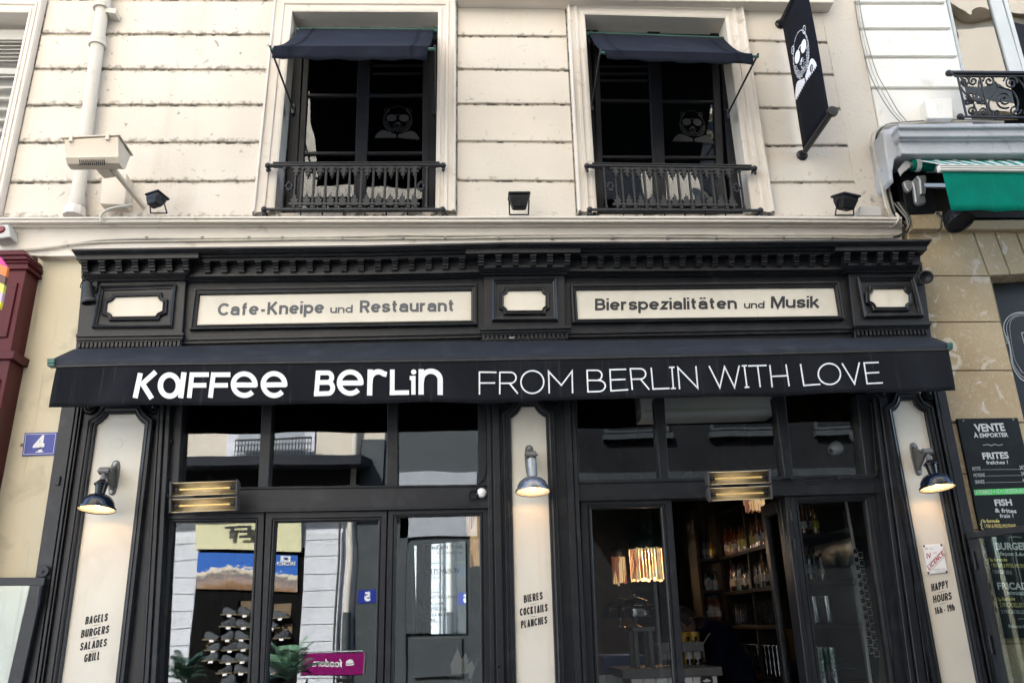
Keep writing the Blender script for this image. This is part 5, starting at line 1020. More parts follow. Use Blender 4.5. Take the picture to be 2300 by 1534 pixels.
# ================================================================ LEFT NEIGHBOUR
t = thing('beige_side_wall', 'beige painted wall strip carrying the house number between red and black shop fronts', 'wall', W('p', 110, 900, .09)[:])
G().prism('p', [(86, 578), (205, 576), (160, 1720), (-115, 1720)], .0851, .44).obj('face', 'beige_wall', t)
g = G(); g.prism('E', [(262, 360), (560, 358), (560, 368), (262, 370)], .0, .10); g.prism('E', [(285, 368), (556, 367), (556, 380), (285, 381)], .03, .10); g.obj('cap', 'plaster_smooth', t, bevel=.003)
t = thing('red_shop_front', 'dark red panelled shop front at the left edge', 'shopfront', W('p', 0, 800, 0)[:])
g = G(); g.prism('p', [(-260, 566), (54, 561), (60, 572), (-260, 577)], -.17, .12); g.prism('p', [(-260, 574), (58, 571), (63, 582), (-260, 586)], -.155, .12); g.prism('p', [(-260, 584), (61, 581), (66, 590), (-260, 594)], -.135, .12); g.prism('p', [(-260, 592), (62, 589), (65, 604), (-260, 608)], -.12, .12)
g.obj('cornice', 'red_paint', t, bevel=.004)
G().prism('p', [(-260, 600), (60, 602), (22, 800), (-260, 800)], -.10, .12).obj('fascia', 'red_paint', t, bevel=.004)
g = G(); g.prism('p', [(-200, 636), (39, 634), (14, 757), (-200, 758)], -.115, -.09); o = g.obj('fascia_panel', 'red_paint', t, bevel=.004)
for x, y in ((30, 645), (11, 748)): G().lathe(W('p', x, y, -.116), (0, -1, 0), [(.001, .003), (.006, .002), (.008, -.001)], 8).obj('rivet', 'black_iron', t)
g = G(); g.prism('p', [(-260, 786), (34, 787), (28, 806), (-260, 806)], -.13, .12); g.prism('p', [(-260, 804), (24, 806), (-38, 1120), (-260, 1120)], -.105, .12); g.prism('p', [(-260, 850), (0, 850), (-52, 1120), (-260, 1120)], -.12, -.10); g.prism('p', [(-260, 1110), (-36, 1110), (-120, 1720), (-260, 1720)], -.10, .12)
g.obj('pilaster', 'red_paint', t, bevel=.004)
t = thing('striped_sign', 'sign with coloured diagonal stripes cut off by the left edge', 'sign', W('E', 20, 550, -.5)[:])
def sx(y): return 62-(y-398)*.18 if y > 398 else 62-(398-y)*2.6
ys = [(372, 425, 'stripe_pink'), (425, 492, 'stripe_orange'), (492, 552, 'stripe_brown'), (552, 612, 'stripe_lime'), (612, 676, 'stripe_lilac'), (676, 745, 'stripe_yellow')]
for i, (a, b, m_) in enumerate(ys):
    G().prism('E', [(-60, a-22), (sx(a+22) if i else 0, a+22 if i else a), (sx(b+22), b+22 if i < 5 else b), (-60, b-22)], -.50, -.47).obj('stripe', m_, t)

t = thing('left_glass_screen', 'black framed glass screen at the lower left corner, hinged beside the cafe', 'screen', W('I', 100, 1200, -.14)[:])
g = G(); g.prism('I', [(-200, 1050), (205, 1050), (198, 1086), (-200, 1088)], -.18, -.14); g.prism('I', [(136, 1084), (196, 1080), (62, 1700), (-5, 1700)], -.178, -.142); g.obj('frame', 'black_paint', t, bevel=.004)
g = G(); g.prism('I', [(-200, 1086), (134, 1086), (-5, 1700), (-200, 1700)], -.162, -.156); g.obj('pane', 'side_glass', t)
q = W('I', 196, 1022, -.145); G().lathe(q, (0, -1, 0), [(.001, .006), (.036, .006), (.040, 0), (.040, -.01)], 20).obj('hinge_plate', 'black_iron', t, smooth=30)
G().lathe(q, (0, -1, 0), [(.001, .016), (.008, .014), (.010, .005)], 10).obj('hinge_screw', 'black_iron', t)
G().tube([W('I', 185, 1090, -.19), W('I', 172, 1183, -.19)], .012, 10).obj('hinge', 'black_iron', t, smooth=40)

# ================================================================ RIGHT NEIGHBOUR
rb = thing('stone_building', 'neighbouring building, white painted above and bare limestone blocks below', 'building', W('p', 2200, 400, .1)[:])
g = G()
g.prism('p', [(1849, -350), (2056, -350), (2123.7, 0), (2196, 330), (1985, 330), (1916.7, 0)], .13, .46)
g.obj('wall', 'white_paint', rb)
PL = ((1917.7, 0), (1972.5, 275)); WLn = ((2122, 0), (2163, 180))
jy = [-130, -62, 8.5, 66, 129, 199, 285]
for i in range(len(jy)-1):
    a, b = jy[i]+3.2, jy[i+1]-3.2
    if i == len(jy)-2: b = jy[i+1]
    G().prism('p', [(xat(PL, a), a), (xat(WLn, a), a), (xat(WLn, b), b), (xat(PL, b), b)], .10, .132).obj('plaster_block', 'white_paint', rb, bevel=.006)
# tall window with balcony rail
g = G(); g.prism('D', [(1590, -60), (1672, -60), (1836, 500), (1745, 500)], .30, .36); g.prism('D', [(1296, -60), (1318, -60), (1440, 520), (1412, 500)], .24, .40); g.prism('D', [(1685, -60), (1712, -60), (1870, 500), (1838, 500)], .31, .35)
wf = g.obj('window', 'window_white', rb, bevel=.004)
G().prism('D', [(1300, -60), (1600, -60), (1800, 830), (1480, 830)], .325, .331).obj('pane', 'far_glass', wf); G().prism('D', [(1700, -60), (1980, -60), (2180, 830), (1900, 830)], .325, .331).obj('pane', 'far_glass', wf)
G().prism('D', [(1300, -200), (2500, -200), (2600, 850), (1480, 850)], .52, .6).obj('window_back', 'interior_dark', rb)
cu = G().prism('D', [(1705, -60), (1950, -60), (2100, 830), (1905, 830)], .38, .385).obj('curtain', 'white_paint', rb)
for i in range(9):
    y = 0+i*24; G().prism('D', [(1712+y*.26, y), (1765+y*.26+(i % 3)*22, y), (1768+y*.26+(i % 3)*22, y+9), (1714+y*.26, y+9)], .376, .379).obj('curtain_band', 'far_grey', cu)
t = thing('balcony_railing', 'wrought iron balcony railing with scrolls at the upper right edge', 'railing', W('D', 1500, 800, -.05)[:])
Yr = -.05; A_, B_ = W('D', 1322, 507, Yr), W('D', 2050, 512, Yr); C_, D2 = W('D', 1402, 806, Yr), W('D', 2120, 818, Yr)
G().beam(A_, B_, .05, .03).obj('handrail', 'black_iron', t, bevel=.006)
G().beam(A_+Vector((.05, 0, -.03)), B_+Vector((0, 0, -.03)), .02, .012).obj('top_bar', 'black_iron', t); G().beam(C_, D2, .02, .012).obj('bottom_rail', 'black_iron', t)
for p in (A_, C_): g = G(); g.ball(p, .030, 10); g.ball(p+Vector((.01, -.01, -.02)), .02, 8); g.obj('scroll_end', 'black_iron', t, smooth=60)
for a, b in (((1380, 515), (1445, 805)), ((1533, 520), (1603, 805)), ((1400, 515), (1400+35, 600))): G().beam(W('D', *a, Yr), W('D', *b, Yr), .014, .014).obj('post', 'black_iron', t)
def spiral(cx, cy, r, a0, turns, sg=1, tail=None):
    pts = []
    for i in range(34):
        u = i/33; a = R(a0)+sg*turns*2*math.pi*u; rr_ = r*(1-.82*u); pts.append(W('D', cx+rr_*math.cos(a), cy+rr_*math.sin(a), Yr))
    if tail: pts = curve([W('D', *q, Yr) for q in tail]+[pts[0]], 5)[:-1]+pts
    g = G(); g.tube(pts, [.0085]*(len(pts)-6)+[.009, .010, .011, .012, .012, .009], 6); g.obj('scroll', 'black_iron', t, smooth=60)
for a in ((1428, 565, 36, -90, 1.4, 1), (1490, 560, 34, -90, 1.4, -1), (1450, 700, 26, 200, 1.2, -1), (1550, 695, 26, -20, 1.2, 1), (1482, 770, 36, 90, 1.5, -1), (1562, 775, 34, 90, 1.5, 1), (1600, 562, 42, 180, 1.5, 1), (1752, 575, 45, 0, 1.6, -1), (1705, 690, 62, 60, 1.7, 1), (1655, 790, 34, 90, 1.4, 1), (1780, 760, 40, 0, 1.4, 1)): spiral(*a)
for pts in ([(1395, 590), (1430, 640), (1480, 690), (1505, 750)], [(1530, 560), (1525, 620), (1500, 690)], [(1640, 565), (1660, 600), (1640, 640), (1600, 700), (1610, 760), (1680, 800), (1760, 790), (1800, 720), (1770, 640), (1700, 610), (1650, 600)], [(1700, 560), (1720, 530), (1780, 535), (1841, 600), (1860, 700), (1841, 790)]):
    G().tube(curve([W('D', *q, Yr) for q in pts], 6), .008, 6).obj('scroll_bar', 'black_iron', t, smooth=60)
for i in range(9):
    a = R(-90+(i-4)*24); c = W('D', 1500, 715, Yr); g = G(); g.loops([[c+Vector((math.cos(a)*r-math.sin(a)*w_, -.006, -math.sin(a)*r-math.cos(a)*w_)), c+Vector((math.cos(a)*r, -.014, -math.sin(a)*r)), c+Vector((math.cos(a)*r+math.sin(a)*w_, -.006, -math.sin(a)*r+math.cos(a)*w_))] for r, w_ in ((.01, .006), (.05, .012), (.085, .010), (.10, .002))], closed=False); g.obj('leaf', 'black_iron', t)
cbox('meter_box', 'white meter box on the white wall beside the balcony', 'box', 'D', [(1157, 684), (1345, 680), (1356, 818), (1178, 818)], .0, .0995, 'white_paint')
g = G()
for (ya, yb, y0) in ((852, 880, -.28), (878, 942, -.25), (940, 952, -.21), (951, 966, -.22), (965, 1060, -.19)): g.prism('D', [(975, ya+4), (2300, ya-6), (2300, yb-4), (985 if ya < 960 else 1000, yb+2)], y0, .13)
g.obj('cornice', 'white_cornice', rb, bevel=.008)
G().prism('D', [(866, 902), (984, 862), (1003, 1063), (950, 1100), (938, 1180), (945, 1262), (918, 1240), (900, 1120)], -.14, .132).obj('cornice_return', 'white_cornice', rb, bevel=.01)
G().prism('D', [(925, 1060), (2400, 1060), (2400, 1500), (1015, 1500)], .12, .44).obj('signboard_back', 'dark_wood', rb)
G().prism('D', [(985, 1175), (1165, 1182), (1238, 1470), (1035, 1478)], .03, .119).obj('dark_board', 'black_wood', rb, bevel=.004)
# limestone
g = G(); g.prism('F', [(690, 150), (2000, 150), (2000, 480), (1302, 480), (1700, 2200), (1700, 3400), (690, 3400)], .10, .44); g.obj('mortar_bed', 'stone_joint', rb)
st = [('F', [(735, 172), (1180, 188), (1291, 487), (735, 487)]), ('F', [(1188, 188), (1328, 188), (1438, 480), (1299, 487)]), ('F', [(1336, 188), (1476, 188), (1580, 472), (1446, 480)]), ('F', [(1484, 188), (1640, 188), (1740, 462), (1588, 472)]),
      ('F', [(735, 494), (1299, 492), (1371, 803), (735, 807)]), ('F', [(735, 813), (1372, 809), (1452, 1138), (735, 1141)]), ('F', [(735, 1147), (1454, 1144), (1538, 1494), (735, 1494)])]
rows_y = [949.5, 1064, 1189, 1315, 1445, 1580, 1720]
for i in range(6):
    a, b = rows_y[i]+1, rows_y[i+1]-1; x = lambda y: 2301+(y-945.7)*.237
    st.append(('p', [(2050, a+1), (x(a), a), (x(b), b), (2080, b+1)]))
for k, p in st: G().prism(k, p, .055+random.uniform(-.002, .002), .30).obj('stone_block', 'limestone', rb, bevel=.004)
g = G(); g.prism('F', [(752, 70), (925, 62), (930, 45), (975, 45), (958, 166), (770, 168)], -.03, .12); g.obj('stone_ledge', 'limestone', rb, bevel=.006)
G().prism('F', [(962, 108), (2000, 100), (2000, 168), (960, 170)], .0, .12).obj('stone_ledge', 'limestone', rb, bevel=.006)
G().prism('F', [(1290, 500), (2000, 485), (2000, 1900), (1640, 1900)], .24, .30).obj('shop_board', 'black_paint', rb)
t = thing('oval_shop_sign', 'white chalk-style frame of curls and dots on the black board at the right edge', 'sign', W('F', 1500, 980, .23)[:])
def fF(x, y, d=0): return W('F', x, y, .238-.0004*d)
for i, (pts, w_) in enumerate((([(1640, 742), (1534, 742), (1480, 746), (1432, 768), (1402, 808), (1394, 852), (1408, 902), (1428, 950), (1440, 1010), (1452, 1095), (1482, 1160), (1534, 1212), (1640, 1230)], 7), ([(1640, 752), (1534, 752), (1484, 758), (1442, 782), (1418, 822), (1414, 862), (1424, 905), (1436, 960), (1448, 1020), (1460, 1090), (1492, 1150), (1534, 1190), (1640, 1205)], 4))):
    cc = curve([Vector((x, y, 0)) for x, y in pts], 6); g = G(); ribbon(g, [(p.x, p.y) for p in cc], w_, fF, i); g.obj('frame_line', 'chalk', t)
cc = curve([Vector((x, y, 0)) for x, y in [(1640, 766), (1534, 764), (1478, 772), (1444, 800), (1436, 850), (1444, 920), (1456, 1000), (1474, 1070), (1504, 1125), (1534, 1160), (1640, 1180)]], 7)
g = G()
for p in cc: g.face([fF(x, y, 2) for x, y in arc(p.x, p.y, 3, 3, 0, 360, 6)[:-1]])
g.obj('dots', 'chalk', t)
for cx, cy, r in ((1410, 912, 16), (1420, 945, 12)):
    g = G(); ribbon(g, [(cx+r*(1-.02*i)*math.cos(i*.35), cy+r*(1-.03*i)*math.sin(i*.35)) for i in range(24)], 3.5, fF, 3); g.obj('curl', 'chalk', t)
g = G(); ribbon(g, [(1600, 880), (1516, 882), (1540, 972), (1600, 970)], 5, fF, 3); g.obj('letter_edge', 'chalk', t)

# green awning
t = thing('green_awning', 'green and white striped folding awning with a green valance on the right neighbour', 'awning', W('D', 1500, 1200, -.3)[:])
a, b = W('D', 1060, 1142, -.08), W('D', 2300, 1150, -.08)
G().tube([a, b], .052, 16).obj('roller', 'green_cloth', t, smooth=40)
for i in range(10):
    u0, u1 = .02+i*.1, .045+i*.1; G().tube([lp(a, b, u0), lp(a, b, u1)], .0535, 16).obj('roller_stripe', 'white_plastic', t, smooth=40)
G().tube([a+Vector((-.03, 0, 0)), a+Vector((.005, 0, 0))], .036, 14).obj('roller_end', 'tube_silver', t, smooth=40)
G().prism('D', [(972, 1170), (1020, 1108), (1048, 1106), (1060, 1150), (1010, 1190), (990, 1215)], -.12, -.105).obj('bracket', 'tube_silver', t, bevel=.003)
F0, F1 = W('D', 1262, 1150, -.58), W('D', 2300, 1160, -.58); T0, T1 = a+Vector((.05, 0, .05)), b+Vector((0, 0, .05)); n = 26
for i in range(n):
    u0, u1 = i/n, (i+1)/n; P = [lp(T0, T1, u0), lp(T0, T1, u1), lp(F0, F1, u1)+Vector((0, 0, .02)), lp(F0, F1, u0)+Vector((0, 0, .02))]
    G().slab(P, (0, 0, .003)).obj('stripe', 'green_cloth' if i % 2 else 'grey_paint', t)
G().slab([F0+Vector((0, 0, -.030)), F1+Vector((0, 0, -.030)), F1+Vector((0, 0, .026)), F0+Vector((0, 0, .026))], (0, .05, 0)).obj('front_bar', 'pale_plastic', t, bevel=.006)
for dz in (-.012, .006): G().slab([F0+Vector((0, -.003, dz)), F1+Vector((0, -.003, dz)), F1+Vector((0, -.003, dz+.004)), F0+Vector((0, -.003, dz+.004))], (0, .004, 0)).obj('bar_groove', 'grey_print', t)
V0, V1, V2, V3 = W('D', 1276, 1176, -.555), W('D', 2300, 1180, -.555), W('D', 2400, 1462, -.555), W('D', 1341, 1450, -.555)
g = G(); g.loops([[lp(lp(V0, V1, i/24), lp(V3, V2, i/24), j/6)+Vector((0, .012*math.sin(i*1.1)*(j/6)**1.5, 0)) for i in range(25)] for j in range(7)], closed=False); o = g.obj('valance', 'green_cloth', t, smooth=60); sm = o.modifiers.new('thick', 'SOLIDIFY'); sm.thickness = .003
g = G(); g.beam(W('D', 1160, 1282, -.14), W('D', 1330, 1283, -.30), .05, .035); g.obj('folding_arm', 'tube_silver', t, bevel=.004)
g = G(); g.prism('D', [(1100, 1212), (1165, 1206), (1172, 1225), (1168, 1335), (1130, 1340), (1122, 1240)], -.16, -.11); g.obj('elbow', 'tube_silver', t, bevel=.008)
g = G(); g.prism('D', [(1070, 1250), (1105, 1215), (1135, 1240), (1130, 1290), (1165, 1360), (1168, 1400), (1120, 1412), (1095, 1395), (1082, 1290)], -.13, -.09); g.obj('elbow', 'tube_silver', t, bevel=.008)
g = G(); g.prism('D', [(1010, 1252), (1040, 1240), (1075, 1250), (1080, 1290), (1060, 1318), (1045, 1322), (1022, 1290)], -.11, -.07); g.obj('arm_bracket', 'tube_silver', t, bevel=.006)
# lamp under the awning
c = W('F', 1075, 95, -.20); t = thing('round_spot_light', 'black ribbed round spotlight under the green awning', 'spotlight', c[:])
ax = Vector((.12, -.35, -.93)).normalized()
G().lathe(c-ax*.05, ax, [(.02, -.02), (.085, 0), (.098, .03), (.105, .07), (.112, .09), (.112, .105), (.104, .105), (.10, .09), (.001, .088)], 26).obj('body', 'black_plastic', t, smooth=30)
for i in range(20):
    a_ = 2*math.pi*i/20; e = ax.cross(Vector((0, 1, 0))).normalized(); f_ = ax.cross(e); d = e*math.cos(a_)+f_*math.sin(a_); G().beam(c-ax*.045+d*.088, c+ax*.035+d*.108, .007, .02, d).obj('rib', 'black_plastic', t)
G().tube(curve([c+Vector((-.12, 0, .0)), c+Vector((-.14, .02, .06)), c+Vector((-.06, .15, .12))], 5), .010, 8).obj('yoke', 'black_iron', t)

# chalk menu board
t = thing('chalk_menu_board', 'tall black menu board of frites, fish and burgers chalked in white and yellow', 'menu board', W('O', 1100, 700, .03)[:])
G().prism('O', [(932, 182), (1243, 178), (1510, 1296), (1167, 1304)], .030, .054).obj('board', 'slate', t, bevel=.002)
for x, y in ((964, 194), (1219, 188)): G().lathe(W('O', x, y, .029), (0, -1, 0), [(.001, .006), (.006, .005), (.008, 0)], 10).obj('screw', 'galvanised', t)
YM = .0290
def mt(s, a, b, c, m='chalk', bold=.03): bold *= .6; ptext(s, m, t, 'O', a, b, c, YM, bold=bold)
mt('VENTE', (1027, 249), (1180, 243), (1017, 212), bold=.06); mt('À EMPORTER', (1020, 279), (1196, 274), (1016, 259), bold=.05)
mt('FRITES', (1066, 389), (1199, 384), (1059, 358), bold=.06); mt('fraîches !', (1083, 415), (1194, 413), (1080, 398))
mt('PETITE', (1013, 449), (1054, 446), (1010, 431), bold=0); mt('MOYENNE', (1019, 481), (1076, 479), (1016, 463), bold=0); mt('GRANDE', (1026, 515), (1075, 513), (1022, 496), bold=0)
mt('2€50', (1253, 443), (1290, 441), (1250, 423), bold=0); mt('3€', (1262, 475), (1285, 473), (1258, 455), bold=0); mt('4€', (1268, 508), (1290, 506), (1264, 489), bold=0)
for a, b in (((1056, 443), (1250, 441)), ((1078, 475), (1258, 472)), ((1078, 509), (1264, 506))): g = G(); seg(g, 'O', a, b, .0016, YM); g.obj('price_line', 'chalk', t)
G().prism('O', [(1018, 546), (1330, 534), (1338, 564), (1024, 574)], .0285, .0296).obj('green_stripe', 'green_print', t)
ptext('LA FORMULE + 1€ = 1 BOISSON AU CHOIX', 'chalk', t, 'O', (1023, 570), (1330, 560), (1019, 548), .0280, bold=.01)
mt('FISH', (1128, 627), (1216, 624), (1121, 597), bold=.06); mt('& frites', (1128, 660), (1238, 664), (1124, 640), bold=.04); mt('frais !', (1152, 688), (1222, 687), (1149, 670))
mt('la formule', (1068, 713), (1150, 712), (1065, 697), 'chalk_yellow'); mt('1 FISH & FRITES (MOYENNE)', (1077, 740), (1236, 739), (1073, 722), 'chalk_yellow', 0)
mt('BURGER', (1134, 851), (1300, 851), (1127, 817), bold=.06); mt('façon Léon', (1153, 880), (1300, 884), (1149, 862))
mt('la formule', (1104, 911), (1190, 910), (1101, 894), 'chalk_yellow'); mt('1 BURGER & FRITES (MOYENNE)', (1111, 940), (1300, 945), (1107, 921), 'chalk_yellow', 0); mt('1 BURGER SEUL', (1118, 972), (1216, 977), (1114, 954), bold=0)
mt('FRICADELLE', (1142, 1053), (1390, 1055), (1135, 1020), bold=.06); mt('inimitable', (1192, 1081), (1300, 1084), (1188, 1061))
mt('la formule', (1146, 1114), (1230, 1110), (1142, 1096), 'chalk_yellow'); mt('2 FRICADELLES & FRITES', (1153, 1144), (1340, 1146), (1149, 1122), 'chalk_yellow', 0); mt('2 FRICADELLES SEULES', (1160, 1176), (1350, 1181), (1156, 1158), bold=0)
mt('Boissons fraîches', (1198, 1249), (1330, 1254), (1195, 1233))
for pts in ([(1063, 697), (1056, 704), (1059, 716), (1051, 722), (1060, 728), (1058, 742), (1068, 748)], [(1098, 894), (1089, 902), (1094, 916), (1086, 922), (1095, 930), (1093, 943), (1103, 949)], [(1139, 1094), (1131, 1104), (1136, 1116), (1127, 1122), (1137, 1130), (1134, 1144), (1145, 1150)]):
    g = G(); ribbon(g, pts, 3, lambda x, y, d: W('O', x, y, YM-.0003*d), 1); g.obj('brace', 'chalk_yellow', t)
for pts in ([(1065, 318), (1090, 314), (1108, 320), (1125, 313), (1145, 319), (1166, 314)], [(1198, 788), (1230, 786), (1262, 788)], [(1245, 1206), (1275, 1204)]):
    g = G(); ribbon(g, pts, 2.2, lambda x, y, d: W('O', x, y, YM-.0003*d), 1); g.obj('flourish', 'chalk', t)

# glass screen lower right
P0, P1 = W('O', 987, 782, -.14), W('O', 1330, 742, -.62); dn_ = Vector((0, 0, -1.7))
t = thing('right_glass_screen', 'black framed glass screen standing in front of the lower half of the menu board', 'screen', P0[:])
dd = (P1-P0).normalized(); dd.z = 0
g = G(); g.beam(P0, P1+dd*.5, .04, .045); g.slab([P0+Vector((-.005, 0, .02)), P0+dd*.085+Vector((0, 0, .02)), P0+dd*.085+dn_, P0+dn_+Vector((-.005, 0, 0))], (0, .035, 0)); g.obj('frame', 'black_paint', t, bevel=.004)
g = G(); g.slab([P0+dd*.09+Vector((0, .01, -.02)), P1+dd*.5+Vector((0, .01, -.02)), P1+dd*.5+dn_, P0+dd*.09+dn_+Vector((0, .01, 0))], (0, .006, 0)); g.obj('pane', 'side_glass', t)
for x, y in ((1012, 860), (1095, 1290)): q = W('O', x, y, -.17); G().tube([q, q+Vector((.0, 0, -.12))], .011, 10).obj('hinge', 'black_iron', t, smooth=40)
# ================================================================ INSIDE THE CAFE
rm = thing('cafe_interior', 'dark cafe interior with patchy old plaster walls behind the glass', 'room', (0.2, 4, 0))
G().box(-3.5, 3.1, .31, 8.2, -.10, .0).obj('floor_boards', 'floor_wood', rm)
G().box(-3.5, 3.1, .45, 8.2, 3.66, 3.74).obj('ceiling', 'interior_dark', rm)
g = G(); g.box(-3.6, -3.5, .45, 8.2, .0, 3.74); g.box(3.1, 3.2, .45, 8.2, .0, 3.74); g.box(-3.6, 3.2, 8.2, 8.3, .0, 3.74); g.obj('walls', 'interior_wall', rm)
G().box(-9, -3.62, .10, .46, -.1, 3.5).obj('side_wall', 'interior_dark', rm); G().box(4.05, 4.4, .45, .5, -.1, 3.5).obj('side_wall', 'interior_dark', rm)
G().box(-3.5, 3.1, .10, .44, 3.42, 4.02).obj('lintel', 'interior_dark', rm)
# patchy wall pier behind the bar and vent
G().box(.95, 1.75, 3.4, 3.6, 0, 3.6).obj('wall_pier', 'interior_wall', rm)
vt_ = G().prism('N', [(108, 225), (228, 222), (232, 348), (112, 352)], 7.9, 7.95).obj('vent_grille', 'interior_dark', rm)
# air conditioner
t = thing('air_conditioner', 'long white air conditioner high behind the middle transom panes', 'air conditioner', W('M', 1150, 80, .8)[:])
aL, aR = W('M', 800, 128, .62), W('M', 1495, 110, .62)
g = G(); sec = []
for p in (aL, aR): sec.append([p+Vector((0, y, z)) for y, z in ((0, .02), (.015, 0), (.05, -.018), (.22, -.02), (.24, 0), (.24, .26), (.02, .26), (0, .24), (-.012, .14))])
g.loops(sec, cap0=True, cap1=True); g.obj('case', 'white_plastic', t, smooth=30)
G().slab([aL+Vector((.03, -.006, .03)), aR+Vector((-.03, -.006, .03)), aR+Vector((-.03, -.008, .055)), aL+Vector((.03, -.008, .055))], (0, .012, 0)).obj('louvre', 'pale_plastic', t, bevel=.002)
for k, c, lab, d in (('M', (1815, 302), 'white dome camera pointing left behind the right transom pane', (-.75, -.4, -.35)), ('M', (1942, 236), 'white dome camera pointing down beside the right jamb', (.0, -.9, -.4))):
    p = W(k, *c, .16); t = thing('dome_camera', lab, 'camera', p[:], 'dome cameras behind the right transom'); d = Vector(d).normalized()
    G().lathe(p-d*.02, d, [(.001, -.03), (.050, -.028), (.052, .0), (.047, .01), (.047, .02), (.040, .045), (.022, .062), (.001, .068)], 22).obj('housing', 'white_plastic', t, smooth=50)
    G().lathe(p-d*.02, d, [(.018, .063), (.016, .070), (.001, .071)], 14).obj('lens', 'black_gloss', t, smooth=40)
    G().tube([p-d*.04, p+Vector((.03, .10, .04))], .02, 10).obj('mount', 'white_plastic', t)

# pendant lamps with paper fringes
def pendant(label, c, r, hf, hd, dm, ceil=3.66):
    c = Vector(c); t = thing('pendant_lamp', label, 'lamp', c[:], 'pendant lamps with paper fringes')
    g = G(); g.lathe(c, (0, 0, 1), [(r*.98, -.02), (r, 0), (r*1.02, hd*.16), (r*.93, hd*.36), (r*.6, hd*.50), (r*.30, hd*.58), (r*.24, hd*.66), (r*.22, hd*.95), (r*.05, hd)], 28); g.obj('dome', dm, t, smooth=50)
    G().tube([c+Vector((0, 0, hd)), Vector((c.x, c.y, ceil))], .004, 6).obj('cord', 'cable_black', t)
    n = 34; g = G()
    for i in range(n):
        a0, a1 = 2*math.pi*i/n, 2*math.pi*(i+.86)/n; dz = random.uniform(-.02, .015); rr2 = r*random.uniform(.93, 1.0)
        p = [c+Vector((math.cos(a)*rr2, math.sin(a)*rr2, z)) for a, z in ((a0, -.01), (a1, -.01), (a1, -hf+dz), (a0, -hf+dz))]; g.slab(p, (math.cos(a0)*.002, math.sin(a0)*.002, 0))
    g.obj('paper_fringe', 'paper_fringe', t)
    l = bpy.data.lights.new('bulb_light', 'POINT'); l.energy = 5.0; l.color = (1, .76, .52); l.shadow_soft_size = .04; lo = bpy.data.objects.new('bulb_light', l); lo.location = c+Vector((0, 0, -.06)); link(lo, t)
mat('dome_green', (0.02, 0.05, 0.035), 0.4); mat('dome_dark', (0.02, 0.022, 0.028), 0.4)
def pend(lab, cx, ytop, ybot, wN, Yd, dm, hd):
    p = W('N', cx, ytop, Yd); k_ = (p-CAM).dot(fw)/FPX/3.5348; pendant(lab, p, wN/2*k_, (ybot-ytop)*k_, hd*k_, dm)
pend('largest pendant lamp, green dome over an orange paper fringe', 536, 455, 702, 278, 2.7, 'dome_green', 165)
pend('middle pendant lamp, dark dome over a fringe printed with red lips', 305, 524, 742, 182, 3.5, 'dome_dark', 150)
pend('smallest pendant lamp at the left of the group of three, dark dome and amber fringe', 165, 602, 782, 110, 4.3, 'dome_dark', 120)
def pend2(lab, k, cx, yt, yb, w_, Yd, tiers):
    s = ZR[k][2]; p = W(k, cx, yt, Yd); u = (p-CAM).dot(fw)/FPX/s; t = thing('paper_chandelier', lab, 'lamp', p[:], 'layered yellow paper lamps')
    for j in range(tiers):
        n = 26; r = w_/2*u*(1-.10*j); z0 = -(yb-yt)*u*j/tiers; z1 = -(yb-yt)*u*(j+1.25)/tiers; g = G()
        for i in range(n):
            a0, a1 = 2*math.pi*i/n, 2*math.pi*(i+.7)/n; q = random.uniform(-.015, .01); g.slab([p+Vector((math.cos(a)*r, math.sin(a)*r, z)) for a, z in ((a0, z0), (a1, z0), (a1, z1+q), (a0, z1+q))], (math.cos(a0)*.002, math.sin(a0)*.002, 0))
        g.obj('paper_tier', 'paper_fringe', t)
    G().tube([p, Vector((p.x, p.y, 3.66))], .004, 6).obj('cord', 'cable_black', t)
pend2('layered yellow paper lamp behind the top right corner of the third door pane', 'L', 1290, 66, 470, 190, 1.2, 4)
pend2('layered gold paper lamp hanging under the right heater', 'N', 1385, 50, 150, 160, 1.5, 2)
for k, x, y, Yd, lab in (('J', 697, 110, 2.5, 'tiny lit ceiling spot behind the middle left transom pane'), ('M', 607, 417, 6.5, 'tiny lit spot deep in the room behind the left transom pane of the bar')):
    p = W(k, x, y, Yd); t = thing('ceiling_spot', lab, 'lamp', p[:], 'tiny lit ceiling spots'); G().ball(p, .016, 8).obj('bulb', 'bulb_glow', t); G().tube([p+Vector((0, 0, .012)), Vector((p.x, p.y, 3.66))], .012, 8).obj('holder', 'black_iron', t)

# counter
Yc = .95; c0, c1, c2, c3 = W('N', 340, 1432, Yc), W('N', 1130, 1392, Yc), W('N', 1130, 1436, Yc), W('N', 340, 1470, Yc)
t = thing('bar_counter', 'white boarded counter with a dark grey top inside the open bar doorway', 'counter', (c0.x+.5, Yc, 0)); zt = (c0.z+c1.z)/2
G().box(c0.x, c1.x, Yc-.02, Yc+.65, zt-.068, zt).obj('worktop', 'counter_top', t, bevel=.006)
G().box(c0.x+.08, c1.x-.05, Yc+.03, Yc+.6, 0, zt-.07).obj('carcass', 'interior_dark', t)
bx0, bx1 = c0.x+.07, c1.x-.04; nb = 7
for i in range(nb): G().box(lp(bx0, bx1, i/nb)+.003, lp(bx0, bx1, (i+1)/nb)-.003, Yc, Yc+.03, 0.05, zt-.069).obj('board', 'counter_white', t, bevel=.003)
q = W('N', 1015, 1512, Yc-.001); g = G(); g.face([q+Vector((.052*math.cos(a*.3), -.001, .052*math.sin(a*.3))) for a in range(21)]); o = g.obj('round_sticker', 'black_print', t)
g = G(); g.face([q+Vector((x*.001, -.002, z*.001)) for x, z in ((-34, 0), (-12, 6), (0, 16), (16, 8), (34, 0), (20, -10), (-16, -10))]); g.obj('sticker_mark', 'white_print', o)
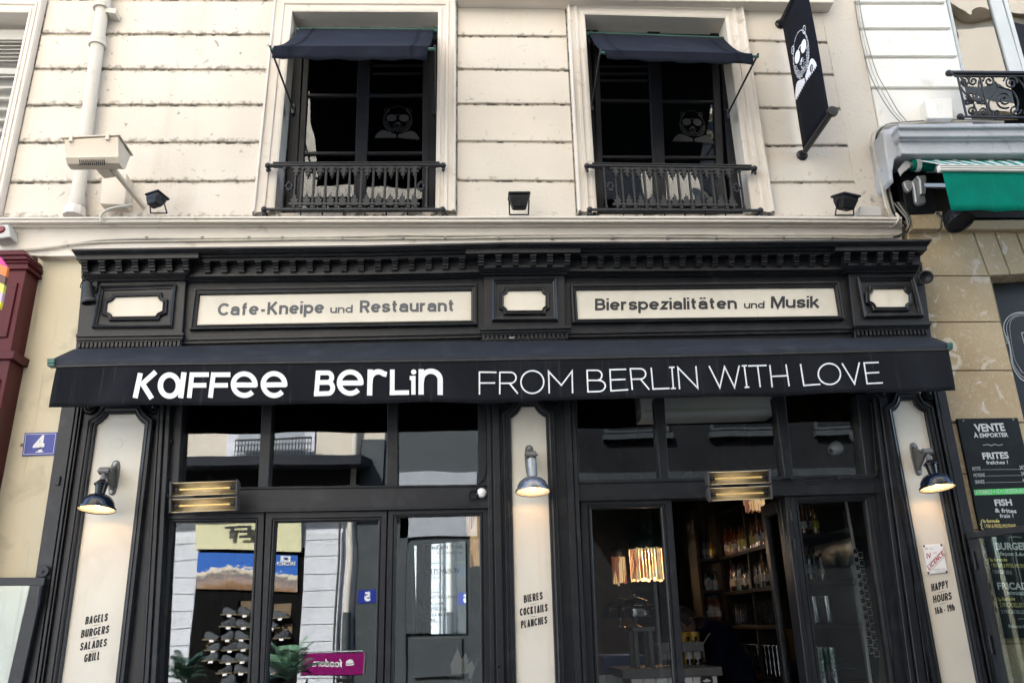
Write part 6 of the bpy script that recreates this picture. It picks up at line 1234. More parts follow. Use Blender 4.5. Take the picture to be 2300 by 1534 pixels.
p = W('N', 60, 1452, 1.6); t = thing('side_panel', 'low white boarded panel at the left of the bar window', 'panel', (p.x, 1.4, 0))
for i in range(5): G().box(p.x+.06+i*.085, p.x+.14+i*.085, 1.4, 1.43, 0, p.z-.01).obj('board', 'counter_white', t, bevel=.002)
# raised stand and cake domes
pa, pb2 = W('N', 405, 1090, 1.10), W('N', 585, 1085, 1.10)
t = thing('cake_stand_shelf', 'small grey wooden trestle on the counter under the glass cake domes', 'stand', (pa.x+.05, 1.15, zt))
G().box(pa.x, pb2.x, 1.0, 1.30, pa.z-.035, pa.z).obj('top', 'counter_top', t, bevel=.004)
for x in (pa.x+.012, pb2.x-.055):
    for y in (1.02, 1.24): G().box(x, x+.035, y, y+.035, zt, pa.z-.035).obj('leg', 'counter_top', t, bevel=.003)
mat('cake_brown', (.22, .11, .045), .7, var=.4, vs=20)
for i, (cx, cy, sc, lab) in enumerate(((452, 1000, 1.0, 'glass cake dome on a stemmed stand holding a brown cake, in front'), (330, 1005, .95, 'glass cake dome behind and left of the first one'))):
    p = W('N', cx, cy, 1.16+i*.25); t = thing('cake_dome', lab, 'cake stand', (p.x, p.y, pa.z), 'glass cake domes'); hz = p.z-pa.z if i == 0 else p.z-pa.z
    r = .165*sc; g = G(); g.lathe(p, (0, 0, 1), [(r*.95, .0), (r*.96, .03), (r*.90, .075), (r*.72, .115), (r*.40, .140), (.02, .148), (.012, .158), (.018, .168), (.014, .182), (.001, .186)], 28); g.obj('dome', 'glassware', t, smooth=60)
    g = G(); g.lathe(p, (0, 0, 1), [(.001, -.012), (r*1.05, -.008), (r*1.06, .0), (.001, .002)], 28); g.lathe(p, (0, 0, 1), [(.05, -hz+.002), (.012, -hz+.02), (.014, -hz*.5), (.022, -.012)], 16); g.obj('stand', 'glassware', t, smooth=50)
    G().lathe(p, (0, 0, 1), [(.001, .004), (r*.72, .004), (r*.74, .05), (r*.68, .066), (.001, .07)], 24).obj('cake', 'cake_brown', t, smooth=40)

# bottles: one mesh per shape, instanced
def bottle_mesh(nm, prof, m, lab, lz):
    g = G(); g.mi = 0; g.lathe((0, 0, 0), (0, 0, 1), prof, 12); g.mi = 1; r = max(a for a, b in prof)*1.02; g.lathe((0, 0, 0), (0, 0, 1), [(r, lz[0]), (r, lz[1])], 12); g.mi = 2; top = prof[-1][1]; g.lathe((0, 0, 0), (0, 0, 1), [(.016, top-.03), (.016, top+.004), (.001, top+.005)], 10)
    return g.mesh(nm, [m, lab, 'cable_black'], 50)
P1_ = [(.001, 0), (.036, .002), (.038, .01), (.038, .18), (.030, .21), (.014, .24), (.013, .30)]; P2_ = [(.001, 0), (.042, .002), (.044, .01), (.042, .15), (.036, .17), (.014, .195), (.013, .25)]; P3_ = [(.001, 0), (.03, .002), (.031, .12), (.024, .15), (.012, .19), (.012, .23)]
BM = [bottle_mesh('bottle', [P1_, P2_, P3_][i % 3], BOT[i % 6], LAB[(i*7+i//3) % 4], (.05, .115)) for i in range(15)]
XS_ = 2.60                                                           # shelves stand along the right hand wall
t = thing('back_bar', 'dark wooden bottle shelves along the right hand wall of the bar', 'shelves', (2.8, 1.7, 0))
shelf_z = [WX('N', 1500, 422, XS_).z, WX('N', 1500, 762, XS_).z, WX('N', 1400, 1072, XS_).z, WX('N', 1500, 1482, XS_).z]
for z in shelf_z+[shelf_z[0]+.45]: G().box(XS_, 3.09, .56, 2.85, z-.035, z).obj('shelf', 'dark_wood', t, bevel=.003)
for y in (2.82, 1.95): G().box(XS_+.02, 3.09, y, y+.035, 0, shelf_z[0]+.8).obj('upright', 'dark_wood', t)
mat('mirror_back', (.20, .22, .23), .30, metal=.3, var=.3)
G().box(3.02, 3.05, .60, 2.8, shelf_z[2], shelf_z[1]-.04).obj('mirror_back', 'mirror_back', t); G().box(3.02, 3.05, .60, 2.8, shelf_z[1], shelf_z[1]+.4).obj('mirror_back', 'mirror_back', t)
ORD = 'first second third fourth fifth sixth seventh eighth ninth tenth eleventh twelfth thirteenth fourteenth fifteenth sixteenth seventeenth eighteenth nineteenth twentieth twenty-first twenty-second twenty-third twenty-fourth twenty-fifth twenty-sixth twenty-seventh twenty-eighth twenty-ninth thirtieth thirty-first thirty-second thirty-third thirty-fourth thirty-fifth thirty-sixth thirty-seventh thirty-eighth thirty-ninth fortieth'.split(); rb_ = random.Random(21); desc = {0: 'amber bottle', 1: 'dark green bottle', 2: 'clear glass bottle', 3: 'red bottle', 4: 'honey coloured bottle', 5: 'black bottle'}
rows_b = [('top', shelf_z[0], 56, [(0, 5), (3, 2), (4, 3)]), ('middle', shelf_z[1], 78, [(1, 3), (2, 4), (3, 2), (4, 1), (5, 2), (0, 1)])]
for nm, z, n, pool in rows_b:
    kinds = [k for k, w_ in pool for _ in range(w_)]
    for i in range(n):
        kx = rb_.choice(kinds); nth = ORD[i//2]; me = BM[kx + 6*rb_.randint(0, 1)]; row2 = i % 2
        o = inst(me, 'bottle', None, (XS_+.06+row2*.11+rb_.uniform(-.01, .01), .62+2.16*i/n+rb_.uniform(-.01, .01), z+.001), (0, 0, rb_.uniform(0, 6)), (.66, .66, rb_.uniform(.78, 1.12)))
        tag(o, '%s, %s from the street, %s row, %s back bar shelf' % (desc[kx % 6], nth, 'front' if row2 == 0 else 'rear', nm), 'bottle', 'bottles on the %s back bar shelf' % nm)
gl = G(); gl.lathe((0, 0, 0), (0, 0, 1), [(.001, .004), (.030, .0), (.032, .004), (.036, .14), (.0345, .14), (.030, .012), (.001, .010)], 12); gl_me = gl.mesh('beer_glass', 'glassware', 50)
gs = G(); gs.lathe((0, 0, 0), (0, 0, 1), [(.001, .004), (.034, .0), (.036, .004), (.038, .085), (.0365, .085), (.034, .010), (.001, .010)], 12); gs_me = gs.mesh('tumbler', 'glassware', 50)
for i in range(52):
    o = inst(gl_me, 'beer_glass', None, (XS_+.06+(i % 2)*.10, .62+2.1*(i//2)/26, shelf_z[2]+.001), sc=(1, 1, 1.45)); tag(o, 'tall clear glass in the row on the third back bar shelf', 'glass', 'tall glasses on the back bar')
for i in range(120):
    o = inst(gs_me, 'tumbler', None, (XS_+.05+(i % 2)*.09, .62+2.1*((i//2) % 20)/20, shelf_z[3]+.001+.087*(i//40)), sc=(1, 1, 1)); tag(o, 'clear tumbler in the stacked rows on the lowest back bar shelf', 'glass', 'stacked tumblers on the back bar')
# far end of the shelves, facing the street
t = thing('corner_shelves', 'narrow dark shelves beside the back bar holding small bottles', 'shelves', (2.3, 2.95, 0))
cz = [WL('N', [(1050, 545)], 2.9)[0].z, WL('N', [(1050, 795)], 2.9)[0].z, WL('N', [(1060, 1040)], 2.9)[0].z]
xl, xr = W('N', 960, 600, 2.9).x, W('N', 1120, 600, 2.9).x
for z in cz: G().box(xl, xr, 2.86, 3.2, z-.03, z).obj('shelf', 'dark_wood', t)
for x in (xl-.03, xr): G().box(x, x+.03, 2.86, 3.2, 0, cz[0]+.5).obj('upright', 'dark_wood', t)
for j, (z, n, nm) in enumerate(zip(cz, (3, 6, 6), ('top', 'middle', 'bottom'))):
    for i in range(n):
        kx = rb_.choice([0, 2, 4] if j == 0 else [2, 5, 1] if j == 1 else [4, 3, 0]); o = inst(BM[kx], 'bottle', None, (lp(xl+.05, xr-.05, (i+.5)/n), 2.92, z+.001), sc=(.8, .8, .85)); tag(o, '%s, %s from the left on the %s corner shelf' % (desc[kx], ORD[i], nm), 'bottle', 'bottles on the %s corner shelf' % nm)
# beer caddy on the counter
p = W('N', 815, 1392, 1.12); t = thing('bottle_caddy', 'grey metal caddy of beer bottles on the counter', 'caddy', (p.x, 1.12, zt))
ca, cb2 = W('N', 655, 1310, 1.05), W('N', 1000, 1295, 1.05); g = G()
for y in (1.05, 1.23): g.box(ca.x, cb2.x, y, y+.006, zt+.115, zt+.185)
g.box(ca.x, ca.x+.006, 1.05, 1.23, zt+.06, zt+.18); g.box(cb2.x-.006, cb2.x, 1.05, 1.23, zt+.06, zt+.18); g.box(ca.x, cb2.x, 1.05, 1.23, zt+.001, zt+.01); g.obj('tray', 'lamp_steel', t)
for x, s in ((ca.x, -1), (cb2.x, 1)): G().tube([(x, 1.14, zt+.14), (x+s*.05, 1.14, zt+.21), (x+s*.085, 1.14, zt+.25)], .006, 6).obj('handle', 'lamp_steel', t)
for i, (cx, kx, lab) in enumerate(((680, 5, 'dark beer bottle with a gold neck label at the left end of the caddy'), (740, 5, 'dark beer bottle half hidden by the door stile'), (885, 5, 'dark beer bottle with a white crest in the middle of the caddy'), (950, 5, 'dark beer bottle with a red neck label at the right end of the caddy'))):
    q = W('N', cx, 1380, 1.12); o = inst(BM[5], 'beer_bottle', None, (q.x, 1.12, zt+.012), sc=(.86, .86, .92)); tag(o, lab, 'bottle', 'beer bottles in the caddy')
mat('jug_yellow', (.40, .22, .01), .2, coat=.5)
for cx, lab in ((850, 'yellow glass jug behind the caddy, left of the crest bottle'), (925, 'yellow glass jug behind the caddy, right of the crest bottle')):
    q = W('N', cx, 1300, 1.35); tag(G().lathe((q.x, 1.35, zt+.001), (0, 0, 1), [(.001, 0), (.045, .001), (.05, .05), (.045, .15), (.052, .26), (.049, .26), (.042, .15), (.001, .01)], 16).obj('jug', 'jug_yellow', None, smooth=50), lab, 'jug', 'yellow jugs')
# table with blue cloth
p0, p1 = W('N', 190, 1322, 1.9), W('N', 540, 1316, 1.9)
t = thing('cloth_table', 'small table under a pale blue cloth behind the left bar pane', 'table', (p0.x+.25, 1.9, 0))
g = G(); n = 10; zt2 = p0.z
g.loops([[Vector((lp(p0.x, p1.x, i/n), y, z+(.0 if i % 2 else -.0))) for i in range(n+1)] for y, z in ((2.5, zt2), (1.9, zt2))], closed=False)
g.loops([[Vector((lp(p0.x, p1.x, i/n), 1.9-(0 if j == 0 else .02+.015*(i % 2)), zt2-j*.16-(.06*abs(2*i/n-1) if j else 0))) for i in range(n+1)] for j in range(3)], closed=False); g.obj('cloth', 'cloth_blue', t, smooth=60)
G().box(p0.x+.15, p0.x+.21, 2.1, 2.16, 0, zt2-.01).obj('leg', 'dark_wood', t); G().box(p1.x-.21, p1.x-.15, 2.1, 2.16, 0, zt2-.01).obj('leg', 'dark_wood', t)

# barman bending behind the counter
def person():
    h = W('N', 842, 1035, 1.75); t = thing('person', 'person in a dark navy shirt bending forward behind the counter, head down', 'person', (h.x+.35, 1.9, 0))
    vs = [((h.x+.62, 2.02, .95), .16), ((h.x+.50, 1.98, 1.15), .17), ((h.x+.38, 1.94, 1.36), .20), ((h.x+.24, 1.88, 1.52), .18), ((h.x+.12, 1.82, 1.58), .085),
          ((h.x+.26, 1.68, 1.50), .10), ((h.x+.22, 1.50, 1.30), .058), ((h.x+.05, 1.42, 1.20), .045), ((h.x+.40, 2.12, 1.48), .09), ((h.x+.30, 2.15, 1.24), .055), ((h.x+.12, 2.0, 1.16), .045),
          ((h.x+.60, 1.92, .55), .10), ((h.x+.62, 1.92, .10), .07), ((h.x+.64, 2.14, .55), .10), ((h.x+.66, 2.14, .10), .07)]
    es = [(0, 1), (1, 2), (2, 3), (3, 4), (3, 5), (5, 6), (6, 7), (3, 8), (8, 9), (9, 10), (0, 11), (11, 12), (0, 13), (13, 14)]
    dz = (h.z-.02)-1.60
    me = bpy.data.meshes.new('clothed_body'); me.from_pydata([(x, y, z+dz if z > .6 else z) for (x, y, z), r in vs], es, []); me.materials.append(MT['navy_shirt'])
    o = bpy.data.objects.new('clothed_body', me); link(o, t); m = o.modifiers.new('skin', 'SKIN'); sv = me.skin_vertices[0].data
    for i, (_, r) in enumerate(vs): sv[i].radius = (r, r)
    sv[0].use_root = True; m2 = o.modifiers.new('sub', 'SUBSURF'); m2.levels = 2; m2.render_levels = 2
    ax = Vector((-.55, -.25, -.55)).normalized()                     # towards the chin, looking down at the counter
    up_ = Vector((-.75, 0, .66)).normalized()
    g = G(); fx = Vector((-.62, -.35, -.70)).normalized(); crown = (Vector((-.62, -.1, .60))).normalized(); sd = fx.cross(crown).normalized(); crown = sd.cross(fx)
    ls = []
    for i in range(11):
        a = math.pi*i/10; hh = -math.cos(a)*.125; rr_ = math.sin(a)*(.078+.012*(hh/.125)); rr_ = max(rr_, .001); ls.append([h+crown*hh+fx*(rr_*1.15*math.cos(b)+(.012 if hh < 0 else 0))+sd*rr_*.95*math.sin(b) for b in [2*math.pi*j/16 for j in range(16)]])
    g.loops(ls, cap0=True, cap1=True); g.obj('head', 'skin', t, smooth=80)
    g = G(); n_ = h+fx*.095-crown*.015
    g.slab([n_+crown*.03, n_-crown*.02+sd*.016, n_-crown*.02-sd*.016], fx*.02); g.obj('nose', 'skin', t)
    for s in (-1, 1):
        g = G(); g.ball(h+sd*.082*s-crown*.01, .022, 8); g.obj('ear', 'skin', t, smooth=60); G().ball(h+fx*.090+sd*.032*s+crown*.012, .010, 8).obj('eye', 'photo_dark', t)
    G().slab([h+fx*.092-crown*.062+sd*.022, h+fx*.092-crown*.062-sd*.022, h+fx*.092-crown*.069-sd*.02, h+fx*.092-crown*.069+sd*.02], fx*.006).obj('mouth', 'red_print', t)
    ls = []
    for i in range(7):
        a = math.pi*(.42+.58*i/6); hh = -math.cos(a)*.133; rr_ = max(math.sin(a)*.090, .001); ls.append([h+crown*hh+fx*(rr_*1.13*math.cos(b)-.012)+sd*rr_*math.sin(b) for b in [2*math.pi*j/16 for j in range(16)]])
    g = G(); g.loops(ls, cap1=True); g.obj('hair', 'hair', t, smooth=80)
    for s, wr in ((1, 7), (-1, 10)):                                  # hands on the counter
        w_ = Vector(vs[wr][0]); w_.z += dz; g = G(); palm = w_+Vector((-.07, -.03, -.02)); g.slab([palm+Vector((-.04, -.035, 0)), palm+Vector((.04, -.03, .01)), palm+Vector((.04, .03, .01)), palm+Vector((-.04, .035, 0))], (0, 0, -.022))
        for f in range(4): b_ = palm+Vector((-.04, -.027+.018*f, -.01)); L_ = (.062, .072, .068, .054)[f]; g.tube([b_, b_+Vector((-L_*.5, 0, -.004)), b_+Vector((-L_*.85, 0, -.026)), b_+Vector((-L_, 0, -.042))], [.009, .0088, .008, .006], 8)
        g.tube([palm+Vector((.02, -.03, -.01)), palm+Vector((-.01, -.06, -.015)), palm+Vector((-.035, -.065, -.025))], [.011, .010, .008], 8); g.obj('hand', 'skin', t, smooth=60, bevel=.004)
person()

# strings of instant photographs behind the right leaf, curtain pole
pts = [W('O', x, y, .20) for x, y in ((362, 604), (395, 780), (415, 900), (450, 1200), (492, 1534), (510, 1680))]
t = thing('photo_string', 'strip of instant photographs pinned down a pale strap behind the right door pane', 'photographs', pts[0][:])
g = G(); g.loops([[p+Vector((-.010, 0, 0)) for p in pts], [p+Vector((.010, 0, 0)) for p in pts]], closed=False); o = g.obj('strap', 'pale_plastic', t); sm = o.modifiers.new('thick', 'SOLIDIFY'); sm.thickness = .004
cdm = G(); cdm.mi = 0; cdm.slab([(-.021, 0, -.026), (.021, 0, -.026), (.021, 0, .026), (-.021, 0, .026)], (0, .0015, 0)); cdm.mi = 1; cdm.slab([(-.017, -.0012, -.016), (.017, -.0012, -.016), (.017, -.0012, .022), (-.017, -.0012, .022)], (0, .001, 0)); cd_me = cdm.mesh('photograph', ['photo_white', 'photo_dark'])
for i in range(26):
    x, y = 412+i//2*7.0+(i % 2)*26, 862+(i//2)*42+(i % 2)*18; q = W('O', x, y, .19-.004*(i % 3)); inst(cd_me, 'photograph', t, q, (0, rb_.uniform(-.28, .28), 0), (.88, 1, .88))
# mirror with chalked dessert list behind the third left door
t = thing('writing_mirror', 'dark framed mirror with handwritten dessert list behind the third left door', 'mirror', W('L', 940, 700, .9)[:])
mq = [(735, 330), (1190, 290), (1195, 1102), (760, 1104)]
m = bpy.data.materials.new('mirror_glass'); m.use_nodes = True; m.node_tree.nodes['Principled BSDF'].inputs['Metallic'].default_value = 1; m.node_tree.nodes['Principled BSDF'].inputs['Roughness'].default_value = .02; m.node_tree.nodes['Principled BSDF'].inputs['Base Color'].default_value = (.55, .57, .58, 1); MT['mirror_glass'] = m
P_ = WL('L', mq, .90); mxc = sum(p.x for p in P_)/4
def lean(o):
    for v in o.data.vertices: v.co.y -= .085*(v.co.x-mxc)
    return o
lean(G().prism('L', mq, .90, .91).obj('mirror_glass', 'mirror_glass', t))
g = G(); mould(g, P_, [(0, .905), (0, .885), (.008, .878), (.03, .878), (.034, .89), (.034, .92)]); lean(g.obj('frame', 'black_wood', t))
def hw(s, a, b, c, m_='black_print'): lean(ptext(s, m_, t, 'L', a, b, c, .897, bold=.0, shear=.1))
hw('sind ein Volk.', (860, 362), (1170, 356), (862, 325)); hw('www.kaffeeberlin.com', (940, 400), (1165, 398), (940, 386), 'grey_print')
hw('DESSERTS MAISON', (760, 590), (1130, 570), (762, 545)); hw('TARTELETTE DU JOUR', (790, 792), (1110, 790), (790, 766)); hw('FLAN DU JOUR', (780, 850), (1000, 848), (780, 828)); hw('APFELSTRUDEL', (785, 905), (1030, 898), (785, 880)); hw('MOELLEUX', (790, 948), (1050, 944), (790, 922)); hw('PRALINE', (800, 997), (930, 992), (800, 974))
# napkins and cutlery on a table just inside
p = W('L', 1130, 1560, .75); t = thing('cutlery_pot', 'pot of white napkins and cutlery inside the third left door', 'pot', (p.x, .75, p.z))
G().lathe((p.x, .75, p.z), (0, 0, 1), [(.001, 0), (.07, 0), (.075, .09), (.072, .09), (.067, .01), (.001, .01)], 18).obj('pot', 'lamp_steel', t, smooth=40)
for dx, h, tw in ((-.03, .20, .3), (.0, .23, -.2), (.035, .19, .5), (.07, .13, .8)):
    b_ = Vector((p.x+dx, .75, p.z+.05)); g = G(); g.slab([b_+Vector((-.022, 0, 0)), b_+Vector((.022, .01, 0)), b_+Vector((.03+tw*.03, .015, h*.6)), b_+Vector((.0+tw*.04, 0, h)), b_+Vector((-.03, -.01, h*.55))], (0, .012, 0)); g.obj('napkin', 'enamel_white', t, bevel=.003)
for dx in (.05, .09, -.05): G().beam((p.x+dx, .77, p.z+.02), (p.x+dx*1.6, .76, p.z+.19), .012, .003).obj('knife', 'galvanised', t)
G().box(p.x-.5, p.x+.35, .55, 1.1, p.z-.04, p.z-.001).obj('table_top', 'dark_wood', None, label='dark table top just inside the third left door under the cutlery pot', cat='table')
# ================================================================ ACROSS THE STREET (seen mirrored in the cafe glass)
YO = -9.1; YG = .023
def V(k, x, y, Y=YO):                  # real place of something seen mirrored in the panes
    p = W(k, x, y, 2*YG-Y); return Vector((p.x, Y, p.z))
def vprism(g, k, pts, y0, y1):
    g.slab([V(k, x, y, y0) for x, y in pts], (0, y1-y0, 0)); return g
zs = V('J', 600, 400).z
ob = thing('opposite_building', 'sunlit beige building across the street with a sport shop on its ground floor', 'building', (-2, YO-.5, 0))
xR = V('J', 1225, 400).x
g = G(); g.box(-12, xR, YO-5, YO, V('J', 600, 385).z, 8.6); g.obj('wall', 'far_beige', ob)
g = G(); g.box(-12, xR, YO-5, YO, 0, V('J', 600, 385).z); g.obj('ground_floor', 'far_white', ob)
G().box(-12, 14, YO-5, YO+.35, 8.6, 22).obj('upper_storeys', 'far_beige', ob)
for i in range(6):
    for z, w_, h_ in ((9.0, .25, .3), (12.0, .35, .4), (15.0, .3, .35), (12.6, .12, .25), (9.6, .1, .2)): G().box(-1+i*2.6, 1.6+i*2.6, YO+.351, YO+.35+w_, z, z+h_).obj('ledge', 'far_grey' if z in (12.6, 9.6) else 'far_beige', ob)
    G().box(-.2+i*2.6, .9+i*2.6, YO+.351, YO+.40, 9.9, 11.8).obj('window', 'far_dark', ob); G().box(-.2+i*2.6, .9+i*2.6, YO+.351, YO+.40, 12.95, 14.7).obj('window', 'far_dark', ob)
wx0, wx1 = V('J', 405, 250).x, V('J', 862, 250).x; wz0 = V('J', 600, 345).z
g = G(); g.box(wx0, wx1, YO-.02, YO+.04, wz0, wz0+2.3); wf = g.obj('window', 'far_white', ob)
n = 2
for i in range(2): G().box(lp(wx0, wx1, .12+.40*i), lp(wx0, wx1, .12+.40*i+.36), YO+.041, YO+.05, wz0+.05, wz0+2.2).obj('pane', 'far_pale', wf)
t = thing('opposite_railing', 'dark railing of the window across the street', 'railing', (wx0, YO+.2, wz0))
r0, r1 = V('J', 438, 340, YO+.25), V('J', 838, 340, YO+.25); zt_ = V('J', 600, 247, YO+.25).z
G().beam((r0.x, YO+.25, zt_), (r1.x, YO+.25, zt_), .04, .03).obj('handrail', 'black_iron', t); G().beam((r0.x, YO+.25, r0.z), (r1.x, YO+.25, r0.z), .03, .02).obj('bottom_rail', 'black_iron', t)
for i in range(25):
    x = lp(r0.x, r1.x, i/24); G().beam((x, YO+.25, r0.z), (x, YO+.25, zt_), .012, .012).obj('bar', 'black_iron', t)
    if i < 24:
        xm = (x+lp(r0.x, r1.x, (i+1)/24))/2; g = G(); w_ = (r1.x-r0.x)/24; g.loops([[(xm+math.cos(a)*r*w_, YO+.25, (r0.z+zt_)/2+math.sin(a)*r*3*w_) for a in [j*math.pi/4 for j in range(8)]] for r in (.35, .5)]); g.obj('loop', 'black_iron', t)
# projecting dark canopy
g = G(); a, b = V('J', -100, 378, YO+.05), V('J', 1165, 372, YO+.05); c, d = V('J', -100, 425, YO+.9), V('J', 1130, 415, YO+.9); e = V('J', 1100, 370, YO+.9)
g.slab([Vector((-12, YO+.01, a.z)), Vector((b.x, YO+.01, a.z)), Vector((b.x-.1, YO+.9, c.z+.25)), Vector((-12, YO+.9, c.z+.25))], (0, 0, -.16)); tag(g.obj('street_canopy', 'far_dark', None), 'long dark canopy over the shop across the street', 'canopy')
G().box(-12, xR, YO+.001, YO+.02, V('J', 600, 500).z, V('J', 600, 395).z).obj('fascia', 'far_dark', ob)  # dark strip standing in for the shade under the canopy
# grooved white siding
for side, (xa, xb) in enumerate(((K0 := V('K', -120, 700).x, V('K', 400, 700).x), (V('K', 1325, 700).x, V('J', 1003, 1000).x))):
    z = V('K', 1400, 225).z; zz = [V('K', 1400, y).z for y in (225, 298, 440, 585, 728, 875, 1025, 1175, 1330, 1500, 1700)]
    for i in range(len(zz)-1): G().box(xa, xb, YO+.001, YO+.03, zz[i+1]+.012, zz[i]-.0).obj('wall_panel', 'far_white', ob, bevel=.004)
# shop sign
t = thing('outlet_sign', 'cream shop sign with black raised letters across the street', 'sign', V('K', 800, 250)[:])
g = G(); vprism(g, 'K', [(388, 110), (1302, 110), (1302, 392), (388, 366)], YO+.10, YO+.03); g.obj('board', 'far_sign', t)
P_ = V('K', 900, 278, YO+.14); xl_ = V('K', 640, 278, YO+.14).x; top = V('K', 900, 160, YO+.14).z
me = glyphs('LET', .035); xs = [v.co.x for v in me.vertices]; ys_ = [v.co.y for v in me.vertices]
xa_, xb_ = V('K', 985, 278, YO+.12).x, xl_
for v in me.vertices: v.co = Vector((lp(xa_, xb_, (v.co.x-min(xs))/(max(xs)-min(xs))), YO+.17, lp(P_.z, top, (v.co.y-min(ys_))/(max(ys_)-min(ys_)))))
me.materials.clear(); me.materials.append(MT['black_print']); o = bpy.data.objects.new('lettering', me); link(o, t); 
# shop window with poster and shoes
sx0, sx1 = V('K', 405, 700).x, V('K', 1320, 700).x; sz1 = V('K', 800, 370).z
G().box(sx0, sx1, YO+.001, YO+.012, 0, sz1).obj('shop_window', 'interior_dark', ob)
g = G(); g.slab([V('K', x, y, YO+.05) for x, y in ((408, 398), (1275, 422), (1272, 732), (400, 700))], (0, -.02, 0)); tag(g.obj('mountain_poster', 'mountain_print', None), 'poster of a snowy mountain under blue sky in the sport shop window', 'poster')
po = [o for o in S.collection.objects if o.name == 'mountain_poster'][0]
q0, q1 = V('K', 1255, 505, YO+.06), V('K', 1080, 505, YO+.06); me = glyphs('SALOMON', .02); xs = [v.co.x for v in me.vertices]
for v in me.vertices: v.co = Vector((lp(q0.x, q1.x, 1-(v.co.x-min(xs))/(max(xs)-min(xs))), YO+.06, q0.z+v.co.y*.09))
for v in me.vertices: v.co.x = q0.x+q1.x-v.co.x
me.materials.clear(); me.materials.append(MT['white_print']); o = bpy.data.objects.new('lettering', me); link(o, po)
g = G(); vprism(g, 'K', [(1130, 425), (1215, 428), (1210, 476), (1126, 472)], YO+.062, YO+.055); g.obj('logo_box', 'white_print', po); g = G(); vprism(g, 'K', [(1150, 440), (1195, 440), (1160, 452), (1195, 462), (1150, 462), (1185, 450)], YO+.066, YO+.063); g.obj('logo_mark', 'plate_blue', po)
sh = G(); base = [(-.14, 0), (.13, 0), (.145, .02), (.13, .045), (.06, .06), (-.02, .10), (-.06, .115), (-.12, .11), (-.145, .06)]
sh.loops([[(x*s, y, z) for x, z in base] for y, s in ((-.045, .9), (-.03, 1), (.03, 1), (.045, .9))], cap0=True, cap1=True); sh_me = sh.mesh('running_shoe', 'shoe_dark', 50)
vx = V('K', 1060, 900).x, V('K', 1140, 900).x
k_ = 0; t = thing('shoe_wall', 'stepped pale shelves of trainers in the sport shop window', 'shelves', V('K', 800, 1300)[:])
for (x, y) in [(700, 930), (830, 930), (690, 1030), (820, 1030), (680, 1135), (800, 1135), (550, 1140), (700, 1235), (820, 1225), (560, 1235), (690, 1350), (810, 1340), (660, 1445), (800, 1440), (540, 1330), (1135, 950), (1060, 1035), (1150, 1130), (1070, 1440), (690, 1530)]:
    p = V('K', x, y, YO+.06); G().box(p.x-.15, p.x+.15, YO+.012, YO+.14, p.z-.02, p.z).obj('shelf', 'shelf_pale', t); G().box(p.x-.035, p.x+.035, YO+.141, YO+.146, p.z-.05, p.z-.015).obj('price_tag', 'white_plastic', t)
    G().box(p.x-.15, p.x+.15, YO+.0125, YO+.018, p.z+.0, p.z+.22).obj('back_panel', 'display_wood' if k_ % 2 else 'interior_dark', t); tag(inst(sh_me, 'running_shoe', None, (p.x, YO+.09, p.z+.002), (0, 0, (0, .25, math.pi, -.2, math.pi+.3)[k_ % 5]), (.82+.04*(k_ % 4), 1, .95+.09*(k_ % 3))), 'small dark trainer on a pale shelf in the sport shop window', 'shoe', 'trainers in the sport shop window'); k_ += 1
# grey building with a door, pipe
gb = thing('grey_building', 'dark grey painted shop building across the street beside the sport shop', 'building', (1.5, YO-.5, 0))
xg = V('J', 1078, 1100).x
G().box(xR, 14, YO-5, YO, 0, 8.59).obj('wall', 'far_grey', gb)
G().box(xg, xR, YO+.002, YO+.05, 0, V('J', 1200, 250).z).obj('pier', 'far_grey', gb)
for x0, x1, y0, y1 in ((1290, 1340, 640, 1534), (1350, 1660, 795, 1260), (1390, 1640, 1290, 1500), (1310, 1720, 430, 760)):
    a, b = V('J', x0, y0), V('J', x1, y1); g = G(); g.box(a.x, b.x, YO+.001, YO+.05, max(0, b.z), a.z); g.obj('panel', 'far_grey' if y0 != 430 else 'far_pale', gb, bevel=.01)
xd = V('M', 380, 500).x; db = thing('dark_building', 'dark shop front and wall darkened for shade across the street opposite the bar', 'building', (xd+3, YO-.5, 0))
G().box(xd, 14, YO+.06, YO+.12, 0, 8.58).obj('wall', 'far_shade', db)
for i in range(5):
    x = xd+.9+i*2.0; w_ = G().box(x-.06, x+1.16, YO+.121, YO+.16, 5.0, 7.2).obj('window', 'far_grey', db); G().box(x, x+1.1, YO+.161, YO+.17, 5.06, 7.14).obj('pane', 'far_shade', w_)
    G().box(x-.1, x+1.2, YO+.121, YO+.25, 4.86, 4.96).obj('sill', 'far_grey', db)
G().box(xd, 14, YO+.121, YO+.22, 4.1, 4.25).obj('string_course', 'far_grey', db)
G().box(xd+.2, 14, YO+.13, YO+1.1, 3.55, 3.72).obj('canopy', 'far_dark', db)
for i in range(7): G().box(xd+.3+i*1.2, xd+.36+i*1.2, YO+.121, YO+.17, 0, 3.5).obj('shop_post', 'far_grey', db)
p0, p1 = V('J', 1210, 200, YO+.12), V('J', 1045, 1160, YO+.12)
t = thing('opposite_drain_pipe', 'pale drain pipe with a grey foot across the street', 'pipe', (p1.x, YO+.12, 0)); xm = V('J', 1047, 900, YO+.12).x
G().tube([(xm, YO+.12, p1.z), (xm, YO+.12, 8.4)], .055, 12).obj('pipe', 'pipe_paint', t, smooth=50); G().tube([(xm, YO+.12, 0), (xm, YO+.12, p1.z)], .07, 12).obj('foot', 'far_grey', t, smooth=50); G().tube([(xm-.2, YO+.1, 0), (xm-.2, YO+.1, 4)], .02, 8).obj('small_pipe', 'far_grey', t)
p = V('J', 1135, 1080, YO+.06); t = thing('opposite_number_plate', 'blue house number 5 on the grey wall across the street', 'sign', p[:])
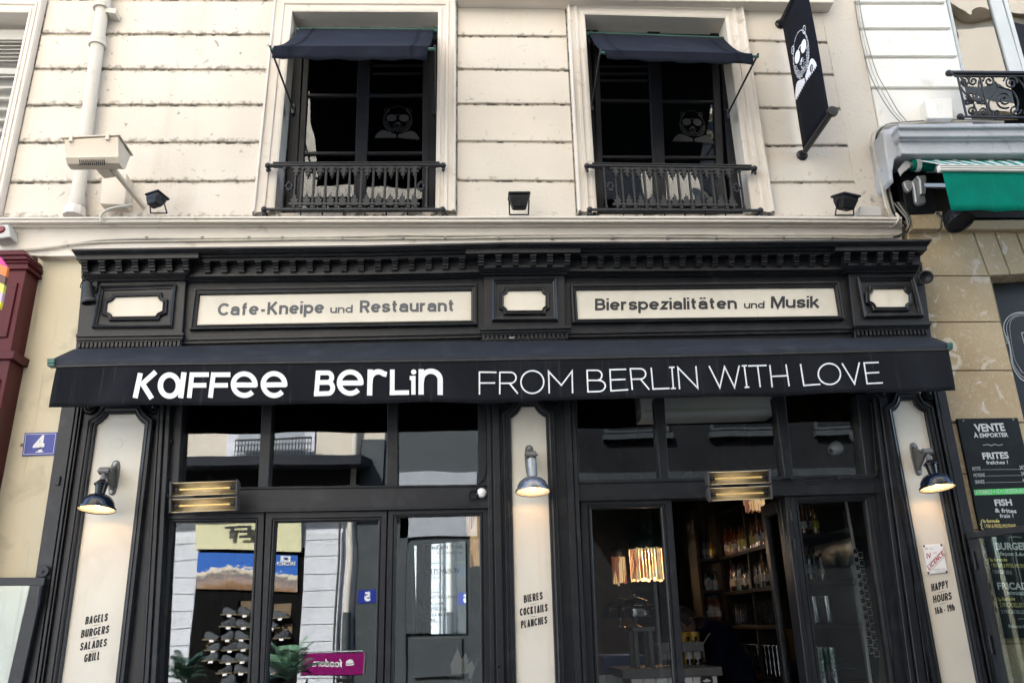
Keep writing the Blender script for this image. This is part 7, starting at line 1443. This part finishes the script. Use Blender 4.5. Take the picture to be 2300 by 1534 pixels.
G().box(p.x-.15, p.x+.15, YO+.051, YO+.058, p.z-.11, p.z+.11).obj('plate', 'plate_blue', t)
me = glyphs('5', .05)
for v in me.vertices: v.co = Vector((p.x+.05-v.co.x*.2, YO+.060, p.z-.07+v.co.y*.2))
me.materials.clear(); me.materials.append(MT['white_print']); o = bpy.data.objects.new('lettering', me); link(o, t)
# magenta courier board on a bicycle
a, b = V('J', 792, 1378, -7.9), V('J', 1128, 1488, -7.9)
t = thing('courier_bicycle', 'bicycle with a magenta foodora board parked across the street', 'bicycle', (a.x-.3, -7.9, 0))
G().box(min(a.x, b.x), max(a.x, b.x), -7.93, -7.9, b.z, a.z).obj('board', 'magenta', t, bevel=.02)
g = G(); fr_ = [Vector((x, -7.895, z)) for x, z in ((min(a.x, b.x)+.02, b.z), (min(a.x, b.x)+.02, a.z-.03), (min(a.x, b.x)+.06, a.z+.02), (max(a.x, b.x)-.06, a.z+.02), (max(a.x, b.x)-.02, a.z-.03), (max(a.x, b.x)-.02, b.z))]; g.tube(fr_, .012, 8); g.obj('board_frame', 'galvanised', t)
me = glyphs('foodora', .02); xs = [v.co.x for v in me.vertices]; L0, L1 = V('J', 1010, 1445, -7.9), V('J', 850, 1440, -7.9)
for v in me.vertices: v.co = Vector((lp(L0.x, L1.x, (v.co.x-min(xs))/(max(xs)-min(xs))), -7.896, L0.z+v.co.y*.16))
me.materials.clear(); me.materials.append(MT['white_print']); o = bpy.data.objects.new('lettering', me); link(o, t)
q = V('J', 1050, 1425, -7.896); g = G(); g.face([q+Vector((.06*math.cos(R(x)), .002, .06*math.sin(R(x)))) for x in range(0, 181, 15)]); g.face([q+Vector((-.07, .002, -.01)), q+Vector((.07, .002, -.01)), q+Vector((.05, .002, -.03)), q+Vector((-.05, .002, -.03))]); g.obj('logo', 'white_print', t)
cx_ = (a.x+b.x)/2; wr = .33
for s in (-1, 1):
    c = Vector((cx_+s*.52, -7.75, wr)); g = G(); g.loops([[c+Vector((math.cos(2*math.pi*i/28)*(wr-.02+.02*math.cos(j)), .02*math.sin(j), math.sin(2*math.pi*i/28)*(wr-.02+.02*math.cos(j)))) for i in range(28)] for j in (0, 1.57, 3.14, 4.71)], wrap=True); w_ = g.obj('wheel', 'cable_black', t, smooth=60)
    g = G(); [g.beam(c, c+Vector((math.cos(i*.52)*.31, 0, math.sin(i*.52)*.31)), .003, .003) for i in range(12)]; g.obj('spokes', 'galvanised', w_)
g = G(); fk = Vector((cx_-.52, -7.75, .33)); hd_ = Vector((cx_-.36, -7.75, .95)); st_ = Vector((cx_+.20, -7.75, .90)); bb = Vector((cx_, -7.75, .30)); rw = Vector((cx_+.52, -7.75, .33))
for p_, q_ in ((fk, hd_), (hd_-Vector((0, 0, .1)), bb), (hd_-Vector((0, 0, .06)), st_-Vector((0, 0, .08))), (bb, st_), (bb, rw), (st_-Vector((0, 0, .08)), rw)): g.tube([p_, q_], .015, 8)
g.obj('frame', 'black_gloss', t, smooth=50); G().tube([hd_+Vector((.1, -.28, .10)), hd_+Vector((-.03, -.2, .12)), hd_+Vector((-.03, .2, .12)), hd_+Vector((.1, .28, .10))], .013, 8).obj('handlebar', 'cable_black', t); G().obox(st_+Vector((.02, 0, .03)), (.13, 0, 0), (0, .06, 0), (0, 0, .025)).obj('saddle', 'cable_black', t, bevel=.01)
# palms in planters
def palm(label, k, x, y, Yp, wd, seed, txt):
    top = V(k, x, y, Yp); h0 = top.z-.62; rn = random.Random(seed); t = thing('potted_palm', label, 'plant', (top.x, Yp, 0), 'potted palms across the street')
    g = G()
    for f in range(20):
        az = f*2.4+rn.uniform(-.3, .3); el = rn.uniform(.55, 1.35); L = rn.uniform(.5, .75)*wd; b = Vector((top.x, Yp, h0)); rib = []
        for i in range(9):
            u = i/8; r = L*u*math.cos(el)*1.2; z = L*(math.sin(el)*u*1.25-.75*u*u*math.cos(el*.6)); rib.append(b+Vector((math.cos(az)*r, math.sin(az)*r, z)))
        g.tube(rib, .004, 4)
        for i in range(2, 16):
            u = i/16; j = int(u*8); p = lp(rib[j], rib[min(8, j+1)], u*8-j); d = (rib[min(8, j+1)]-rib[j]).normalized(); sd = d.cross(Vector((0, 0, 1))).normalized(); l = .17*wd*math.sin(math.pi*min(1, u+.12))**.6
            for s in (-1, 1):
                e = p+(sd*s*.8+d*.75+Vector((0, 0, -.25))).normalized()*l; m_ = (p+e)/2+Vector((0, 0, .01)); w_ = d*.008
                g.add([p-w_, p+w_, m_+w_*1.3, e, m_-w_*1.3], [(0, 1, 2, 4), (4, 2, 3)])
    g.obj('crown', 'plant_leaf', t); G().tube([(top.x, Yp, .5), (top.x, Yp, h0)], .035, 8).obj('trunk', 'plant_stem', t)
    pb_ = G(); pb_.loops([[Vector((top.x+sx_*s, Yp+sy*s, z)) for sx_, sy in ((-1, -1), (1, -1), (1, 1), (-1, 1))] for s, z in ((.19, 0), (.24, .62), (.21, .62), (.20, .55))], cap0=True, cap1=True); pl_ = pb_.obj('planter', 'far_dark', t, bevel=.01)
    if txt:
        me = glyphs('Kaffee\nBerlin', .02)
        for v in me.vertices: v.co = Vector((top.x+.14-v.co.x*.09, Yp+.246, .45+v.co.y*.09))
        me.materials.clear(); me.materials.append(MT['grey_paint']); o = bpy.data.objects.new('lettering', me); link(o, pl_)
palm('tall potted palm across the street, mirrored in the second left door', 'J', 735, 1285, -7.0, 1.25, 1, False)
palm('potted palm across the street, mirrored in the first left door', 'J', 200, 1290, -6.6, .9, 2, True)
palm('potted palm across the street, mirrored in the right bar door', 'O', 215, 1270, -6.8, .9, 3, True)
